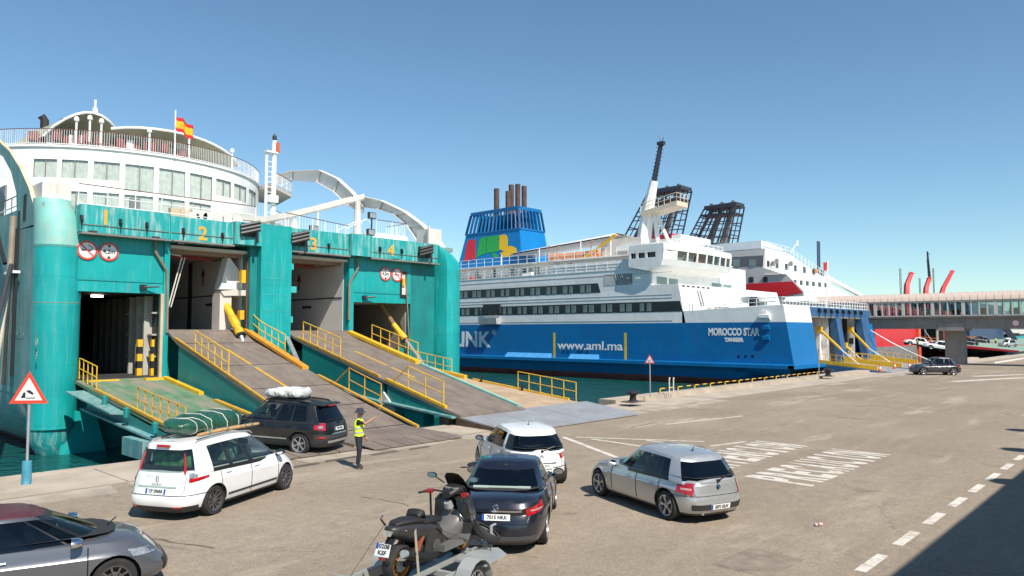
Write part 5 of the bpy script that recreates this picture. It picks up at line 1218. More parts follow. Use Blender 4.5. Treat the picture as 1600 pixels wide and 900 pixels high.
m = MB(); m.lathe([(.42, XB - .045), (.42, XB - .05), (.33, XB - .05), (.33, XB - .045)], (0, 15.6, 5.1), 14, 'X', caps=False); m.build('sign_ring', SIGNR, sg)
# ================================================================= far berths
def Y_(px, py, y): return onY(px, py, y)
YF = 44.0
F4 = thing('car_ferry', (125, YF, -1.5), 'red hulled ferry seen under the footbridge with its green ramp down', 'ferry')
RHULL = mat('hull_red', (.58, .025, .03), .5, var=.1, scale=.3); ORNR = mat('pillar_orange', (.66, .10, .05), .5, var=.1)
xa, xb, xc, xd_ = onY(1352, 0, YF).x, onY(1414, 0, YF).x, onY(1456, 0, YF).x, onY(1481, 0, YF).x
m = MB(); m.box((xa, YF, 1.2), (xb, YF + 60, 9)); m.build('hull', RHULL, F4)
MB().box((xa, YF - .2, -2), (xb, YF + 60, 1.19)).build('lower_hull', mat('hull_grey', (.2, .19, .18), .6, var=.2), F4)
MB().box((xb, YF - .6, -2), (xb + 1.6, YF + 3, 9)).build('door_post', ORNR, F4)
m = MB(); m.box((xc, YF - .5, -2), (xd_, YF + 60, 9)); 
for k in range(3): m.box((xc + 1.2 + k * 2, YF - .7, 0), (xc + 1.6 + k * 2, YF - .5, 9))
m.build('door_post', ORNR, F4)
m = MB(); m.box((xb + 1.6, YF + 16, 0), (xc, YF + 16.3, 7)); m.box((xb + 1.6, YF, 5.6), (xc, YF + 16, 6)); m.box((xc - .3, YF, 0), (xc - .01, YF + 16, 6)); m.box((xb + 1.6, YF + .5, -.1), (xc, YF + 16, .9)); m.build('vehicle_deck', BW, F4)
m = MB()
for k in range(5): m.box((xc - .6, YF + 1 + k * 2.5, .9), (xc - .3, YF + 1.4 + k * 2.5, 5.6))
m.build('wall_frame', GREYW, F4)
for (p0, p1, p2, lat) in (((1416, 470), (1417, 445), (1424, 427), 0), ((1446, 470), (1447, 450), (1452, 435), 1), ((1468, 470), (1474, 450), (1488, 424), 2)):
    yy = YF + 6; a, b, c = onY(*p0, yy), onY(*p1, yy), onY(*p2, yy)
    m = MB(); m.tube([a - V((0, 0, 3)), a, b, c], [.7, .7, .65, .55], 4, 0); m.cbox(c, (1.5, .9, .3), 0)
    q = onY(p0[0] - 9, p0[1], yy)
    for dx in (0, 1.0): m.tube([q + V((dx, 0, -3)), V((q.x + dx, yy, c.z + (.6 if lat == 0 else -.4)))], .07, 4, 1)
    for j in range(7): zz = q.z + (c.z - q.z) * j / 7; m.bar((q.x, yy, zz), (q.x + 1.0, yy, zz), .07, mi=1)
    if lat == 1:
        t = onY(1449, 393, yy); bb = onY(1453, 440, yy)
        m.tube([bb, t], [.35, .2], 6, 1); m.tube([bb - V((1.2, 0, 0)), t - V((.6, 0, 2))], .1, 4, 1)
        for j in range(8): u = bb.lerp(t, j / 8); m.bar(u - V((1.2 - .06 * j, 0, 0)), u, .1, mi=1)
        m.bar(t + V((-.5, 0, -.8)), t + V((2.2, 0, -.4)), .15, mi=1)
    if lat == 2: m.cbox(a + V((1.2, -1, 1.2)), (1.4, 1, 1.2), 2)
    m.build('crane_post', [RED, mat('mast_black', (.03, .03, .045), .5), YELL], F4, 40)
def far_ramp(F, x0, x1, z0, y1, deck, edge):
    m = MB(); m.prism([(x0, YF + .5, z0), (x1, YF + .5, z0), (x1, y1, .1), (x0, y1, .1)], (0, 0, .1)); o = m.build('ramp_deck', deck, F)
    m = MB(); m.prism([(x0 - .15, YF + .5, z0 + .35), (x0 - .15, y1, .3), (x0 - .15, y1, -.05), (x0 - .15, YF + .5, z0 - .5)], (.14, 0, 0)); m.build('ramp_edge', edge, F)
    m = MB(); m.prism([(x1, YF + .5, z0 + .3), (x1, y1, .3), (x1, y1, 0), (x1, YF + .5, z0)], (.14, 0, 0)); m.build('ramp_edge', YELL, F)
    m = MB(); tp = [(YF + .5, z0 + .1), (y1, .2)]; m.rail([(x0 + .1, YF, z0 + .1), (x0 + .1, YF - 3.5, lerpz(tp, YF - 3.5))], 1.0, 1.3, .06, (1, .5)); m.rail([(x1, YF, z0 + .1), (x1, YF - 3.5, lerpz(tp, YF - 3.5))], 1.0, 1.3, .06, (1, .5)); m.build('ramp_railing', mat('rail_orange', (.62, .22, .03), .5), F)
GRN2 = mat('deck_pale_green', (.22, .32, .25), .85, var=.12)
far_ramp(F4, xb + 2.0, xd_ + 4, 1.9, 26.0, GRN2, RHULL)
F5 = thing('car_ferry', (160, YF, -1.5), 'dark navy ferry stern seen under the footbridge right of its column', 'ferry')
x0, x1, x2 = onY(1496, 0, YF).x, onY(1548, 0, YF).x, onY(1562, 0, YF).x
NAV2 = mat('navy_hull', (.03, .055, .12), .5, var=.12, scale=.3)
MB().box((x0, YF, -2), (x1, YF + 60, 12)).build('hull', NAV2, F5)
m = MB()
for k in range(3): m.bar((x1 - 6 + k * 4, YF - .4, 6), (x1 - 4 + k * 4, YF - 3, .9), .5)
m.build('door_strut', mat('strut_dark', (.02, .025, .04), .5), F5)
MB().box((x0 - .1, YF - .4, -.2), (x2, YF - .02, 1.6)).build('transom', BLACK, F5)
p = onY(1498, 518, YF - .1); text('hull_number', '7', 1.2, LETW, F5, (p.x + .6, YF - .03, 4.4), bold=.02)
far_ramp(F5, onY(1506, 560, YF).x, onY(1640, 560, YF).x, 1.7, 25.5, GRN2, RHULL)
F6 = thing('car_ferry', (185, YF + 8, -1.5), 'white ferry with teal band and black tyre fenders at the far right', 'ferry')
x0 = onY(1553, 0, YF + 8).x
MB().box((x0, YF + 8, 3.1), (x0 + 60, YF + 70, 4.9)).build('upper_side', CREAM, F6)
MB().box((x0 + 4, YF + 7.8, .5), (x0 + 60, YF + 70, 2.4)).build('hull', TEAL, F6)
MB().box((x0 + 2, YF + 8.1, 2.41), (x0 + 60, YF + 70, 3.09)).build('dark_strake', BLACK, F6)
MB().box((x0 + 1, YF + 8.1, -2), (x0 + 60, YF + 70, .49)).build('lower_hull', NAV2, F6)
m = MB().lathe([(.5, -.2), (.55, 0), (.5, .2), (.25, .2), (.25, -.2)], n=12, axis='Y'); o = m.build('tyre_fender', RUBBER, None, world=False); tfm = o.data; bpy.data.objects.remove(o)
for k in range(9): inst('tyre_fender', tfm, (x0 + 3 + k * 2.4, YF + 7.6, 3.0), F6)
MB().box((x0 + 1.2, YF + 7.9, 1.0), (x0 + 3.6, YF + 8, 3.0)).build('boarding_hatch', CREAM, F6)
# distant hills beyond the harbour
m = MB(); rr = []
for i in range(61):
    x = 1200 + i * 30; y = -600 + i * 42; h = 22 + 20 * math.sin(i * .35) + 12 * math.sin(i * 1.1 + 1); rr.append([(x - 200, y + 120, -3), (x, y, h * .7), (x + 120, y - 60, h), (x + 400, y - 200, -3)])
m.loft(rr, False); tag(m.build('hills', mat('hill_haze', (.16, .19, .19), .9, var=.2, scale=.02), None, 60), kind='structure')
# pale kerb on the far side of the road
tag(MB().box((112, 19.2, 0.0), (240, 19.6, .14)).build('kerb', mat('kerb_white', (.6, .58, .54), .8), None), kind='structure')
# ================================================================= the terminal behind the camera: its roof edge throws the long shadow
TER = thing('terminal_building', (30, -5.2, 0), 'long low terminal building behind the viewpoint whose roof shades the road', 'building')
TH = 8.6; TY = 3.70 - .85 * TH
TWALL = mat('terminal_wall', (.52, .47, .40), .8, var=.1)
MB().box((6, TY - 14, 0), (110, TY - 1.5, TH - .5)).build('wall', TWALL, TER)
MB().box((5.2, TY - 15, TH - .5), (111, TY, TH)).build('roof', mat('terminal_roof', (.35, .34, .33), .7, var=.1), TER)
tw = MB(); tw.box((0, 0, 0), (2.4, .06, 1.5)); o = tw.build('window', BAND, None, world=False); twm = o.data; bpy.data.objects.remove(o)
for k in range(24):
    for z in (1.2, 4.8): inst('window', twm, (8 + k * 4.2, TY - 1.5, z), TER)
for i, (px, py) in enumerate(((1622, 666), (1624, 694), (1622, 739))):  # unseen discs added on the roof to cast the oval road shadows
    g = onZ(px, py); hh = TH + 1.9; bx, by = g.x - .45 * hh + .3, g.y - .85 * hh
    u = thing('roof_shadow_disc', (bx, by, TH), ('nearest', 'middle', 'farthest')[2 - i] + ' of three added round discs on posts casting oval shadows on the road', 'lamp', 'added shadow casters on the terminal roof')
    m = MB(); m.tube([(bx, by, TH), (bx, by, TH + 1.8)], .05, 6); m.build('post', BLACK, u)
    m = MB(); m.lathe([(.25, -.15), (.5, .0), (.5, .06)], (bx, by, TH + 1.9), 14); m.build('shadow_disc', BLACK, u, 40)
# ================================================================= quay furniture
def tri_sign(p, h, size, label, rz, base=None, sleeve=False, back=False):
    t = thing('warning_sign', p, label, 'road sign', 'falling-vehicle warning signs', rz)
    m = MB(); m.tube([(0, 0, 0), (0, 0, h + size * .55)], .035, 8); m.build('post', STEEL, t, 40, world=False)
    s3 = size / math.sqrt(3)
    def tri(k, y, th=.012, z0=0.0):
        return [(-size / 2 * k, y, h + z0 + s3 * .5 - s3 * .5 * k), (size / 2 * k, y, h + z0 + s3 * .5 - s3 * .5 * k), (0, y, h + z0 + s3 * .5 + s3 * k)]
    pl_ = MB().prism(tri(1, -.045), (0, .012, 0)).build('sign_plate', SIGNR, t, world=False)
    MB().prism(tri(.70, -.049), (0, .003, 0)).build('sign_face', SIGNW, pl_, world=False)
    m = MB(); y = -.053; c = h + s3 * .42; u = size
    m.prism([(-.20 * u, y, c - .09 * u), (-.08 * u, y, c - .09 * u), (-.08 * u, y, c + .06 * u), (-.13 * u, y, c + .06 * u)], (0, .003, 0))
    m.prism([(-.07 * u, y, c + .11 * u), (.03 * u, y, c + .12 * u), (.13 * u, y, c + .03 * u), (.10 * u, y, c - .01 * u), (-.03 * u, y, c + .06 * u)], (0, .003, 0))
    wv = [(-.07 * u + .03 * u * k, c - .09 * u + (.018 * u if k % 2 else 0)) for k in range(9)]
    for (a, b), (c_, d) in zip(wv[:-1], wv[1:]): m.prism([(a, y, b), (c_, y, d), (c_, y, d - .025 * u), (a, y, b - .025 * u)], (0, .003, 0))
    m.build('sign_symbol', BLACK, pl_, world=False)
    if sleeve:
        m = MB(); m.tube([(0, 0, 0), (.0, 0, .62)], .12, 10); m.build('post_sleeve', mat('sleeve_blue', (.06, .27, .38), .6, var=.2, scale=4, dirt=(.3, .42, .45), damt=.5, dscale=3), t, 40, world=False)
    return t
tri_sign(onZ(41, 757), 2.16, 1.0, 'red triangle warning sign on a grey post with blue sleeve, by the teal pillar', R(-47.2 + 6), sleeve=True)
tri_sign(onZ(1016, 621, .22), 2.0, .62, 'red triangle warning sign on a thin post beside the black bollard', R(-75))
tri_sign(onZ(1280, 594, .1), 2.2, .7, 'red triangle warning sign on a post at the blue ferry stern corner', R(20))
def bollard(p, label, sc=1.0, plate=True):
    t = thing('bollard', p, label, 'bollard')
    m = MB(); m.lathe([(.3, .04), (.2, .12), (.17, .3), (.2, .38), (.34, .44), (.36, .52), (.28, .6), (.1, .64)], n=16); o = m.build('body', BLACK, t, 40, world=False); o.scale = (sc,) * 3
    m = MB(); m.box((-.6, -.42, 0), (.6, .42, .045)); m.build('base_plate', mat('plate_dark', (.1, .085, .07), .7, var=.2), t, world=False)
    return t
bollard(onZ(989, 628, .22), 'black mushroom bollard on the quay edge near the steel plates', 1.0); bollard(onZ(1294, 588, .22), 'small dark bollard at the foot of the blue ferry stern', 1.1)
HZ = [YELL, BLACK]
eg = thing('edge_guard', (55, 25.1, .22), 'low yellow and black striped guard rail along the quay edge', 'guard rail')
x = 40.9
while x < 70:
    m = MB(); m.tube([(x, 25.1, .2), (x, 25.1, .46)], .045, 6, 0); m.build('guard_post', HZ, eg, 40)
    for k in range(4):
        m = MB(); m.tube([(x + .55 * k, 25.1, .48), (x + .55 * (k + 1), 25.1, .48)], .038, 6, 0); m.build('guard_bar', HZ[k % 2], eg, 40)
    x += 2.2
ld = thing('quay_ladder', (43.6, 25.2, .22), 'white hooped handholds of a ladder on the quay edge', 'ladder')
for px in (1046, 1052.5):
    p = onZ(px, 617, .22); m = MB(); m.tube([p, p + V((0, 0, .95)), p + V((.08, .0, 1.02)), p + V((.5, .3, 1.02)), p + V((.56, .34, .95)), p + V((.56, .34, -.1))], .035, 6); m.build('hoop', mat('hoop_white', (.62, .58, .52), .6), ld, 40)
def cone(p, label):
    t = thing('traffic_cone', p, label, 'traffic cone', 'traffic cones on the blue ferry ramp')
    m = MB(); m.box((-.2, -.2, 0), (.2, .2, .04)); m.build('base', BLACK, t, world=False)
    m = MB(); m.lathe([(.16, .04), (.04, .75)], n=10, mi=0); m.build('cone', mat('cone_orange', (.75, .10, .02), .5), t, 40, world=False)
    m = MB(); m.lathe([(.122, .3), (.088, .5)], n=10, caps=False); m.build('white_band', SIGNW, t, 40, world=False)
cone(onZ(1375, 581, .15), 'orange traffic cone nearest the yellow ramp edge'); cone(onZ(1398, 577, .15), 'orange traffic cone in the middle of the blue ferry ramp')
cone(onZ(1421, 576, .05), 'orange traffic cone left one of the pair by the grey car'); cone(onZ(1428, 575, .05), 'orange traffic cone right one of the pair by the grey car')
ROPE = mat('rope', (.45, .40, .32), .9, var=.2, scale=8)
def rope(a, b, sag, r, label, n=10, m_=None):
    a, b = V(a), V(b); pts = [a.lerp(b, i / n) - V((0, 0, sag * 4 * (i / n) * (1 - i / n))) for i in range(n + 1)]
    m = MB(); m.tube(pts, r, 6); return tag(m.build('mooring_rope', m_ or ROPE, None, 60), label, 'rope')
rope(onY(1360, 516, 29.2), onZ(1458, 565, .3), .25, .07, 'pale mooring rope from the blue ferry post down to the quay', m_=RAILW)
rope(onY(1444, 515, YF), onZ(1470, 548, .5), .2, .05, 'thin mooring rope off the red ferry stern under the footbridge', m_=RAILW)
bp = thing('mooring_bollard', (4.75, 24.2, 0), 'large black twin-horn bollard at the left edge with ropes round it', 'bollard')
m = MB(); m.lathe([(.26, 0), (.2, .2), (.2, .38), (.3, .46), (.27, .58), (.1, .62)], (4.75, 24.2, 0), 14); m.tube([(4.1, 24.0, .5), (5.35, 23.95, .55)], .13, 8); m.build('body', BLACK, bp, 40)
m = MB()
for k in range(5): m.lathe([(.34 + .02 * k, .05 + .055 * k), (.38 + .02 * k, .08 + .055 * k), (.34 + .02 * k, .11 + .055 * k)], (4.75, 24.2, 0), 16)
m.build('rope_turns', mat('rope_dark', (.16, .13, .11), .9, var=.3, scale=8), bp, 40)
e1 = onX(16, 430, 9.7)
rope((5.0, 24.2, .4), e1, .3, .07, 'thick tan mooring rope rising from the left bollard to the teal hull', 14)
rope((4.6, 24.3, .4), e1 + V((-.1, -.6, .6)), .1, .09, 'black mooring line beside the tan rope at the left edge', 14, mat('rope_black', (.04, .04, .045), .85, var=.3, scale=6))
# crushed bottle on the road
g = onZ(1280, 822); bt = thing('plastic_bottle', g, 'small crushed plastic bottle with red cap lying on the road', 'bottle', rz=R(-25))
m = MB(); m.lathe([(.03, -.12), (.036, -.08), (.028, -.02), (.036, .03), (.033, .06), (.014, .1)], (0, 0, .036), 10, 'X'); m.build('bottle_body', mat('bottle_pet', (.45, .48, .5), .2, var=.1), bt, 40, world=False)
m = MB(); m.lathe([(.016, .1), (.016, .125)], (0, 0, .036), 10, 'X'); m.build('cap', SIGNR, bt, world=False); m = MB(); m.lathe([(.037, -.06), (.031, -.01)], (0, 0, .036), 10, 'X', caps=False); m.build('bottle_label', RED, bt, world=False)
# tar patch on the road
g = onZ(1185, 878); tag(MB().prism([(g.x - .75, g.y - .5, .001), (g.x + .7, g.y - .55, .001), (g.x + .75, g.y + .5, .001), (g.x - .7, g.y + .55, .001)], (0, 0, .003)).build('road_patch', mat('tar_patch', (.235, .19, .145), .95, var=.25, scale=3, bump=.4, bscale=30), None), kind='structure')
# ================================================================= CARS
def lin(tab, x):
    if x <= tab[0][0]: return tab[0][1]
    for (a, u), (b, v_) in zip(tab[:-1], tab[1:]):
        if x <= b:
            t = (x - a) / (b - a); return u + (v_ - u) * t
    return tab[-1][1]
def smo(tab, x):                     # cosine-free smooth (averaged) interpolation
    return sum(lin(tab, x + d) for d in (-.14, -.07, 0, .07, .14)) / 5
GLS = glass('car_glass', (.22, .26, .25), .9)
GLSC = glass('car_glass_clear', (.62, .68, .66), .9)
GLSD = glass('car_glass_dark', (.06, .07, .08), .9)
TRIM = mat('black_trim', (.015, .015, .016), .35, var=.1)
PLAST = mat('dark_plastic', (.03, .03, .031), .6, var=.15, scale=5)
INTER = mat('cabin_dark', (.025, .025, .027), .8, var=.2)
SEAT = mat('seat_fabric', (.06, .06, .065), .9, var=.2)
CHROME = mat('chrome', (.75, .75, .76), .12, 1.0, var=0)
LAMPR = mat('lamp_red', (.40, .006, .010), .14, var=.35, scale=16, coat=1)
LAMPW2 = mat('lamp_pink', (.55, .30, .28), .12, var=.25, scale=14, coat=1)
LAMPW = mat('lamp_clear', (.40, .41, .41), .08, .5, var=.5, scale=16, coat=1)
LAMPO = mat('lamp_amber', (.6, .2, .02), .2, var=.1)
TYRE = mat('tyre', (.022, .021, .021), .85, var=.25, scale=8)
RIMS = mat('rim_silver', (.50, .50, .51), .28, .7, var=.06)
RIMD = mat('rim_dark', (.035, .035, .037), .4, .3, var=.1)
PLW = mat('plate_white', (.72, .72, .70), .4, var=.04)
PLB = mat('plate_blue', (.01, .07, .35), .4, var=.04)
def paint(name, c, metal=0.0, rough=.28, coat=.8): return mat(name, c, rough, metal, var=.025, scale=2.0, coat=coat, dirt=(c[0] * .75 + .05, c[1] * .75 + .042, c[2] * .75 + .033), damt=.35, dscale=1.3, dlo=.5)
RIMC = {}
def wheel_mesh(r, w, spokes, style):
    key = (r, w, spokes, style)
    if key in RIMC: return RIMC[key]
    m = MB(); rr = r * .70
    m.lathe([(rr, -w / 2 + .01), (r * .93, -w / 2), (r * .985, -w / 2 + .025), (r, -w / 4), (r, w / 4), (r * .985, w / 2 - .025), (r * .93, w / 2), (rr, w / 2 - .01)], n=36, axis='Y', caps=False)
    t = m.build('tyre', TYRE, None, 40, world=False)
    m = MB(); o = w / 2
    m.lathe([(rr + .004, o - .005), (rr * 1.0, o + .004), (rr * .93, o - .004), (rr * .90, o - .03), (rr * .88, -o * .6)], n=36, axis='Y', mi=0, caps=False)
    m.lathe([(rr * .9, -.02), (.02, -.02)], n=24, axis='Y', mi=1, caps=False)
    m.lathe([(rr * .52, .005), (rr * .52, .02)], n=24, axis='Y', mi=2)
    for k in range(spokes):
        a = 2 * math.pi * k / spokes + .3
        pairs = [(0, .16)] if style == 'five' else [(-.09, .055), (.09, .055)] if style == 'twin' else [(0, .075)]
        for off, hw in pairs:
            def P_(rad, da, y): return (rad * math.cos(a + da), y, rad * math.sin(a + da))
            i, j = rr * .2, rr * .95
            y0, y1 = o - .035, o - .008
            wi = hw * (1.6 if style == 'five' else 1.4)
            oo = off * .6
            p = [P_(i, off * 2.4 - wi * 1.2, y0 - .02), P_(i, off * 2.4 + wi * 1.2, y0 - .02), P_(j, oo + hw, y1 - .02), P_(j, oo - hw, y1 - .02), P_(i, off * 2.4 - wi * 1.2, y0 + .012), P_(i, off * 2.4 + wi * 1.2, y0 + .012), P_(j, oo + hw, y1), P_(j, oo - hw, y1)]
            m.hexa(p, 0)
    m.lathe([(rr * .26, o - .05), (rr * .26, o - .015), (rr * .17, o - .005)], n=14, axis='Y', mi=0)
    rm = m.build('rim', [RIMS, RIMD, mat('brake_disc', (.25, .22, .2), .4, .8, var=.1)], None, 40, world=False)
    if style == 'dark': rm.data.materials[0] = mat('rim_gunmetal', (.16, .16, .165), .3, .6, var=.05)
    RIMC[key] = (t.data, rm.data)
    for q in (t, rm): bpy.data.objects.remove(q)
    return RIMC[key]
def K(v_): return lambda u: v_
def LN(a, b, u0, u1): return lambda u: a + (b - a) * (u - u0) / (u1 - u0)
class Car: pass
def make_car(label, cat, sp, pos, heading, group=None, detail=True):
    """pos: ground point under the wheelbase centre; local x forward, y left"""
    c = Car(); c.sp = sp
    T = thing('car', pos, label, cat, group, R(heading)); c.root = T
    W, wb, fo, ro, rw = sp['W'] / 2, sp['wb'], sp['fo'], sp['ro'], sp['rw']
    xf, xr = wb / 2 + fo, -(wb / 2 + ro); xm = (xf + xr) / 2
    nf, nr = sp.get('nf', 3.0), sp.get('nr', 4.2); zs = sp.get('zs', .22)
    wp = sp.get('wp', [(0, .90), (.12, .955), (.3, .985), (.5, .992), (.70, 1.0), (.73, .982), (.9, .95), (1, .925)])
    fi, ri = sp['fi'], sp['ri']
    top = lambda x: smo(sp['top'], x)
    def bpt(xi, eta, t, k=1.0):
        a = (xf - lin(fi, t) - xm) if xi >= 0 else (xm - (xr + lin(ri, t)))
        x = xm + xi * a; y = W * lin(wp, t) * eta * k
        fl = 0
        for wx in (wb / 2, -wb / 2):            # slight flare over the wheels
            d = abs(x - wx)
            if d < rw * 1.7: fl = max(fl, .022 * (1 - d / (rw * 1.7)) ** .6 * max(0, 1 - abs(t - .45) * 2))
        y += math.copysign(fl, y) if abs(eta) > .9 else 0
        return V((x, y, zs + (top(x) - zs) * t))
    # half ring of (xi, eta), front centre to rear centre
    half = []
    for e in (0, .25, .5, .68, .8, .88): half.append(((1 - e ** nf) ** (1 / nf), e))
    x0 = (1 - .93 ** nf) ** (1 / nf); x1 = (1 - .93 ** nr) ** (1 / nr); N = 26
    for k in range(N + 1):
        xi = x0 + (-x1 - x0) * k / N; n_ = nf if xi >= 0 else nr; half.append((xi, (1 - abs(xi) ** n_) ** (1 / n_)))
    for e in (.88, .8, .68, .5, .25, 0): half.append((-(1 - e ** nr) ** (1 / nr), e))
    H = len(half); ring_ = half + [(a, -b) for a, b in half[-2:0:-1]]; n = len(ring_)
    TL = [0, .07, .16, .28, .4, .52, .64, .70, .73, .82, .9, .96, 1.0]
    m = MB(); rings = [[bpt(a, b, t) for a, b in ring_] for t in TL]
    rings.append([bpt(a * .992, b, 1.0, .965) + V((0, 0, .018)) for a, b in ring_])
    m.loft(rings, True)
    crown = sp.get('crown', .05)
    def cap(rg, cr):
        cols = [1, .7, .35, 0, -.35, -.7, -1]; vs = []; 
        L_ = [rg[i] for i in range(H)]; Rr = [rg[0]] + [rg[n - i] for i in range(1, H - 1)] + [rg[H - 1]]
        rows = []
        for i in range(1, H - 1):
            a, b = L_[i], Rr[i]; rows.append([a.lerp(b, (1 - k) / 2) + V((0, 0, cr * (1 - k * k) * min(1, abs(a.y) / (W * .8)))) for k in cols])
        base = [p for r_ in rows for p in r_] + [L_[0], L_[-1]]; nn = len(cols); fs = []
        for i in range(len(rows) - 1):
            for j in range(nn - 1): fs.append((i * nn + j, i * nn + j + 1, (i + 1) * nn + j + 1, (i + 1) * nn + j))
        a0 = len(base) - 2; a1 = a0 + 1; last = (len(rows) - 1) * nn
        for j in range(nn - 1): fs.append((a0, j + 1, j)); fs.append((a1, last + j, last + j + 1))
        m.add(base, fs)
    cap(rings[-1], crown); cap(rings[0], 0)
    # plastic lower parts
    pz = sp.get('plastic', .30)
    for i, f in enumerate(m.f):
        z = sum(m.v[j][2] for j in f) / len(f); x = sum(m.v[j][0] for j in f) / len(f)
        if z < pz or (x < xr + .5 and z < sp.get('rear_plastic', pz)) or (x > xf - .5 and z < sp.get('front_plastic', pz)): m.m[i] = 1
    body = m.build('body', [sp['paint'], PLAST, RUBBER], None, 0, world=False)
    b = bmesh.new(); b.from_mesh(body.data); bmesh.ops.remove_doubles(b, verts=b.verts, dist=.0006); bmesh.ops.recalc_face_normals(b, faces=b.faces); b.to_mesh(body.data); b.free()
    if sp.get('arches', True):
        cm = MB()
        for wx in (wb / 2, -wb / 2):
            for s in (1, -1): cm.lathe([(rw + .055, s * (W - .30)), (rw + .06, s * (W + .2))], (wx, 0, rw), 26, 'Y')
        cut = cm.build('cutter', RUBBER, None, 0, world=False); 
        md = body.modifiers.new('b', 'BOOLEAN'); md.object = cut; md.operation = 'DIFFERENCE'; md.solver = 'EXACT'; md.material_mode = 'TRANSFER'
        bpy.context.view_layer.update()
        nm = bpy.data.meshes.new_from_object(body.evaluated_get(bpy.context.evaluated_depsgraph_get()))
        body.modifiers.clear(); body.data = nm; bpy.data.objects.remove(cut)
    shade(body.data, 24); body.data.name = 'body'; body.parent = T; body.name = 'body'
    # ---- surface helpers for lamps, seams, mouldings
    def side_at(x, z, s=1, off=0.0):
        t = (z - zs) / (top(x) - zs); t = max(0, min(1, t))
        a = (xf - lin(fi, t) - xm) if x >= xm else (xm - (xr + lin(ri, t)))
        xi = max(-1, min(1, (x - xm) / a)); nn = nf if xi >= 0 else nr
        e = (1 - abs(xi) ** nn) ** (1 / nn); p = bpt(xi, e * s, t)
        return V((x, p.y + s * off, z))
    def end_at(y, z, rear=True, off=0.0):
        nn = nr if rear else nf
        x = xr if rear else xf
        for _ in range(3):
            t = max(0, min(1, (z - zs) / (top(x) - zs))); wl = W * lin(wp, t)
            e = min(1, abs(y) / wl); xi = (1 - e ** nn) ** (1 / nn)
            x = xm - xi * (xm - (xr + lin(ri, t))) if rear else xm + xi * (xf - lin(fi, t) - xm)
        return V((x + (-off if rear else off), y, z))
    def curve_pt(u, z, s=1, rear=True, off=.0):
        """u = 0 at the end's centre; runs round the corner (arc parameter in eta then x)"""
        nn = nr if rear else nf
        sx = -1 if rear else 1
        if u <= .8: e = u / .8 * .86; xi = (1 - e ** nn) ** (1 / nn)
        else:
            xe = (1 - .86 ** nn) ** (1 / nn); xi = xe - (u - .8) * .62; e = (1 - abs(max(0, xi)) ** nn) ** (1 / nn)
        xx = xr if rear else xf
        for _ in range(3):
            t = max(0, min(.985, (z - zs) / (top(xx) - zs))); p = bpt(sx * xi, e * s, t); xx = p.x; zc = p.z
        c_ = V((xm + sx * (xf - xr) * .2, 0, z)); d = (p - c_); d.z = 0; d.normalize()
        return V((p.x, p.y, min(z, zc + .004))) + d * off
    c.side_at, c.end_at, c.curve_pt, c.top = side_at, end_at, curve_pt, top
    c.xf, c.xr, c.W = xf, xr, W
    # ---- cabin
    cb = sp['cabin']; Hh = sp['H']
    F0, F1_, R0, R1 = cb['ws0'], cb['ws1'], cb['rw0'], cb['rw1']      # windscreen base/top, rear window base/top (x at centre line)
    w0, w1 = W * cb.get('w0', .93), W * cb.get('w1', .70)
    ncf, ncr = cb.get('nf', 3.2), cb.get('nr', 3.6)
    roofz = lambda x: lin(cb['roof'], (x - R1) / (F1_ - R1))
    def cpt_(xi, e, t, k=1.0):
        f = F0 + (F1_ - F0) * t; r_ = R0 + (R1 - R0) * t; mid = (f + r_) / 2; a = (f - r_) / 2
        x = mid + xi * a; wid = w0 + (w1 - w0) * (max(t, 0) ** 1.25)
        xx = F0 + (x - f) if False else x
        zt = roofz(max(R1, min(F1_, R1 + (x - r_) / (f - r_) * (F1_ - R1))))
        zb = top(x) - .035
        return V((x, wid * e * k, zb + (zt - zb) * t))
    # column list: (xi, eta, flag after this column) ; flags: 'F' windscreen, 'P' paint, 'B' black, 'G<n>' side glass, 'R' rear window
    colsL = []
    def ec(xi): nn = ncf if xi >= 0 else ncr; return (1 - abs(xi) ** nn) ** (1 / nn)
    for e in (0, .35, .62): colsL.append(((1 - e ** ncf) ** (1 / ncf), e, 'F'))
    e = .80; colsL.append(((1 - e ** ncf) ** (1 / ncf), e, cb.get('apillar', 'P')))
    for (xi, fl) in cb['cols']: colsL.append((xi, ec(xi), fl))
    e = cb.get('rpe', .80); colsL.append((-(1 - e ** ncr) ** (1 / ncr), e, 'R'))
    for e in (.6, .32, 0): colsL.append((-(1 - e ** ncr) ** (1 / ncr), e, 'R'))
    HC = len(colsL); full = colsL + [(a, -b, None) for a, b, f in colsL[-2:0:-1]]; nc = len(full)
    flags = [f for _, _, f in colsL[:-1]] + [f for _, _, f in colsL[:-1]][::-1]
    TT = [-.06, cb.get('t0', .07), .3, .6, cb.get('t1', .88), 1.0]
    CR = [[cpt_(a, b_, t) for a, b_, _ in full] for t in TT]
    sh = [p + V(((-.03 if p.x > 0 else .03) * (1 if abs(full[i][1]) < .8 else .3), -math.copysign(.055, p.y) * min(1, abs(full[i][1]) / .6), .028)) for i, p in enumerate(CR[-1])]
    CR.append(sh)
    m = MB(); gl = {}
    vs = [p for r_ in CR for p in r_]; fs = []; mm = []
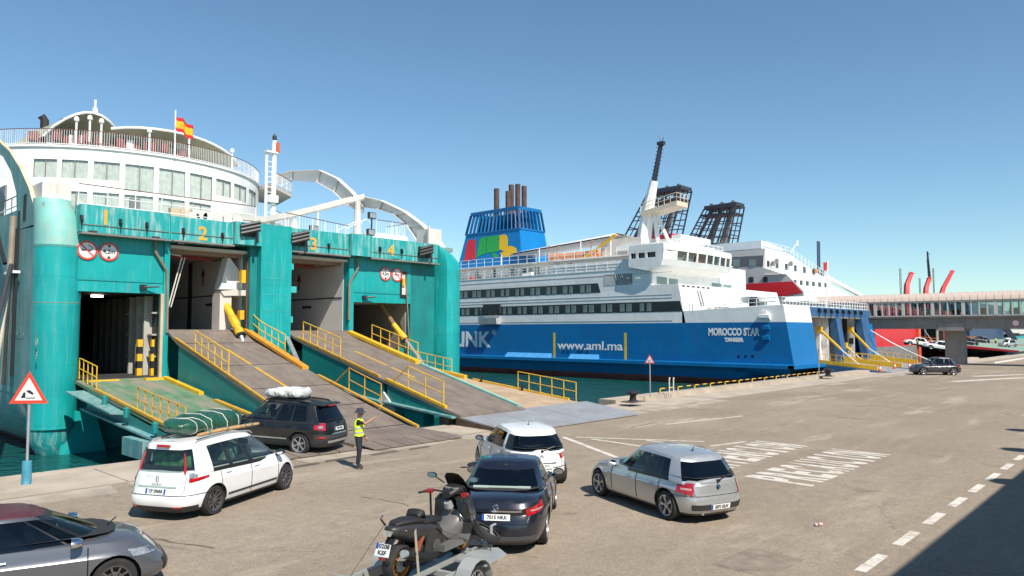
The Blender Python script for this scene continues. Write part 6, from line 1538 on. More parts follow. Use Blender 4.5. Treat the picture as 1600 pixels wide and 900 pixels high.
    for i in range(len(CR) - 1):
        for j in range(nc):
            f = flags[j]; q = (i * nc + j, i * nc + (j + 1) % nc, (i + 1) * nc + (j + 1) % nc, (i + 1) * nc + j)
            lo_r = 1 if not (f == 'R' and cb.get('rt0')) else 1
            isg = f in ('F', 'R') or f[0] == 'G'
            if isg and 1 <= i <= 3:
                if f == 'F' and i == 1 or True:
                    side = 'L' if j < HC - 1 else 'R'
                    key = f if f in 'FR' else f + side
                    gl.setdefault(key, []).append([vs[k] for k in q]); continue
            mi = 0
            if f == 'B' and 1 <= i <= 3: mi = 1
            if i == 0 and f == 'F': mi = 1
            if i == 0 and f not in ('F', 'R', 'P'): mi = 1 if cb.get('beltblack') else 0
            if i == 4 and f != 'P': mi = 1 if f in ('F',) or cb.get('edgeblack') else 0
            if i == 5: mi = 2
            fs.append(q); mm.append(mi)
    o0 = len(m.v); m.add(vs, []); 
    for q, mi in zip(fs, mm): m.f.append(q); m.m.append(mi)
    # roof
    rg = CR[-1]; Lr = rg[:HC]; Rr = [rg[0]] + [rg[nc - i] for i in range(1, HC - 1)] + [rg[HC - 1]]
    colsk = [1, .6, .2, -.2, -.6, -1]; rows = []
    for i in range(1, HC - 1): rows.append([Lr[i].lerp(Rr[i], (1 - k) / 2) + V((0, 0, cb.get('rc', .035) * (1 - k * k) * min(1, abs(Lr[i].y) / (w1 * .7)))) for k in colsk])
    # extra cross rows so the roof bows smoothly
    rows2 = []
    for a, b_ in zip(rows[:-1], rows[1:]):
        sN = max(1, int(abs(a[0].x - b_[0].x) / .25))
        for k in range(sN):
            t = k / sN; rw_ = [p.lerp(q, t) for p, q in zip(a, b_)]
            rows2.append(rw_)
    rows2.append(rows[-1]); rows = rows2
    m.loft(rows, False, 2); m.add([Lr[0]] + rows[0], [(0, k, k + 1) for k in range(1, len(colsk))], 2); m.add([Lr[-1]] + rows[-1], [(0, k + 1, k) for k in range(1, len(colsk))], 2)
    cab = m.build('cabin_shell', [sp['paint'], TRIM, sp.get('roofpaint', sp['paint'])], T, 0, world=False)
    b = bmesh.new(); b.from_mesh(cab.data); bmesh.ops.remove_doubles(b, verts=b.verts, dist=.004); bmesh.ops.recalc_face_normals(b, faces=b.faces); b.to_mesh(cab.data); b.free(); shade(cab.data, 32)
    gm = sp.get('glass', GLS)
    for key, quads in gl.items():
        m = MB()
        for q in quads: m.add(q, [(0, 1, 2, 3)])
        g_ = gm
        if key == 'R': g_ = sp.get('rglass', gm)
        elif key == 'F': g_ = sp.get('fglass', GLSC)
        elif key[:-1] in sp.get('gl', {}): g_ = sp['gl'][key[:-1]]
        o = m.build({'F': 'windscreen', 'R': 'rear_window'}.get(key, 'side_window'), g_, T, 0, world=False)
        b = bmesh.new(); b.from_mesh(o.data); bmesh.ops.remove_doubles(b, verts=b.verts, dist=.001); b.to_mesh(o.data); b.free(); shade(o.data, 30)
    c.cpt = cpt_; c.roofz = roofz
    # ---- interior: tray, seats, wheel
    m = MB(); rg = [cpt_(a, b_, 0, .97) + V((0, 0, -.0)) for a, b_, _ in full]; m.add([V((p.x * .985, p.y, p.z + .062 + crown)) for p in rg], [tuple(range(nc))]); m.build('cabin_floor', INTER, T, world=False)
    if detail:
        rows_ = sp.get('seats', [(.15, 2), (-.75, 3)])
        for sx_, cnt in rows_:
            for k in range(cnt):
                yy = (-.36, .36)[k] if cnt == 2 else (-.42, 0, .42)[k]; z0 = top(sx_); hgt = (roofz(max(R1, min(F1_, sx_))) - z0)
                m = MB(); a_, b_ = .20, .06
                m.loft([[V((sx_ + dx - .05 * t_, yy + dy * (1 - .25 * t_), z0 + t_ * hgt * .5)) for dx, dy in ((-.06, -a_), (.06, -a_), (.06, a_), (-.06, a_))] for t_ in (-.3, .5, .9, 1)], True, 0, True)
                m.loft([[V((sx_ - .08 + dx, yy + dy, z0 + hgt * (.56 + .22 * t_))) for dx, dy in ((-.04, -.12), (.04, -.12), (.04, .12), (-.04, .12))] for t_ in (0, 1)], True, 0, True)
                m.build('seat', SEAT, T, 40, world=False)
        m = MB(); sx_ = rows_[0][0] + .36; ctr = V((sx_, .37, top(sx_) + .05)); m.tube([ctr + V((-.09 * math.cos(a), .17 * math.sin(a), .15 * math.cos(a))) for a in [2 * math.pi * k / 16 for k in range(17)]], .016, 6); m.build('steering_wheel', TRIM, T, 50, world=False)
    # ---- wheels
    tm, rm = wheel_mesh(rw, sp.get('ww', .21), sp.get('spokes', 5), sp.get('rim', 'five'))
    for wx in (wb / 2, -wb / 2):
        for s in (1, -1):
            e_ = bpy.data.objects.new('wheel', None); COL.objects.link(e_); e_.parent = T; e_.location = (wx, s * (W - .135), rw); e_.rotation_euler = (0, rnd.uniform(0, 6), 0 if s > 0 else math.pi); e_.empty_display_size = .1
            if wx > 0 and sp.get('steer'): e_.rotation_euler.z += R(sp['steer'])
            for nme, me in (('tyre', tm), ('rim', rm)): w_ = bpy.data.objects.new(nme, me); COL.objects.link(w_); w_.parent = e_
    if not detail: return c
    # ---- seams (thin dark strips following the skin)
    def seam(pts, wd=.018, m_=TRIM, name='door_seam'):
        for s in (1, -1):
            m = MB(); P0 = [side_at(x, z, s, .002) for x, z in pts]
            m.tube(P0, wd * .5, 4); m.build(name, m_, T, world=False)
    for x_ in sp.get('seams', ()): 
        zt = top(x_); seam([(x_, z) for z in [.30 + (zt - .34) * k / 6 for k in range(7)]])
    def strip(pts, h, off, m_, name):
        for s in (1, -1):
            m = MB(); lo_ = [side_at(x, z, s, off) for x, z in pts]; hi_ = [side_at(x, z + h, s, off) for x, z in pts]; m.loft([lo_, hi_], False); m.loft([hi_, [p - V((0, s * off * 1.5, 0)) for p in hi_]], False); m.loft([lo_, [p - V((0, s * off * 1.5, 0)) for p in lo_]], False); m.build(name, m_, T, world=False)
    if sp.get('moulding'): x_a, x_b, z_, m_ = sp['moulding']; strip([(x_a + (x_b - x_a) * k / 8, z_) for k in range(9)], .045, .012, m_, 'side_moulding')
    for x_, z_ in sp.get('handles', ()):
        for s in (1, -1): m = MB(); a, b_ = side_at(x_ - .09, z_, s, .02), side_at(x_ + .09, z_, s, .02); m.tube([a - V((0, s * .03, 0)), a, b_, b_ - V((0, s * .03, 0))], .016, 6); m.build('door_handle', sp.get('handlemat', sp['paint']), T, 50, world=False)
    # ---- mirrors
    mx = sp['mirror']
    for s in (1, -1):
        base = side_at(mx, top(mx) - .02, s); m = MB()
        ctr = base + V((-.02, s * .13, .10))
        prof = []
        for k, (dx, sc_) in enumerate(((.11, .25), (.09, .75), (.03, 1.0), (-.045, 1.0))):
            prof.append([ctr + V((dx - .02, .12 * sc_ * math.cos(a), .075 * sc_ * math.sin(a))) for a in [2 * math.pi * j / 14 for j in range(14)]])
        m.loft(prof, True, 0, True); m.bar(base + V((0, -s * .03, .0)), ctr + V((0, 0, -.03)), .06, .05, 1)
        mo = m.build('door_mirror', [sp.get('mirrorpaint', sp['paint']), TRIM], T, 45, world=False)
        m = MB(); m.add([ctr + V((-.068, .10 * math.cos(a), .06 * math.sin(a))) for a in [2 * math.pi * j / 14 for j in range(14)]], [tuple(range(14))]); m.build('mirror_glass', CHROME, mo, world=False)
    # ---- number plate, lamps
    def patch(u0, u1, z0f, z1f, m_, name, off=.012, rear=True, nu=8, nz=4, sides=(1, -1)):
        for s in sides:
            m = MB(); rows = []
            for k in range(nz + 1):
                rows.append([curve_pt(u, z0f(u) + (z1f(u) - z0f(u)) * k / nz, s, rear, off) for u in [u0 + (u1 - u0) * i / nu for i in range(nu + 1)]])
            m.loft(rows, False)
            m.loft([rows[0], [curve_pt(u0 + (u1 - u0) * i / nu, z0f(u0 + (u1 - u0) * i / nu), s, rear, -.02) for i in range(nu + 1)]], False); m.loft([rows[-1], [curve_pt(u0 + (u1 - u0) * i / nu, z1f(u0 + (u1 - u0) * i / nu), s, rear, -.02) for i in range(nu + 1)]], False)
            for ii in (0, -1):
                uu = (u0, u1)[ii]; m.loft([[r_[ii] for r_ in rows], [curve_pt(uu, z0f(uu) + (z1f(uu) - z0f(uu)) * k / nz, s, rear, -.02) for k in range(nz + 1)]], False)
            m.build(name, m_, T, 40, world=False)
    c.patch = patch; c.strip = strip; c.seam = seam
    for args in sp.get('lamps', ()): patch(*args[:6], **args[6])
    for (u0, u1, z0, z1) in sp.get('lens', ()): patch(u0, u1, K(z0), K(z1), LAMPW2, 'lamp_lens', off=.019)
    for z_ in sp.get('rseams', ()):
        for s in (1, -1):
            m = MB(); m.tube([curve_pt(u, z_, s, True, .001) for u in [1.25 * k / 14 for k in range(15)]], .008, 4); m.build('panel_seam', TRIM, T, world=False)
    for (ye, za, zb) in sp.get('hatch', ()):
        for s in (1, -1):
            m = MB(); m.tube([end_at(s * (ye - .03 * (k % 5 == 0)), za + (zb - za) * k / 5, True, .001) for k in range(6)], .006, 4); m.build('panel_seam', TRIM, T, world=False)
    if sp.get('plate'):
        pz_, ptxt, eu = sp['plate']; p = end_at(0, pz_, True, .012); q = end_at(0, pz_ + .05, True, .012); tilt = V((q.x - p.x, 0, .05)).normalized()
        nx = V((-tilt.z, 0, tilt.x)) 
        def PL(y, h, o): return V((p.x, 0, pz_)) + V((0, y, 0)) + tilt * h + nx * o
        hw, hh = .26, .056
        m = MB(); m.hexa([PL(hw, -hh, 0), PL(-hw, -hh, 0), PL(-hw, -hh, .012), PL(hw, -hh, .012), PL(hw, hh, 0), PL(-hw, hh, 0), PL(-hw, hh, .012), PL(hw, hh, .012)]); po = m.build('number_plate', PLW, T, world=False)
        for y0, y1 in (((hw, hw - .045),) if eu == 1 else ((hw, hw - .045), (-hw + .045, -hw))):
            m = MB(); m.hexa([PL(y0, -hh, .013), PL(y1, -hh, .013), PL(y1, -hh, .016), PL(y0, -hh, .016), PL(y0, hh, .013), PL(y1, hh, .013), PL(y1, hh, .016), PL(y0, hh, .016)]); m.build('plate_band', PLB, po, world=False)
        text('plate_lettering', ptxt, .092, TRIM, po, PL(-.02 if eu == 1 else 0, 0, .015), xd=(0, -1, 0), yd=tilt, ext=.002, bold=.003, world=False, squeeze=.92)
    if sp.get('aerial'):
        x_, l_ = sp['aerial']; m = MB(); z_ = roofz(x_) + .06; m.tube([(x_, 0, z_), (x_ - l_ * .5, 0, z_ + l_)], [.012, .005], 6); m.cbox((x_ + .02, 0, z_), (.07, .045, .03)); m.build('aerial', TRIM, T, world=False)
    if sp.get('wiper'):
        p = end_at(-.02, sp['wiper'], True, .03); m = MB(); m.tube([p, p + V((.07, -.36, .10))], .012, 5); m.cbox(p, (.05, .06, .05)); m.build('rear_wiper', TRIM, T, world=False)
    if sp.get('exhaust'):
        m = MB(); y_, z_ = sp['exhaust']; p = end_at(y_, z_, True, -.12); m.lathe([(.035, p.x - .12), (.04, p.x - .13), (.04, p.x + .1)], (0, y_, z_), 12, 'X'); m.build('exhaust_pipe', CHROME, T, 40, world=False)
    return c
# ---------------------------------------------------------------- specifications
WHITEP = paint('paint_white', (.76, .76, .74)); BLACKP = paint('paint_black', (.006, .006, .007), 0, .3, .45); BLKBLUE = paint('paint_blue_black', (.008, .010, .018))
SILVER = paint('paint_silver', (.50, .51, .50), .55, .3); GREYP = paint('paint_grey', (.125, .13, .145), .45, .3); MAROON = paint('paint_maroon', (.085, .024, .028), 0, .5, .1)
HATCH_FI = [(0, .10), (.15, .02), (.4, 0), (.6, .05), (.8, .16), (1, .34)]
bmw = dict(W=1.75, wb=2.66, fo=.78, ro=.80, rw=.318, H=1.42, zs=.19, paint=SILVER, nf=4.4, nr=5.0, crown=.05, plastic=.22, rear_plastic=.24,
    top=[(-2.2, .87), (-1.9, .895), (-1.3, .93), (0, .905), (.75, .875), (.95, .865), (1.6, .79), (2.0, .70), (2.15, .63)],
    fi=HATCH_FI, ri=[(0, .10), (.15, .03), (.35, 0), (.5, .01), (.62, .05), (.8, .07), (1, .10)],
    cabin=dict(ws0=.95, ws1=.12, rw0=-2.03, rw1=-1.68, w0=.965, w1=.745, roof=[(0, 1.315), (.3, 1.375), (.6, 1.40), (.85, 1.39), (1, 1.355)], nf=3.4, nr=4.8, rpe=.90, t0=.07, t1=.88, beltblack=True,
               cols=[(.66, 'G0'), (.35, 'G0'), (.02, 'B'), (-.06, 'G1'), (-.40, 'B'), (-.425, 'G2'), (-.60, 'P'), (-.72, 'P'), (-.84, 'P')]),
    gl={'G0': GLSC, 'G1': GLSD, 'G2': GLSD}, rglass=GLSD, spokes=5, rim='five', lens=[(.70, .86, .725, .765)], rseams=(.60,), hatch=[(.60, .60, .86)], seams=(.72, -.28, -1.12), handles=((-.05, .765), (-.95, .79)), mirror=.62,
    lamps=[(.66, .93, LN(.60, .69, .66, .93), LN(.875, .855, .66, .93), LAMPR, 'tail_lamp', {}), (0, .72, K(.31), K(.43), PLAST, 'bumper_grille', dict(nu=10))],
    plate=(.37, '5571 KLH', 1), aerial=(-1.25, .12), wiper=.90, exhaust=(.42, .24))
# -- silver hatchback
def gp(a, b): A, B = onZ(*a), onZ(*b); return A, B
def place(rear, front, side, W, hd=None):
    """contact points of the two wheels on one side -> wheelbase centre and heading"""
    A, B = onZ(*rear), onZ(*front); d = (B - A).normalized(); nrm = V((-d.y, d.x, 0)); ctr = (A + B) / 2 - nrm * side * (W / 2 - .08)
    return ctr, math.degrees(math.atan2(d.y, d.x))
ctr, hd = place((1043, 812), (937, 774), 1, 1.75)
c1 = make_car('silver hatchback with tinted rear glass driving between the white road lettering and dark saloon', 'car', bmw, ctr, hd)
def roundel(c, z, r, cols, y=0, off=.03):
    p = c.end_at(y, z, True, off); m = MB(); m.lathe([(r, p.x - .008), (r, p.x + .02)], (0, y, z), 16, 'X'); o = m.build('badge', cols[0], c.root, world=False)
    m = MB()
    for k in (0, 2):
        pts = [V((p.x - .011, y, z))] + [V((p.x - .011, y + r * .72 * math.cos(a), z + r * .72 * math.sin(a))) for a in [math.pi / 2 * (k + j / 5) for j in range(6)]]; m.prism(pts, (.002, 0, 0))
    m.build('badge_field', cols[1], o, world=False); return o
roundel(c1, .775, .042, (TRIM, mat('badge_blue', (.02, .2, .5), .3, var=0)))
# -- white people carrier
mpv = dict(W=1.84, wb=2.77, fo=.88, ro=.90, rw=.325, H=1.65, zs=.20, paint=WHITEP, nf=4.0, nr=5.5, crown=.05, plastic=.24, rear_plastic=.36,
    top=[(-2.3, 1.0), (-1.9, 1.04), (-1.2, 1.04), (0, 1.0), (.9, .965), (1.2, .95), (1.8, .84), (2.1, .74), (2.3, .66)],
    fi=[(0, .12), (.15, .02), (.4, 0), (.6, .05), (.8, .18), (1, .42)], ri=[(0, .09), (.15, .02), (.3, 0), (.42, .02), (.55, .09), (.8, .12), (1, .16)],
    cabin=dict(ws0=1.55, ws1=.42, rw0=-2.14, rw1=-1.99, w0=.96, w1=.755, roof=[(0, 1.57), (.25, 1.63), (.6, 1.655), (.85, 1.62), (1, 1.57)], nf=3.2, nr=5.0, rpe=.90, t0=.07, t1=.88, beltblack=True,
               cols=[(.80, 'B'), (.72, 'G0'), (.45, 'G0'), (.17, 'B'), (.10, 'G1'), (-.25, 'B'), (-.30, 'G2'), (-.62, 'P'), (-.75, 'P'), (-.88, 'P')]),
    gl={'G0': GLSC, 'G1': GLSC, 'G2': GLSC}, rglass=GLSC, spokes=10, rim='dark', rseams=(.56,), hatch=[(.66, .58, 1.0)], seams=(1.0, -.1, -1.2), handles=((.1, .86), (-.95, .89)), mirror=1.02, mirrorpaint=TRIM, seats=[(.35, 2), (-.55, 3)],
    lamps=[(.74, 1.08, LN(.82, .88, .74, 1.08), LN(.90, .93, .74, 1.08), LAMPR, 'tail_lamp', {}), (.74, .86, K(.905), K(1.02), LAMPW, 'lamp_lens', {}), (0, .5, K(.715), K(.75), CHROME, 'tailgate_trim', dict(nu=8)), (.5, .68, K(.29), K(.33), LAMPR, 'reflector', {})],
    plate=(.635, 'CP 296RB', 2), moulding=(-.95, .95, .36, PLAST), aerial=None)
ctr, hd = place((331, 805), (446, 764), -1, 1.84)
c2 = make_car('white people carrier with green tarpaulin load and timber pole on its roof', 'car', mpv, ctr, hd)
MPVC, MPVH = ctr, hd
for s in (1, -1):               # tall lamp strip up the rear pillar and roof rail
    m = MB(); pts = [c2.cpt(-.935, s * .66, t) + V((-.02, s * .02, 0)) for t in (0, .2, .4, .6, .75)]; m.tube(pts, [.035, .028, .024, .02, .012], 6); m.build('pillar_lamp', LAMPR, c2.root, 50, world=False)
    m = MB(); m.tube([(x, s * .585, c2.roofz(x) + .055 - (.05 if x in (-1.75, .3) else 0)) for x in (-1.75, -1.65, -1.2, -.6, -.1, .2, .3)], .02, 6); m.build('roof_rail', STEEL, c2.root, 50, world=False)
m = MB(); p = c2.cpt(-1, 0, .97); m.cbox(p + V((-.02, 0, .03)), (.05, .34, .05)); m.build('brake_lamp', LAMPR, c2.root, world=False)
p = c2.end_at(0, .90, True, .02); m = MB()
for s in (1, -1): m.tube([(p.x, s * .012, .965), (p.x, s * .035, .90), (p.x, s * .012, .835)], .010, 5)
m.build('badge', CHROME, c2.root, world=False)
text('model_lettering', 'SCENIC', .062, CHROME, c2.root, c2.end_at(0, .79, True, .016), xd=(0, -1, 0), ext=.003, world=False, space=1.3)
# -- black 4x4
suv = dict(W=1.85, wb=2.71, fo=.90, ro=1.02, rw=.36, H=1.72, zs=.28, paint=BLACKP, nf=4.6, nr=5.0, crown=.05, plastic=.52, rear_plastic=.66,
    top=[(-2.4, 1.06), (-1.9, 1.10), (0, 1.08), (.8, 1.05), (1.1, 1.04), (1.8, .96), (2.1, .88), (2.3, .78)],
    fi=HATCH_FI, ri=[(0, .14), (.2, .03), (.4, 0), (.55, .04), (.8, .07), (1, .11)],
    cabin=dict(ws0=1.15, ws1=.35, rw0=-2.26, rw1=-1.90, w0=.955, w1=.755, roof=[(0, 1.62), (.3, 1.69), (.65, 1.72), (.9, 1.69), (1, 1.65)], nf=3.4, nr=4.8, rpe=.88, t0=.07, t1=.88, beltblack=True,
               cols=[(.70, 'G0'), (.40, 'G0'), (.16, 'B'), (.10, 'G1'), (-.25, 'B'), (-.29, 'G2'), (-.62, 'P'), (-.74, 'P'), (-.86, 'P')]),
    gl={'G0': GLSC, 'G1': GLSD, 'G2': GLSD}, rglass=GLSD, spokes=6, rim='twin', rseams=(.78,), hatch=[(.64, .72, 1.04)], seams=(.9, -.05, -1.1), handles=((.15, .93), (-.9, .95)), mirror=.85, mirrorpaint=CHROME,
    lamps=[(.68, .92, LN(.84, .88, .68, .92), LN(1.08, 1.06, .68, .92), LAMPR, 'tail_lamp', {}), (.74, .83, K(.91), K(.99), LAMPW, 'lamp_lens', dict(off=.02)), (0, .45, K(.70), K(.73), CHROME, 'tailgate_trim', {}), (0, .62, K(.42), K(.50), STEEL, 'skid_plate', {}), (.70, .86, K(.58), K(.63), LAMPR, 'reflector', {})],
    plate=(.86, '7834 FMB', 1), wiper=1.05, exhaust=(-.5, .36), moulding=(-.9, .9, .50, STEEL))
p = onZ(467, 712) + V((0, 0, .05)); hd = 115.0; d = V((math.cos(R(hd)), math.sin(R(hd)), 0)); nrm = V((-d.y, d.x, 0))
ctr = p + d * 1.355 - nrm * (.925 - .08)
c3 = make_car('black four-wheel-drive car with a white wrapped bundle on its roof entering the ramp', 'car', suv, ctr, hd)
SUVC, SUVH = ctr, hd
for s in (1, -1):
    m = MB(); m.tube([(x, s * .60, c3.roofz(x) + .055 - (.05 if x in (-1.6, .25) else 0)) for x in (-1.6, -1.5, -1.0, -.5, 0, .15, .25)], .022, 6); m.build('roof_rail', TRIM, c3.root, 50, world=False)
m = MB(); pp_ = c3.cpt(-1, 0, .98); m.prism([(pp_.x + .1, -.62, pp_.z + .03), (pp_.x - .10, -.55, pp_.z - .0), (pp_.x - .10, .55, pp_.z - .0), (pp_.x + .1, .62, pp_.z + .03)], (0, 0, .04), 0); m.cbox((pp_.x - .10, 0, pp_.z + .0), (.04, .4, .04), 1); m.build('roof_spoiler', [TRIM, LAMPR], c3.root, world=False)
# tilt: its front wheels already stand on the ramp
c3.root.rotation_euler.y = R(-1.5)
# -- white hatchback
c4s = dict(W=1.79, wb=2.61, fo=.86, ro=.80, rw=.315, H=1.50, zs=.20, paint=WHITEP, nf=4.2, nr=3.8, crown=.06, plastic=.24, rear_plastic=.40,
    top=[(-2.2, .94), (-1.8, .985), (-1.2, 1.0), (0, .97), (.8, .93), (1.1, .91), (1.7, .82), (2.0, .72), (2.2, .62)],
    fi=HATCH_FI, ri=[(0, .10), (.15, .02), (.3, 0), (.5, .01), (.65, .05), (.85, .09), (1, .14)],
    cabin=dict(ws0=1.3, ws1=.35, rw0=-1.99, rw1=-1.64, w0=.955, w1=.73, roof=[(0, 1.40), (.3, 1.47), (.6, 1.50), (.85, 1.47), (1, 1.43)], nf=3.2, nr=4.0, rpe=.84, t0=.07, t1=.86,
               cols=[(.72, 'G0'), (.45, 'G0'), (.15, 'B'), (.08, 'G1'), (-.28, 'B'), (-.33, 'G2'), (-.52, 'P'), (-.62, 'B'), (-.80, 'B')]),
    rglass=glass('car_glass_mid', (.16, .19, .19), .9), spokes=9, rim='multi', lens=[(.62, .86, .83, .86)], rseams=(.57,), hatch=[(.58, .57, .95)], seams=(.85, -.2, -1.1), handles=((.0, .84), (-.9, .87)), mirror=.8, mirrorpaint=TRIM,
    lamps=[(.56, .92, LN(.77, .82, .56, .92), LN(.91, .93, .56, .92), LAMPR, 'tail_lamp', {}), (0, .40, K(.665), K(.69), CHROME, 'tailgate_trim', {}), (.74, .82, K(.42), K(.47), LAMPR, 'reflector', {}), (0, .5, K(.30), K(.40), PLAST, 'bumper_grille', {})],
    plate=(.60, '4192 JTX', 1), aerial=(-.9, .14), wiper=.98)
hd = 60; g = onZ(834, 757); d = V((math.cos(R(hd)), math.sin(R(hd)), 0))
c4 = make_car('white hatchback with wide red tail lamps waiting in front of the dark saloon', 'car', c4s, g + d * 1.35, hd)
p = c4.end_at(0, .85, True, .02); m = MB()
for k in (0, 1): m.tube([(p.x, .045, .82 + .035 * k), (p.x, 0, .86 + .035 * k), (p.x, -.045, .82 + .035 * k)], .009, 5)
m.build('badge', CHROME, c4.root, world=False)
# -- dark saloon
mer = dict(W=1.81, wb=2.84, fo=.80, ro=1.05, rw=.325, H=1.44, zs=.19, paint=BLKBLUE, nf=4.4, nr=4.6, crown=.05, plastic=.20, rear_plastic=.26,
    top=[(-2.5, .90), (-2.2, .98), (-1.7, 1.0), (-1.0, .99), (0, .95), (.7, .91), (1.0, .90), (1.7, .81), (2.0, .71), (2.2, .62)],
    fi=HATCH_FI, ri=[(0, .14), (.15, .03), (.35, 0), (.55, .02), (.75, .09), (.9, .05), (1, .10)],
    cabin=dict(ws0=1.05, ws1=.15, rw0=-1.88, rw1=-.95, w0=.93, w1=.69, roof=[(0, 1.37), (.3, 1.43), (.6, 1.44), (.85, 1.42), (1, 1.385)], nf=3.2, nr=3.8, rpe=.86, t0=.06, t1=.88,
               cols=[(.66, 'G0'), (.40, 'G0'), (.10, 'B'), (.03, 'G1'), (-.36, 'B'), (-.40, 'G2'), (-.55, 'P'), (-.68, 'P')]),
    rglass=glass('car_glass_mid', (.16, .19, .19), .9), spokes=5, rim='twin', lens=[(.66, .9, .80, .825)], rseams=(.60,), hatch=[(.60, .62, .95)], seams=(.8, -.2, -1.2), handles=((-.05, .84), (-1.0, .88)), handlemat=CHROME, mirror=.72, seats=[(.1, 2), (-.8, 3)],
    lamps=[(.58, .96, LN(.72, .80, .58, .96), LN(.84, .94, .58, .96), LAMPR, 'tail_lamp', {}), (0, .50, K(.795), K(.825), CHROME, 'boot_trim', {}), (0, .78, K(.30), K(.37), CHROME if False else mat('diffuser_grey', (.10, .10, .11), .35, .4), 'rear_diffuser', {})],
    plate=(.70, '7015 NKK', 1))
hd = 36.0; A = onZ(852, 848); d = V((math.cos(R(hd)), math.sin(R(hd)), 0)); nrm = V((-d.y, d.x, 0))
c5 = make_car('shiny dark blue-black saloon with a chrome boot strip, towing the scooter trailer', 'car', mer, A + d * 1.42 + nrm * .83, hd)
MERC, MERH = A + d * 1.42 + nrm * .83, hd
p = c5.end_at(0, .885, True, .03); m = MB(); cc = V((p.x, 0, .885)); pts = [cc + V((0, .048 * math.cos(a), .048 * math.sin(a))) for a in [2 * math.pi * k / 18 for k in range(19)]]; m.tube(pts, .006, 5)
for k in range(3): a = math.pi / 2 + k * 2.0944; m.tube([cc, cc + V((0, .046 * math.cos(a), .046 * math.sin(a)))], .006, 4)
m.build('badge', CHROME, c5.root, world=False)
# pale parcel-shelf blind behind the rear glass
m = MB(); m.box((-1.62, -.56, 1.07), (-1.55, .56, 1.10)); m.build('window_blind', mat('blind_mint', (.42, .52, .45), .6), c5.root, world=False)
# -- grey coupe with maroon roof, cropped by the frame
ds = dict(W=1.72, wb=2.46, fo=.80, ro=.68, rw=.315, H=1.46, zs=.20, paint=GREYP, roofpaint=MAROON, nf=3.8, nr=4.4, crown=.07, plastic=.22,
    top=[(-2.0, .90), (-1.5, .94), (0, .92), (.8, .90), (1.05, .89), (1.5, .84), (1.85, .73), (2.05, .63)],
    fi=[(0, .12), (.15, .02), (.4, 0), (.55, .04), (.75, .14), (1, .36)], ri=[(0, .1), (.3, 0), (.6, .05), (1, .2)],
    cabin=dict(ws0=1.3, ws1=.30, rw0=-1.72, rw1=-1.32, w0=.93, w1=.68, roof=[(0, 1.29), (.3, 1.35), (.6, 1.37), (.85, 1.35), (1, 1.31)], nf=2.8, nr=3.4, rpe=.82, t0=.07, t1=.90, apillar='B', beltblack=True,
               cols=[(.82, 'G3'), (.60, 'B'), (.57, 'G0'), (.25, 'G0'), (-.16, 'B'), (-.26, 'G1'), (-.6, 'B'), (-.72, 'P'), (-.84, 'P')]),
    gl={'G0': GLS, 'G3': GLS, 'G1': GLSD}, fglass=glass('windscreen_green', (.30, .44, .38), .9), spokes=10, rim='dark', seams=(.86, -.45), handles=((-.25, .80),), mirror=.72, mirrorpaint=CHROME,
    lamps=[(.42, .88, LN(.60, .63, .42, .88), LN(.68, .745, .42, .88), LAMPW, 'headlamp', dict(rear=False)), (0, .55, K(.30), K(.48), TRIM, 'front_grille', dict(rear=False))])
hd = -15.0; d = V((math.cos(R(hd)), math.sin(R(hd)), 0))
c6 = make_car('dark grey three-door car with a maroon roof cut off by the left edge', 'car', ds, V((4.55, 12.75, 0)) - d * 1.32 + V((d.y, -d.x, 0)) * -.26, hd)
# windscreen wipers and scuttle
m = MB(); m.tube([(1.32, .55, .97), (1.16, .0, 1.0)], .012, 5);  m.build('wiper', TRIM, c6.root, world=False)
# -- far grey 4x4 and small cars on the distant ramps
aud = dict(bmw); aud.update(W=1.85, wb=2.68, fo=.85, ro=.88, rw=.36, zs=.24, paint=paint('paint_slate', (.055, .06, .07), .3), plastic=.34, roofpaint=None, moulding=None)
aud['roofpaint'] = aud['paint']; aud['top'] = [(-2.3, 1.0), (-1.9, 1.05), (0, 1.03), (.95, .99), (1.6, .94), (2.0, .84), (2.2, .74)]
aud['cabin'] = dict(bmw['cabin']); aud['cabin'].update(ws0=1.1, ws1=.3, rw0=-2.0, rw1=-1.45, roof=[(0, 1.54), (.3, 1.61), (.6, 1.63), (.85, 1.6), (1, 1.56)])
aud['lamps'] = [(.66, .92, K(.84), K(.97), LAMPR, 'tail_lamp', {})]; aud['plate'] = (.6, '2208 HTC', 1); aud['gl'] = {'G0': GLSC, 'G1': GLSD, 'G2': GLSD}
g = onZ(1470, 586); c7 = make_car('slate grey sport utility car driving past the footbridge column', 'car', aud, g + V((.3, .6, 0)), 127)
far = dict(aud); far.update(paint=WHITEP, roofpaint=WHITEP)
def far_z(F_x, y): return .1 + (1.9 - .1) * (y - 26.0) / (YF + .5 - 26.0)
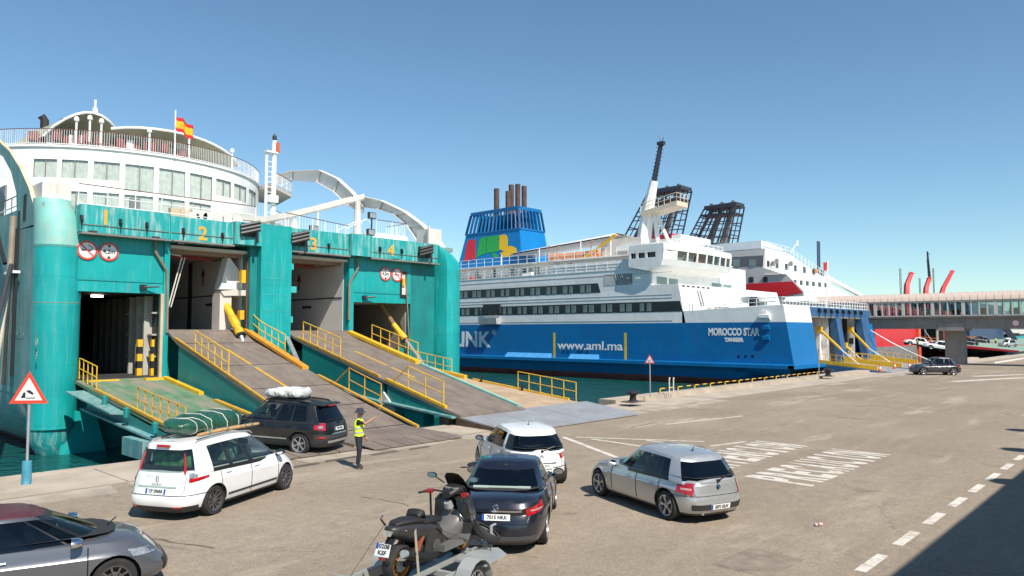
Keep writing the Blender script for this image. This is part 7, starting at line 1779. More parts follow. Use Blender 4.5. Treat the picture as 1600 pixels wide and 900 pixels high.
for (px, py, pt_, lab, hh) in ((1430, 543, WHITEP, 'white hatchback higher up the green ramp under the footbridge', 128), (1463, 550, paint('paint_offwhite', (.66, .67, .66)), 'white hatchback lower on the green ramp, by the bridge column', 128), (1510, 549, BLACKP, 'dark car low on the ramp of the navy ferry', 120), (1575, 558, paint('paint_silver', (.50, .51, .50), .55, .3), 'silver estate with a white load on its roof at the right edge', 150), (1530, 551, BLACKP, 'dark car in the gateway of the navy ferry', 120)):
    y_ = {1430: 38.5, 1463: 33.0, 1510: 37.0, 1575: 31.0, 1530: 39.0}[px]; q = onY(px, py, y_); zz = far_z(0, y_) if px < 1500 else .1 + 1.6 * (y_ - 25.5) / (YF + .5 - 25.5)
    sp_ = dict(far); sp_['paint'] = sp_['roofpaint'] = pt_; sp_['arches'] = True
    cc_ = make_car(lab, 'car', sp_, V((q.x, y_, zz + .1)), hh, 'cars on the far ramps', detail=False); cc_.root.rotation_euler.y = R(-9) if px != 1575 else 0
    if px == 1575: FARE = (V((q.x, y_, zz + .1)), hh)
# ================================================================= PEOPLE
from mathutils import noise as mn
SKIN = mat('skin', (.42, .22, .14), .55, var=.06); NAVYC = mat('trousers_navy', (.018, .020, .030), .85, var=.2, scale=5); TEE = mat('tee_black', (.014, .014, .015), .85, var=.2)
SHOE = mat('shoe_brown', (.10, .05, .02), .6, var=.2); VEST = mat('vest_yellow', (.62, .80, .03), .6, var=.08, scale=4); REFL = mat('reflective_grey', (.55, .56, .55), .3, .3); HATM = mat('hat_navy', (.03, .032, .055), .85, var=.15)
def skin_body(name, J, E, zone, parent):
    me = bpy.data.meshes.new(name); names = list(J); idx = {k: i for i, k in enumerate(names)}
    me.from_pydata([J[k][0] for k in names], [(idx[a], idx[b]) for a, b in E], [])
    o = bpy.data.objects.new(name, me); COL.objects.link(o)
    o.modifiers.new('s', 'SKIN'); sv = me.skin_vertices[0].data
    for k in names:
        r_ = J[k][1]; sv[idx[k]].radius = r_ if isinstance(r_, tuple) else (r_, r_)
    sv[idx['pelvis']].use_root = True
    sb = o.modifiers.new('u', 'SUBSURF'); sb.levels = 2; sb.render_levels = 2
    bpy.context.view_layer.update()
    nm = bpy.data.meshes.new_from_object(o.evaluated_get(bpy.context.evaluated_depsgraph_get()))
    bpy.data.objects.remove(o); nm.materials.clear()
    for m_ in (SKIN, TEE, NAVYC, SHOE): nm.materials.append(m_)
    for p in nm.polygons: p.material_index = zone(p.center); p.use_smooth = True
    nm.name = name
    return link(name, nm, parent)
def hand(J, E, wrist, palm, dirv, side, tag_, curl=0.0):
    d = V(dirv).normalized(); sd_ = V(side).normalized(); up_ = d.cross(sd_)
    J[tag_ + 'p'] = (V(palm), .028); E.append((wrist, tag_ + 'p'))
    for i, (o_, ln) in enumerate(((-.027, .06), (-.009, .075), (.009, .072), (.027, .055))):
        a = V(palm) + sd_ * o_ + d * .035; b = a + d * ln * .55 - up_ * curl * .02; c = b + d * ln * .45 - up_ * curl * .04
        J[f'{tag_}{i}a'] = (a, .0095); J[f'{tag_}{i}b'] = (b, .0085); J[f'{tag_}{i}c'] = (c, .0075); E += [(tag_ + 'p', f'{tag_}{i}a'), (f'{tag_}{i}a', f'{tag_}{i}b'), (f'{tag_}{i}b', f'{tag_}{i}c')]
    a = V(palm) + sd_ * .035 + d * .005; J[tag_ + 'ta'] = (a, .011); J[tag_ + 'tb'] = (a + sd_ * .02 + d * .035, .009); E += [(tag_ + 'p', tag_ + 'ta'), (tag_ + 'ta', tag_ + 'tb')]
J = {'pelvis': (V((0, 0, .95)), (.15, .12)), 'waist': (V((0, 0, 1.10)), (.145, .115)), 'chest': (V((.0, 0, 1.32)), (.165, .125)), 'neckb': (V((.0, 0, 1.46)), (.075, .07)), 'neck': (V((.015, 0, 1.52)), .056), 'jaw': (V((.035, 0, 1.585)), (.068, .075)), 'head': (V((.03, 0, 1.66)), (.078, .095)), 'crown': (V((.02, 0, 1.73)), (.06, .07)), 'nose': (V((.135, 0, 1.63)), .014),
     'hl': (V((0, .09, .88)), .105), 'kl': (V((.02, .10, .50)), .078), 'al': (V((-.05, .11, .10)), .058), 'tl': (V((.10, .13, .045)), .045),
     'hr': (V((0, -.09, .88)), .105), 'kr': (V((.03, -.10, .50)), .078), 'ar': (V((.0, -.11, .10)), .058), 'tr': (V((.16, -.12, .045)), .045),
     'sr': (V((0, -.18, 1.41)), .062), 'er': (V((.22, -.26, 1.36)), .043), 'wr': (V((.44, -.20, 1.50)), .030),
     'sl': (V((0, .18, 1.41)), .062), 'el': (V((.03, .25, 1.15)), .045), 'wl': (V((.15, .23, .93)), .030)}
E_ = [('pelvis', 'waist'), ('waist', 'chest'), ('chest', 'neckb'), ('neckb', 'neck'), ('neck', 'jaw'), ('jaw', 'head'), ('head', 'crown'), ('jaw', 'nose'), ('pelvis', 'hl'), ('hl', 'kl'), ('kl', 'al'), ('al', 'tl'), ('pelvis', 'hr'), ('hr', 'kr'), ('kr', 'ar'), ('ar', 'tr'), ('chest', 'sr'), ('sr', 'er'), ('er', 'wr'), ('chest', 'sl'), ('sl', 'el'), ('el', 'wl')]
hand(J, E_, 'wr', (.51, -.19, 1.53), (1, .1, .25), (0, 1, 0), 'R'); hand(J, E_, 'wl', (.19, .225, .86), (.35, 0, -1), (1, 0, .3), 'L', .6)
def zone(c):
    if c.z < .085: return 3
    if abs(c.y) > .2 and .98 < c.z < 1.2: return 0
    if c.z <= .98 and c.y > .17 and c.x > .07 and c.z > .72: return 0
    if c.z < 1.0: return 2
    if c.z > 1.49: return 0
    if c.x > .17: return 0
    return 1
def worker(p, rz, label, hat=True, group=None):
    t = thing('person', p, label, 'person', group, rz)
    skin_body('body', J, E_, zone, t)
    rings = []
    for z, rx, ry in ((.98, .155, .195), (1.06, .15, .19), (1.18, .15, .185), (1.30, .158, .188), (1.38, .15, .16), (1.45, .11, .13), (1.485, .075, .10)):
        rings.append([V((rx * math.copysign(abs(math.cos(a)) ** .8, math.cos(a)) + .005, ry * math.copysign(abs(math.sin(a)) ** .8, math.sin(a)), z + .01 * math.sin(3 * a + z * 9))) for a in [2 * math.pi * k / 24 for k in range(24)]])
    m = MB(); m.loft(rings, True, 0)
    v_ = m.build('vest', VEST, t, 60, world=False)
    for z, rx, ry in ((1.06, .155, .196), (1.19, .156, .192)):
        m = MB(); m.loft([[V((rx * math.copysign(abs(math.cos(a)) ** .8, math.cos(a)) + .005, ry * math.copysign(abs(math.sin(a)) ** .8, math.sin(a)), zz + .01 * math.sin(3 * a + zz * 9))) for a in [2 * math.pi * k / 24 for k in range(24)]] for zz in (z, z + .05)], True); m.build('reflective_band', REFL, v_, 60, world=False)
    m = MB()
    if hat: m.lathe([(.185, 1.675), (.18, 1.69), (.112, 1.71), (.108, 1.77), (.09, 1.80), (.03, 1.81)], (.03, 0, 0), 20)
    else: m.lathe([(.12, 1.68), (.115, 1.73), (.08, 1.79), (.02, 1.81)], (.03, 0, 0), 16)
    m.build('hat', HATM if hat else RAILW, t, 60, world=False)
    return t
man = worker(onZ(560, 732), R(-42), 'port worker in yellow vest and brimmed hat pointing beside the black car')
y_ = 36.0; q = onY(1434, 545, y_); z_ = .15 + 1.8 * (y_ - 26.0) / (YF + .5 - 26.0)
w2 = dup(man); w2.location = V((q.x, y_, z_)); w2.rotation_euler.z = R(150); w2['label'] = 'distant worker in a yellow vest by the white car on the green ramp'
y_ = 36.0; q = onY(1556, 545, y_); w3 = dup(man); w3.location = V((q.x, y_, .1 + 1.6 * (y_ - 25.5) / (YF + .5 - 25.5))); w3.rotation_euler.z = R(-140); w3['label'] = 'distant worker in a yellow vest on the navy ferry ramp'
# drivers
JS = {'pelvis': (V((0, 0, .0)), (.15, .13)), 'waist': (V((-.04, 0, .14)), (.145, .12)), 'chest': (V((-.10, 0, .36)), (.165, .12)), 'neckb': (V((-.11, 0, .50)), (.075, .07)), 'neck': (V((-.09, 0, .56)), .056), 'jaw': (V((-.06, 0, .62)), (.068, .075)), 'head': (V((-.065, 0, .69)), (.078, .095)), 'crown': (V((-.075, 0, .76)), (.06, .07)), 'nose': (V((.04, 0, .665)), .014),
      'hl': (V((.12, .10, -.01)), .09), 'kl': (V((.46, .13, .08)), .065), 'al': (V((.62, .13, -.25)), .045), 'hr': (V((.12, -.10, -.01)), .09), 'kr': (V((.46, -.13, .08)), .065), 'ar': (V((.62, -.13, -.25)), .045),
      'sr': (V((-.1, -.18, .45)), .06), 'er': (V((.12, -.24, .28)), .043), 'wr': (V((.34, -.14, .36)), .03), 'sl': (V((-.1, .18, .45)), .06), 'el': (V((.12, .25, .28)), .043), 'wl': (V((.34, .14, .36)), .03)}
ES = [('pelvis', 'waist'), ('waist', 'chest'), ('chest', 'neckb'), ('neckb', 'neck'), ('neck', 'jaw'), ('jaw', 'head'), ('head', 'crown'), ('jaw', 'nose'), ('pelvis', 'hl'), ('hl', 'kl'), ('kl', 'al'), ('pelvis', 'hr'), ('hr', 'kr'), ('kr', 'ar'), ('chest', 'sr'), ('sr', 'er'), ('er', 'wr'), ('chest', 'sl'), ('sl', 'el'), ('el', 'wl')]
hand(JS, ES, 'wr', (.39, -.13, .38), (1, .2, .2), (0, 1, 0), 'R', 1); hand(JS, ES, 'wl', (.39, .13, .38), (1, -.2, .2), (0, -1, 0), 'L', 1)
drv0 = None
for car_, x_, lab in ((c2, .42, 'driver in a dark shirt behind the wheel of the white people carrier'), (c3, .25, 'driver with an arm on the wheel of the black four-wheel-drive'), (c1, .05, 'driver inside the silver hatchback'), (c7, .2, 'driver of the slate grey car by the footbridge column'), (c6, .15, 'driver in the dark grey car with the maroon roof'), (c5, .15, 'driver inside the dark blue-black saloon'), (c4, .3, 'driver inside the white hatchback with wide red lamps')):
    if drv0 is None:
        t = thing('person', (0, 0, 0), lab, 'person'); skin_body('body', JS, ES, lambda c: 0 if (c.z > .53 or c.x > .16 and c.z > .2) else (2 if c.z < .1 else 1), t)
        m = MB(); m.lathe([(.088, .70), (.092, .74), (.07, .785), (.02, .80)], (-.075, 0, 0), 14); m.build('hair', BLACK, t, 60, world=False); drv0 = t
    else: t = dup(drv0); t['label'] = lab
    t.location = car_.root.location + Matrix.Rotation(car_.root.rotation_euler.z, 3, 'Z') @ V((x_ - .08, .36, car_.top(x_) - .42)); t.rotation_euler.z = car_.root.rotation_euler.z
# ================================================================= ROOF LOADS
def bundle(name, size, m_, label, cat, pos, rz, seed, wr=.05, fr=3.0, ex=3.0, lump=None):
    t = thing(name, pos, label, cat, None, rz); rings = []; NU, NV = 54, 26
    for i in range(NU + 1):
        u = -1 + 2 * i / NU; ru = max(1e-3, (1 - abs(u) ** ex)) ** (1 / ex); ring = []
        for j in range(NV):
            a = 2 * math.pi * j / NV; ca, sa = math.cos(a), math.sin(a)
            y = math.copysign(abs(ca) ** .6, ca) * ru; z = math.copysign(abs(sa) ** .65, sa) * ru
            p = V((u * size[0] / 2, y * size[1] / 2, z * size[2] / 2))
            q = p * fr + V((seed, 0, 0)); f_ = mn.noise(q) * wr + mn.noise(q * 2.7) * wr * .5 + abs(mn.noise(q * 1.6 + V((5, 5, 5)))) * wr * -.9
            k = 1 + (lump(u) if lump else 0)
            n_ = V((0, y, z)).normalized() if (y or z) else V((1, 0, 0))
            p = V((p.x, p.y * (1 + .5 * (k - 1)), p.z * k)) + n_ * f_
            p.z = max(p.z, -size[2] / 2 * .92) + size[2] / 2
            ring.append(p)
        rings.append(ring)
    m = MB(); m.loft(rings, True, 0, True); o = m.build('wrapping', m_, t, 60, world=False); return t, rings
TARP = mat('tarp_green', (.012, .075, .045), .28, var=.2, scale=5, dirt=(.03, .13, .085), damt=.6, dscale=4, bump=.5, bscale=7, spec=.7)
def wpos(car_, x, y, z): return car_.root.location + Matrix.Rotation(car_.root.rotation_euler.z, 3, 'Z') @ V((x, y, z))
tb, rg = bundle('roof_bundle', (2.35, .98, .48), TARP, 'long dark green tarpaulin bundle tied with cord on the white people carrier', 'luggage', wpos(c2, -.55, .12, 1.70), c2.root.rotation_euler.z, 3.1, .055, 3.0, 2.6, lambda u: .08 * math.sin(u * 4) - .05)
CORD = mat('cord_white', (.62, .60, .52), .8)
for i in (9, 20, 31, 42, 26):
    m = MB(); pts = [p + (p - V((p.x, 0, .24))).normalized() * .008 for p in rg[i]]
    if i == 26: pts = [rg[9 + k][(6 + k) % 26] + V((0, 0, .012)) for k in range(0, 14)]
    else: pts = [V((p.x + .05 * math.sin(k * .5), p.y, p.z)) for k, p in enumerate(pts)]; pts.append(pts[0])
    m.tube(pts, .011, 5); m.build('cord', CORD, tb, 60, world=False)
tp = thing('timber_pole', wpos(c2, -.45, -.52, 1.77), 'bare wooden pole strapped along the roof edge of the white people carrier', 'pole', None, c2.root.rotation_euler.z)
m = MB(); m.tube([(-1.1, 0, 0), (-.3, .015, .02), (.5, 0, .01), (1.1, -.01, 0)], [.042, .046, .044, .038], 8); m.build('pole', mat('timber', (.46, .27, .12), .8, var=.2, scale=6, dirt=(.3, .16, .07), damt=.5, streak=0, dscale=4), tp, 50, world=False)
m = MB()
for x in (-.75, -.1, .55, .8): m.lathe([(.05, x - .03), (.055, x), (.05, x + .03)], (0, 0, .01), 8, 'X')
m.build('lashing', mat('lashing_green', (.10, .20, .14), .8), tp, 40, world=False)
WRAP = mat('wrap_white', (.60, .59, .57), .5, var=.12, scale=5, dirt=(.30, .28, .26), damt=.5, dscale=5, dlo=.55, bump=.7, bscale=9)
sb_, rg2 = bundle('roof_bundle', (1.42, 1.08, .36), WRAP, 'creased white plastic-wrapped bundle on the black four-wheel-drive roof', 'luggage', wpos(c3, -.35, .0, 1.76), c3.root.rotation_euler.z, 9.3, .06, 4.5, 5.0)
m = MB()
for x in (-.55, 0, .5): m.tube([(x, -.62, .0), (x, -.60, .04), (x, .60, .04), (x, .62, .0)], .02, 5)
m.v = [(p[0] - .35, p[1], p[2] + 1.715) for p in m.v]; m.build('roof_bar', TRIM, c3.root, world=False)
for px_, nme in ((0, 0),):
    fb_, _r = bundle('roof_bundle', (1.5, 1.0, .4), WRAP, 'small white roof load on the distant silver estate', 'luggage', FARE[0] + V((0, 0, 1.62)), R(FARE[1]), 4.4, .05, 3, 4)
# boxes and bags seen through the people carrier's windows
def inside(car_, x, y, z, dims, m_, label, nm_='holdall', seed=1.0):
    return bundle(nm_, dims, m_, label, 'bag', wpos(car_, x, y, z), car_.root.rotation_euler.z, seed, .03, 4, 4)
GBAG = mat('bag_green', (.05, .22, .08), .6, var=.4, scale=7, dirt=(.18, .40, .16), damt=.9, dscale=6, dlo=.45)
inside(c2, -1.45, .0, .93, (.75, 1.2, .5), GBAG, 'patterned green baggage filling the back of the white people carrier', seed=2.2)
CHECK = mat('bag_checked', (.10, .22, .14), .7, var=.4, scale=9, dirt=(.35, .5, .4), damt=.9, dscale=9, dlo=.48)
inside(c2, -.42, -.32, .95, (.62, .5, .50), CHECK, 'checked green bag against the side window of the white people carrier', seed=6.1)
# ================================================================= TRAILER AND SCOOTER
BC = V((7.88, 9.06, 0)); BH = 13.0; BZ = .38
tr = thing('trailer', BC, 'galvanised motorcycle trailer hitched behind the dark saloon, cut by the bottom edge', 'trailer', None, R(BH))
GALV = mat('trailer_galvanised', (.44, .46, .44), .45, .4, var=.12, scale=3, dirt=(.30, .33, .30), damt=.5, dscale=2)
m = MB()
for y in (-.62, .62): m.box((-1.28, y - .03, .30), (1.12, y + .03, .46))
m.box((-1.28, -.62, .30), (-1.22, .62, .40)); m.box((1.06, -.62, .30), (1.12, .62, .40)); m.box((-.1, -.62, .30), (-.02, .62, .38)); m.build('frame', GALV, tr, world=False)
m = MB(); m.prism([(-1.25, -.20, .385), (1.1, -.20, .385), (1.1, .20, .385), (-1.25, .20, .385)], (0, 0, .02)); m.box((-1.25, -.20, .40), (1.1, -.17, .46)); m.box((-1.25, .17, .40), (1.1, .20, .46)); m.build('wheel_channel', GALV, tr, world=False)
m = MB(); m.hexa([(-1.32, -.82, .34), (-1.28, -.82, .34), (-1.28, .82, .34), (-1.32, .82, .34), (-1.32, -.82, .50), (-1.28, -.82, .50), (-1.28, .82, .50), (-1.32, .82, .50)]); m.build('light_board', GALV, tr, world=False)
for s in (1, -1):
    m = MB(); m.prism([(-1.335, s * .74, .36), (-1.335, s * .56, .36), (-1.335, s * .65, .49)], (.02, 0, 0)); m.build('reflector', LAMPR, tr, world=False)
    m = MB(); m.lathe([(.075, -1.36), (.075, -1.32)], (0, s * .42, .43), 12, 'X'); m.build('tail_lamp', LAMPR, tr, 40, world=False)
    m = MB(); pts = [(.34 * math.cos(a), .28 + .34 * math.sin(a)) for a in [math.pi * k / 8 for k in range(9)]]
    for (a, b), (c_, d_) in zip(pts[:-1], pts[1:]): m.prism([(a, s * .68, b), (c_, s * .68, d_), (c_, s * .94, d_), (a, s * .94, b)], (0, 0, .015))
    m.build('mudguard', mat('mudguard_grey', (.30, .31, .30), .6, var=.1), tr, 40, world=False)
    tm, rm = wheel_mesh(.27, .15, 6, 'multi'); e_ = bpy.data.objects.new('wheel', None); COL.objects.link(e_); e_.parent = tr; e_.location = (0, s * .80, .27); e_.rotation_euler.z = 0 if s > 0 else math.pi
    for nme, me in (('tyre', tm), ('rim', rm)): w_ = bpy.data.objects.new(nme, me); COL.objects.link(w_); w_.parent = e_
    m = MB(); m.bar((1.1, s * .62, .36), (1.55, .0, .38), .06); m.build('drawbar', GALV, tr, world=False)
m = MB(); m.bar((1.5, 0, .38), (1.86, .02, .40), .07); m.cbox((1.84, .02, .42), (.18, .09, .1)); m.build('coupling', GALV, tr, world=False)
m = MB(); m.prism([(.2, -.90, .46), (.85, -.90, .46), (1.05, -.62, .47), (.85, -.34, .47), (.2, -.34, .46)], (0, 0, .04)); m.build('loading_ramp', GALV, tr, world=False)
sw = bpy.data.objects.new('spare_wheel', None); COL.objects.link(sw); sw.parent = tr; sw.location = (1.22, -.28, .66); sw.rotation_euler = (R(-62), R(16), R(8))
tm, rm = wheel_mesh(.26, .15, 6, 'multi')
for nme, me in (('tyre', tm), ('rim', rm)): w_ = bpy.data.objects.new(nme, me); COL.objects.link(w_); w_.parent = sw
m = MB(); m.tube([(1.35, -.30, .38), (1.35, -.30, .75)], .03, 8); m.tube([(1.35, -.3, .75), (1.5, -.3, .75)], .02, 6); m.build('jockey_stand', GALV, tr, 40, world=False)
# ---- scooter
sc_ = thing('scooter', BC + V((0, 0, BZ)), 'large matt grey scooter with gold wheels strapped upright on the trailer', 'scooter', None, R(BH)); sc_.scale = (1.03, 1.16, 1.0)
MATG = mat('scooter_grey', (.035, .034, .033), .38, .2, var=.12, scale=3, coat=.3); MATB = mat('scooter_black', (.014, .014, .014), .5, var=.15); GOLD = mat('rim_gold', (.55, .26, .03), .3, .7, var=.08); SEATB = mat('seat_vinyl', (.016, .015, .015), .6, var=.2, scale=5, bump=.2)
SILV = mat('scooter_silver', (.20, .195, .185), .35, .4, var=.1, scale=3)
def srings(rs, n=16, pw=.75):
    out = []
    for x, zc, ry, rz, *k in rs:
        sk = k[0] if k else 0
        out.append([V((x + sk * math.sin(a), ry * math.copysign(abs(math.cos(a)) ** pw, math.cos(a)), zc + rz * math.copysign(abs(math.sin(a)) ** pw, math.sin(a)))) for a in [2 * math.pi * j / n for j in range(n)]])
    return out
def sloft(name, rs, m_, n=16, pw=.75, parent=None):
    m = MB(); m.loft(srings(rs, n, pw), True, 0, True); return m.build(name, m_, parent or sc_, 45, world=False)
sloft('tail_fairing', [(-1.02, .80, .05, .04), (-.98, .785, .095, .075), (-.80, .74, .145, .125), (-.55, .68, .175, .165), (-.25, .61, .185, .19), (.02, .55, .17, .15), (.15, .48, .14, .12)], MATG)
sloft('passenger_seat', [(-.93, .865, .06, .02), (-.86, .875, .10, .04), (-.62, .86, .135, .055), (-.42, .83, .15, .055), (-.36, .83, .15, .03)], SEATB)
sloft('back_pad', [(-.46, .88, .11, .05), (-.40, .93, .13, .06), (-.34, .92, .13, .06), (-.30, .85, .12, .03)], SEATB)
sloft('rider_seat', [(-.40, .80, .15, .04), (-.30, .79, .155, .055), (-.05, .755, .15, .055), (.12, .73, .11, .05), (.2, .71, .07, .03)], SEATB)
sloft('centre_tunnel', [(-.05, .50, .17, .16), (.15, .47, .16, .16), (.35, .45, .17, .16), (.52, .50, .19, .20), (.60, .58, .19, .22)], SILV)
for s in (1, -1):
    m = MB(); m.prism([(-.1, s * .16, .30), (.55, s * .16, .30), (.62, s * .17, .42), (.4, s * .17, .40), (-.1, s * .17, .40)], (0, s * .13, 0)); m.build('footboard', SILV, sc_, world=False)
    m = MB(); m.loft([[V((.50 + .05 * k, s * y, .36 + .0 * k)), V((.60, s * (y + .03), .62)), V((.55, s * (y - .01), .92)), V((.60, s * (y - .05), 1.0))] for k, y in ((0, .10), (1, .20), (2, .29))], False); m.loft([[V((.60 , s * .29, .36)), V((.60, s * .32, .62)), V((.55, s * .28, .92)), V((.60, s * .24, 1.0))], [V((.85, s * .20, .45)), V((.92, s * .22, .65)), V((.86, s * .19, .90)), V((.80, s * .16, 1.02))], [V((.98, s * .05, .55)), V((1.05, s * .06, .70)), V((.98, s * .05, .92)), V((.88, s * .04, 1.06))]], False); m.build('leg_shield', MATG, sc_, 50, world=False)
    m = MB(); m.prism([(-.45, s * .165, .30), (.0, s * .165, .28), (.1, s * .165, .50), (-.35, s * .165, .62)], (0, s * .02, 0)); m.build('side_panel', MATG, sc_, world=False)
    m = MB(); m.tube([(.52, s * .05, 1.06), (.48, s * .25, 1.08), (.42, s * .36, 1.06)], .016, 6, 0); m.tube([(.42, s * .36, 1.06), (.37, s * .46, 1.03)], .02, 8, 1); m.tube([(.46, s * .27, 1.08), (.45, s * .42, 1.02)], .008, 5, 2); m.build('handlebar', [MATB, RUBBER, GOLD], sc_, 40, world=False)
    m = MB(); c0 = V((.60, s * .36, 1.30)); m.loft([[c0 + V((dx, .085 * k * math.cos(a), .05 * k * math.sin(a))) for a in [2 * math.pi * j / 12 for j in range(12)]] for dx, k in ((.03, .5), (.02, .9), (-.02, 1))], True, 0, True); m.tube([(.72, s * .22, 1.16), (.62, s * .32, 1.27)], .012, 5, 0); mo = m.build('mirror', [MATB], sc_, 40, world=False)
    m = MB(); m.add([c0 + V((-.024, .075 * math.cos(a), .042 * math.sin(a))) for a in [2 * math.pi * j / 12 for j in range(12)]], [tuple(range(12))]); m.build('mirror_glass', mat('mirror_blue', (.25, .45, .62), .08, .9, var=0), mo, world=False)
    m = MB(); m.loft([[V((-.96 + .0, s * .09, .80)), V((-.80, s * .142, .78))], [V((-.95, s * .095, .74)), V((-.78, s * .146, .72))]], False); m.build('indicator', mat('lens_amber', (.50, .40, .28), .15, .2, var=.3, scale=20), sc_, world=False)
    m = MB(); m.bar((-.79, s * .10, .27), (-.15, s * .12, .33), .05, .08); m.build('swing_arm', MATB, sc_, world=False)
    m = MB(); m.tube([(-.62, s * .15, .36), (-.42, s * .14, .62)], .035, 8, 1); m.tube([(-.60, s * .15, .38), (-.44, s * .14, .6)], .045, 6, 0); m.build('shock_absorber', [mat('spring_red', (.22, .05, .02), .4), STEEL], sc_, world=False)
    m = MB(); m.bar((.80, s * .09, .27), (.60, s * .08, .80), .05, .05); m.build('fork_leg', MATB, sc_, world=False)
sloft('headset', [(.42, 1.04, .07, .05), (.5, 1.08, .12, .06), (.6, 1.1, .15, .08), (.72, 1.08, .16, .10), (.84, 1.0, .12, .10)], MATB)
m = MB(); m.loft([[V((.94 - 2.5 * y * y, y, .98)), V((.80 - 2.5 * y * y, y * 1.05, 1.16)), V((.68 - 2 * y * y, y * .95, 1.29)), V((.63 - 1.5 * y * y, y * .62, 1.36))] for y in (-.17, -.14, -.07, 0, .07, .14, .17)], False); m.build('windshield', mat('screen_smoke', (.03, .026, .022), .15, var=.1, spec=.6), sc_, 50, world=False)
m = MB(); m.lathe([(.06, 0), (.065, .02)], (.54, .03, 1.13), 14); m.lathe([(.05, 0), (.055, .02)], (.54, -.08, 1.125), 14); m.build('dial', STEEL, sc_, 40, world=False)
m = MB(); m.cbox((.44, .30, 1.07), (.09, .08, .06)); m.cbox((.44, -.30, 1.07), (.09, .08, .06)); m.build('switch_gear', mat('anodised_red', (.5, .03, .04), .35, .4, var=0), sc_, world=False)
m = MB(); m.tube([(.50, .0, .83), (.46, .0, .92)], [.07, .06], 12); m.build('filler_cap', STEEL, sc_, 40, world=False)
def sc_wheel(x, r, w_, gold):
    e_ = bpy.data.objects.new('wheel', None); COL.objects.link(e_); e_.parent = sc_; e_.location = (x, 0, r)
    m = MB(); rr = r * .70; m.lathe([(rr, -w_ * .35), (r * .88, -w_ / 2), (r * .96, -w_ * .38), (r, -w_ * .15), (r, w_ * .15), (r * .96, w_ * .38), (r * .88, w_ / 2), (rr, w_ * .35)], n=32, axis='Y', caps=False); m.build('tyre', TYRE, e_, 50, world=False)
    m = MB(); m.lathe([(rr + .003, -w_ * .36), (rr * .9, -w_ * .33), (rr * .88, 0), (rr * .9, w_ * .33), (rr + .003, w_ * .36)], n=32, axis='Y', caps=False)
    for k in range(5):
        a = 2 * math.pi * k / 5; 
        for sgn in (-1, 1): m.bar((rr * .2 * math.cos(a), sgn * .03, rr * .2 * math.sin(a)), (rr * .92 * math.cos(a + sgn * .15), sgn * .03, rr * .92 * math.sin(a + sgn * .15)), .028, .03)
    m.lathe([(rr * .28, -.05), (rr * .28, .05)], n=14, axis='Y'); m.build('rim', GOLD, e_, 40, world=False)
    m = MB()
    for s in (1, -1): m.lathe([(rr * .62, s * .055), (rr * .62, s * .06)], n=22, axis='Y')
    m.build('brake_disc', STEEL, e_, 40, world=False)
sc_wheel(-.79, .275, .165, True); sc_wheel(.79, .27, .125, True)
sloft('front_mudguard', [(.50, .40, .05, .03), (.62, .52, .075, .035), (.80, .57, .08, .035), (.98, .50, .07, .035), (1.06, .40, .04, .03)], MATG, 12)
sloft('engine_block', [(-.62, .32, .10, .10), (-.4, .34, .15, .14), (-.1, .34, .15, .14), (.1, .32, .10, .10)], MATB)
m = MB(); m.tube([(.0, -.17, .25), (-.35, -.21, .28), (-.62, -.235, .36), (-.98, -.25, .50)], [.03, .045, .075, .07], 14, 0); m.tube([(-.97, -.25, .495), (-1.03, -.25, .515)], .055, 14, 1); m.build('silencer', [MATB, STEEL], sc_, 40, world=False)
m = MB(); m.lathe([(.10, -.155), (.11, -.18), (.07, -.195), (.03, -.195)], (-.12, 0, .40), 18, 'Y'); m.build('clutch_cover', mat('cover_grey', (.14, .135, .13), .35, .5, var=.1), sc_, 40, world=False)
m = MB(); m.loft([[V((-1.02, .085, .80)), V((-1.02, -.085, .80))], [V((-1.05, .06, .73)), V((-1.05, -.06, .73))]], False); m.build('tail_lamp', mat('lens_smoke', (.32, .32, .28), .15, .1, var=.3, scale=18), sc_, world=False)
m = MB(); m.bar((-.92, 0, .70), (-1.10, 0, .50), .12, .03); m.bar((-.85, 0, .40), (-1.08, 0, .34), .1, .02); m.build('plate_bracket', MATB, sc_, world=False)
tl_ = V((.35, 0, 1)).normalized(); nx_ = V((-tl_.z, 0, tl_.x))
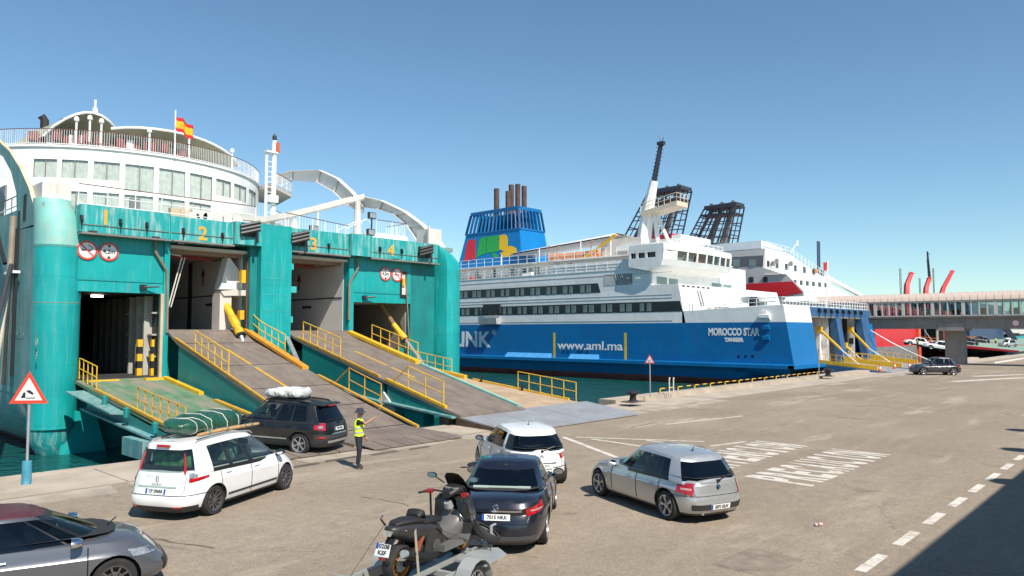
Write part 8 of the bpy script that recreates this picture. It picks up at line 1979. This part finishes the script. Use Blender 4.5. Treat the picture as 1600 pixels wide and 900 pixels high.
def PS(y, h, o): return V((-1.13, 0, .56)) + V((0, y, 0)) + tl_ * h + nx_ * o
m = MB(); m.hexa([PS(.11, -.10, 0), PS(-.11, -.10, 0), PS(-.11, -.10, .008), PS(.11, -.10, .008), PS(.11, .08, 0), PS(-.11, .08, 0), PS(-.11, .08, .008), PS(.11, .08, .008)]); po = m.build('number_plate', PLW, sc_, world=False)
m = MB(); m.hexa([PS(.11, .0, .009), PS(.075, .0, .009), PS(.075, .0, .012), PS(.11, .0, .012), PS(.11, .08, .009), PS(.075, .08, .009), PS(.075, .08, .012), PS(.11, .08, .012)]); m.build('plate_band', PLB, po, world=False)
text('plate_lettering', '0208', .085, MATB, po, PS(-.015, .04, .010), xd=(0, -1, 0), yd=tl_, ext=.002, bold=.002, world=False)
text('plate_lettering', 'KSF', .085, MATB, po, PS(0, -.05, .010), xd=(0, -1, 0), yd=tl_, ext=.002, bold=.002, world=False)
m = MB(); m.box((-1.16, -.05, .415), (-1.14, .05, .45)); m.build('reflector', LAMPR, sc_, world=False)
m = MB(); m.tube([(-.95, .10, .85), (-1.02, .12, .95), (-.98, .12, 1.0)], .014, 6); m.build('grab_hook', MATB, sc_, 40, world=False)
# tie-down straps
STRAP = mat('strap_black', (.02, .02, .02), .8); STRG = mat('strap_khaki', (.20, .18, .13), .8)
def bw(x, y, z): return BC + Matrix.Rotation(R(BH), 3, 'Z') @ V((x, y, z))
for a, b, m_, lab in (((-.62, -.16, 1.16), (-1.1, -.62, .44), STRG, 'khaki tie-down strap across the rear of the scooter'), ((.40, -.30, 1.45), (.9, -.62, .44), STRAP, 'black front strap from the handlebar to the trailer side'), ((-.95, .14, 1.25), (-1.2, .62, .44), STRAP, 'black rear strap from the scooter tail to the far trailer side'), ((-.15, -.18, 1.05), (.95, -.5, .5), STRAP, 'black strap running forward along the scooter floor'), ((.40, .30, 1.45), (.9, .62, .44), STRAP, 'black front strap on the far side of the scooter')):
    m = MB(); m.bar(bw(*a), bw(*b), .035, .006); tag(m.build('tie_strap', m_, None), lab, 'strap')
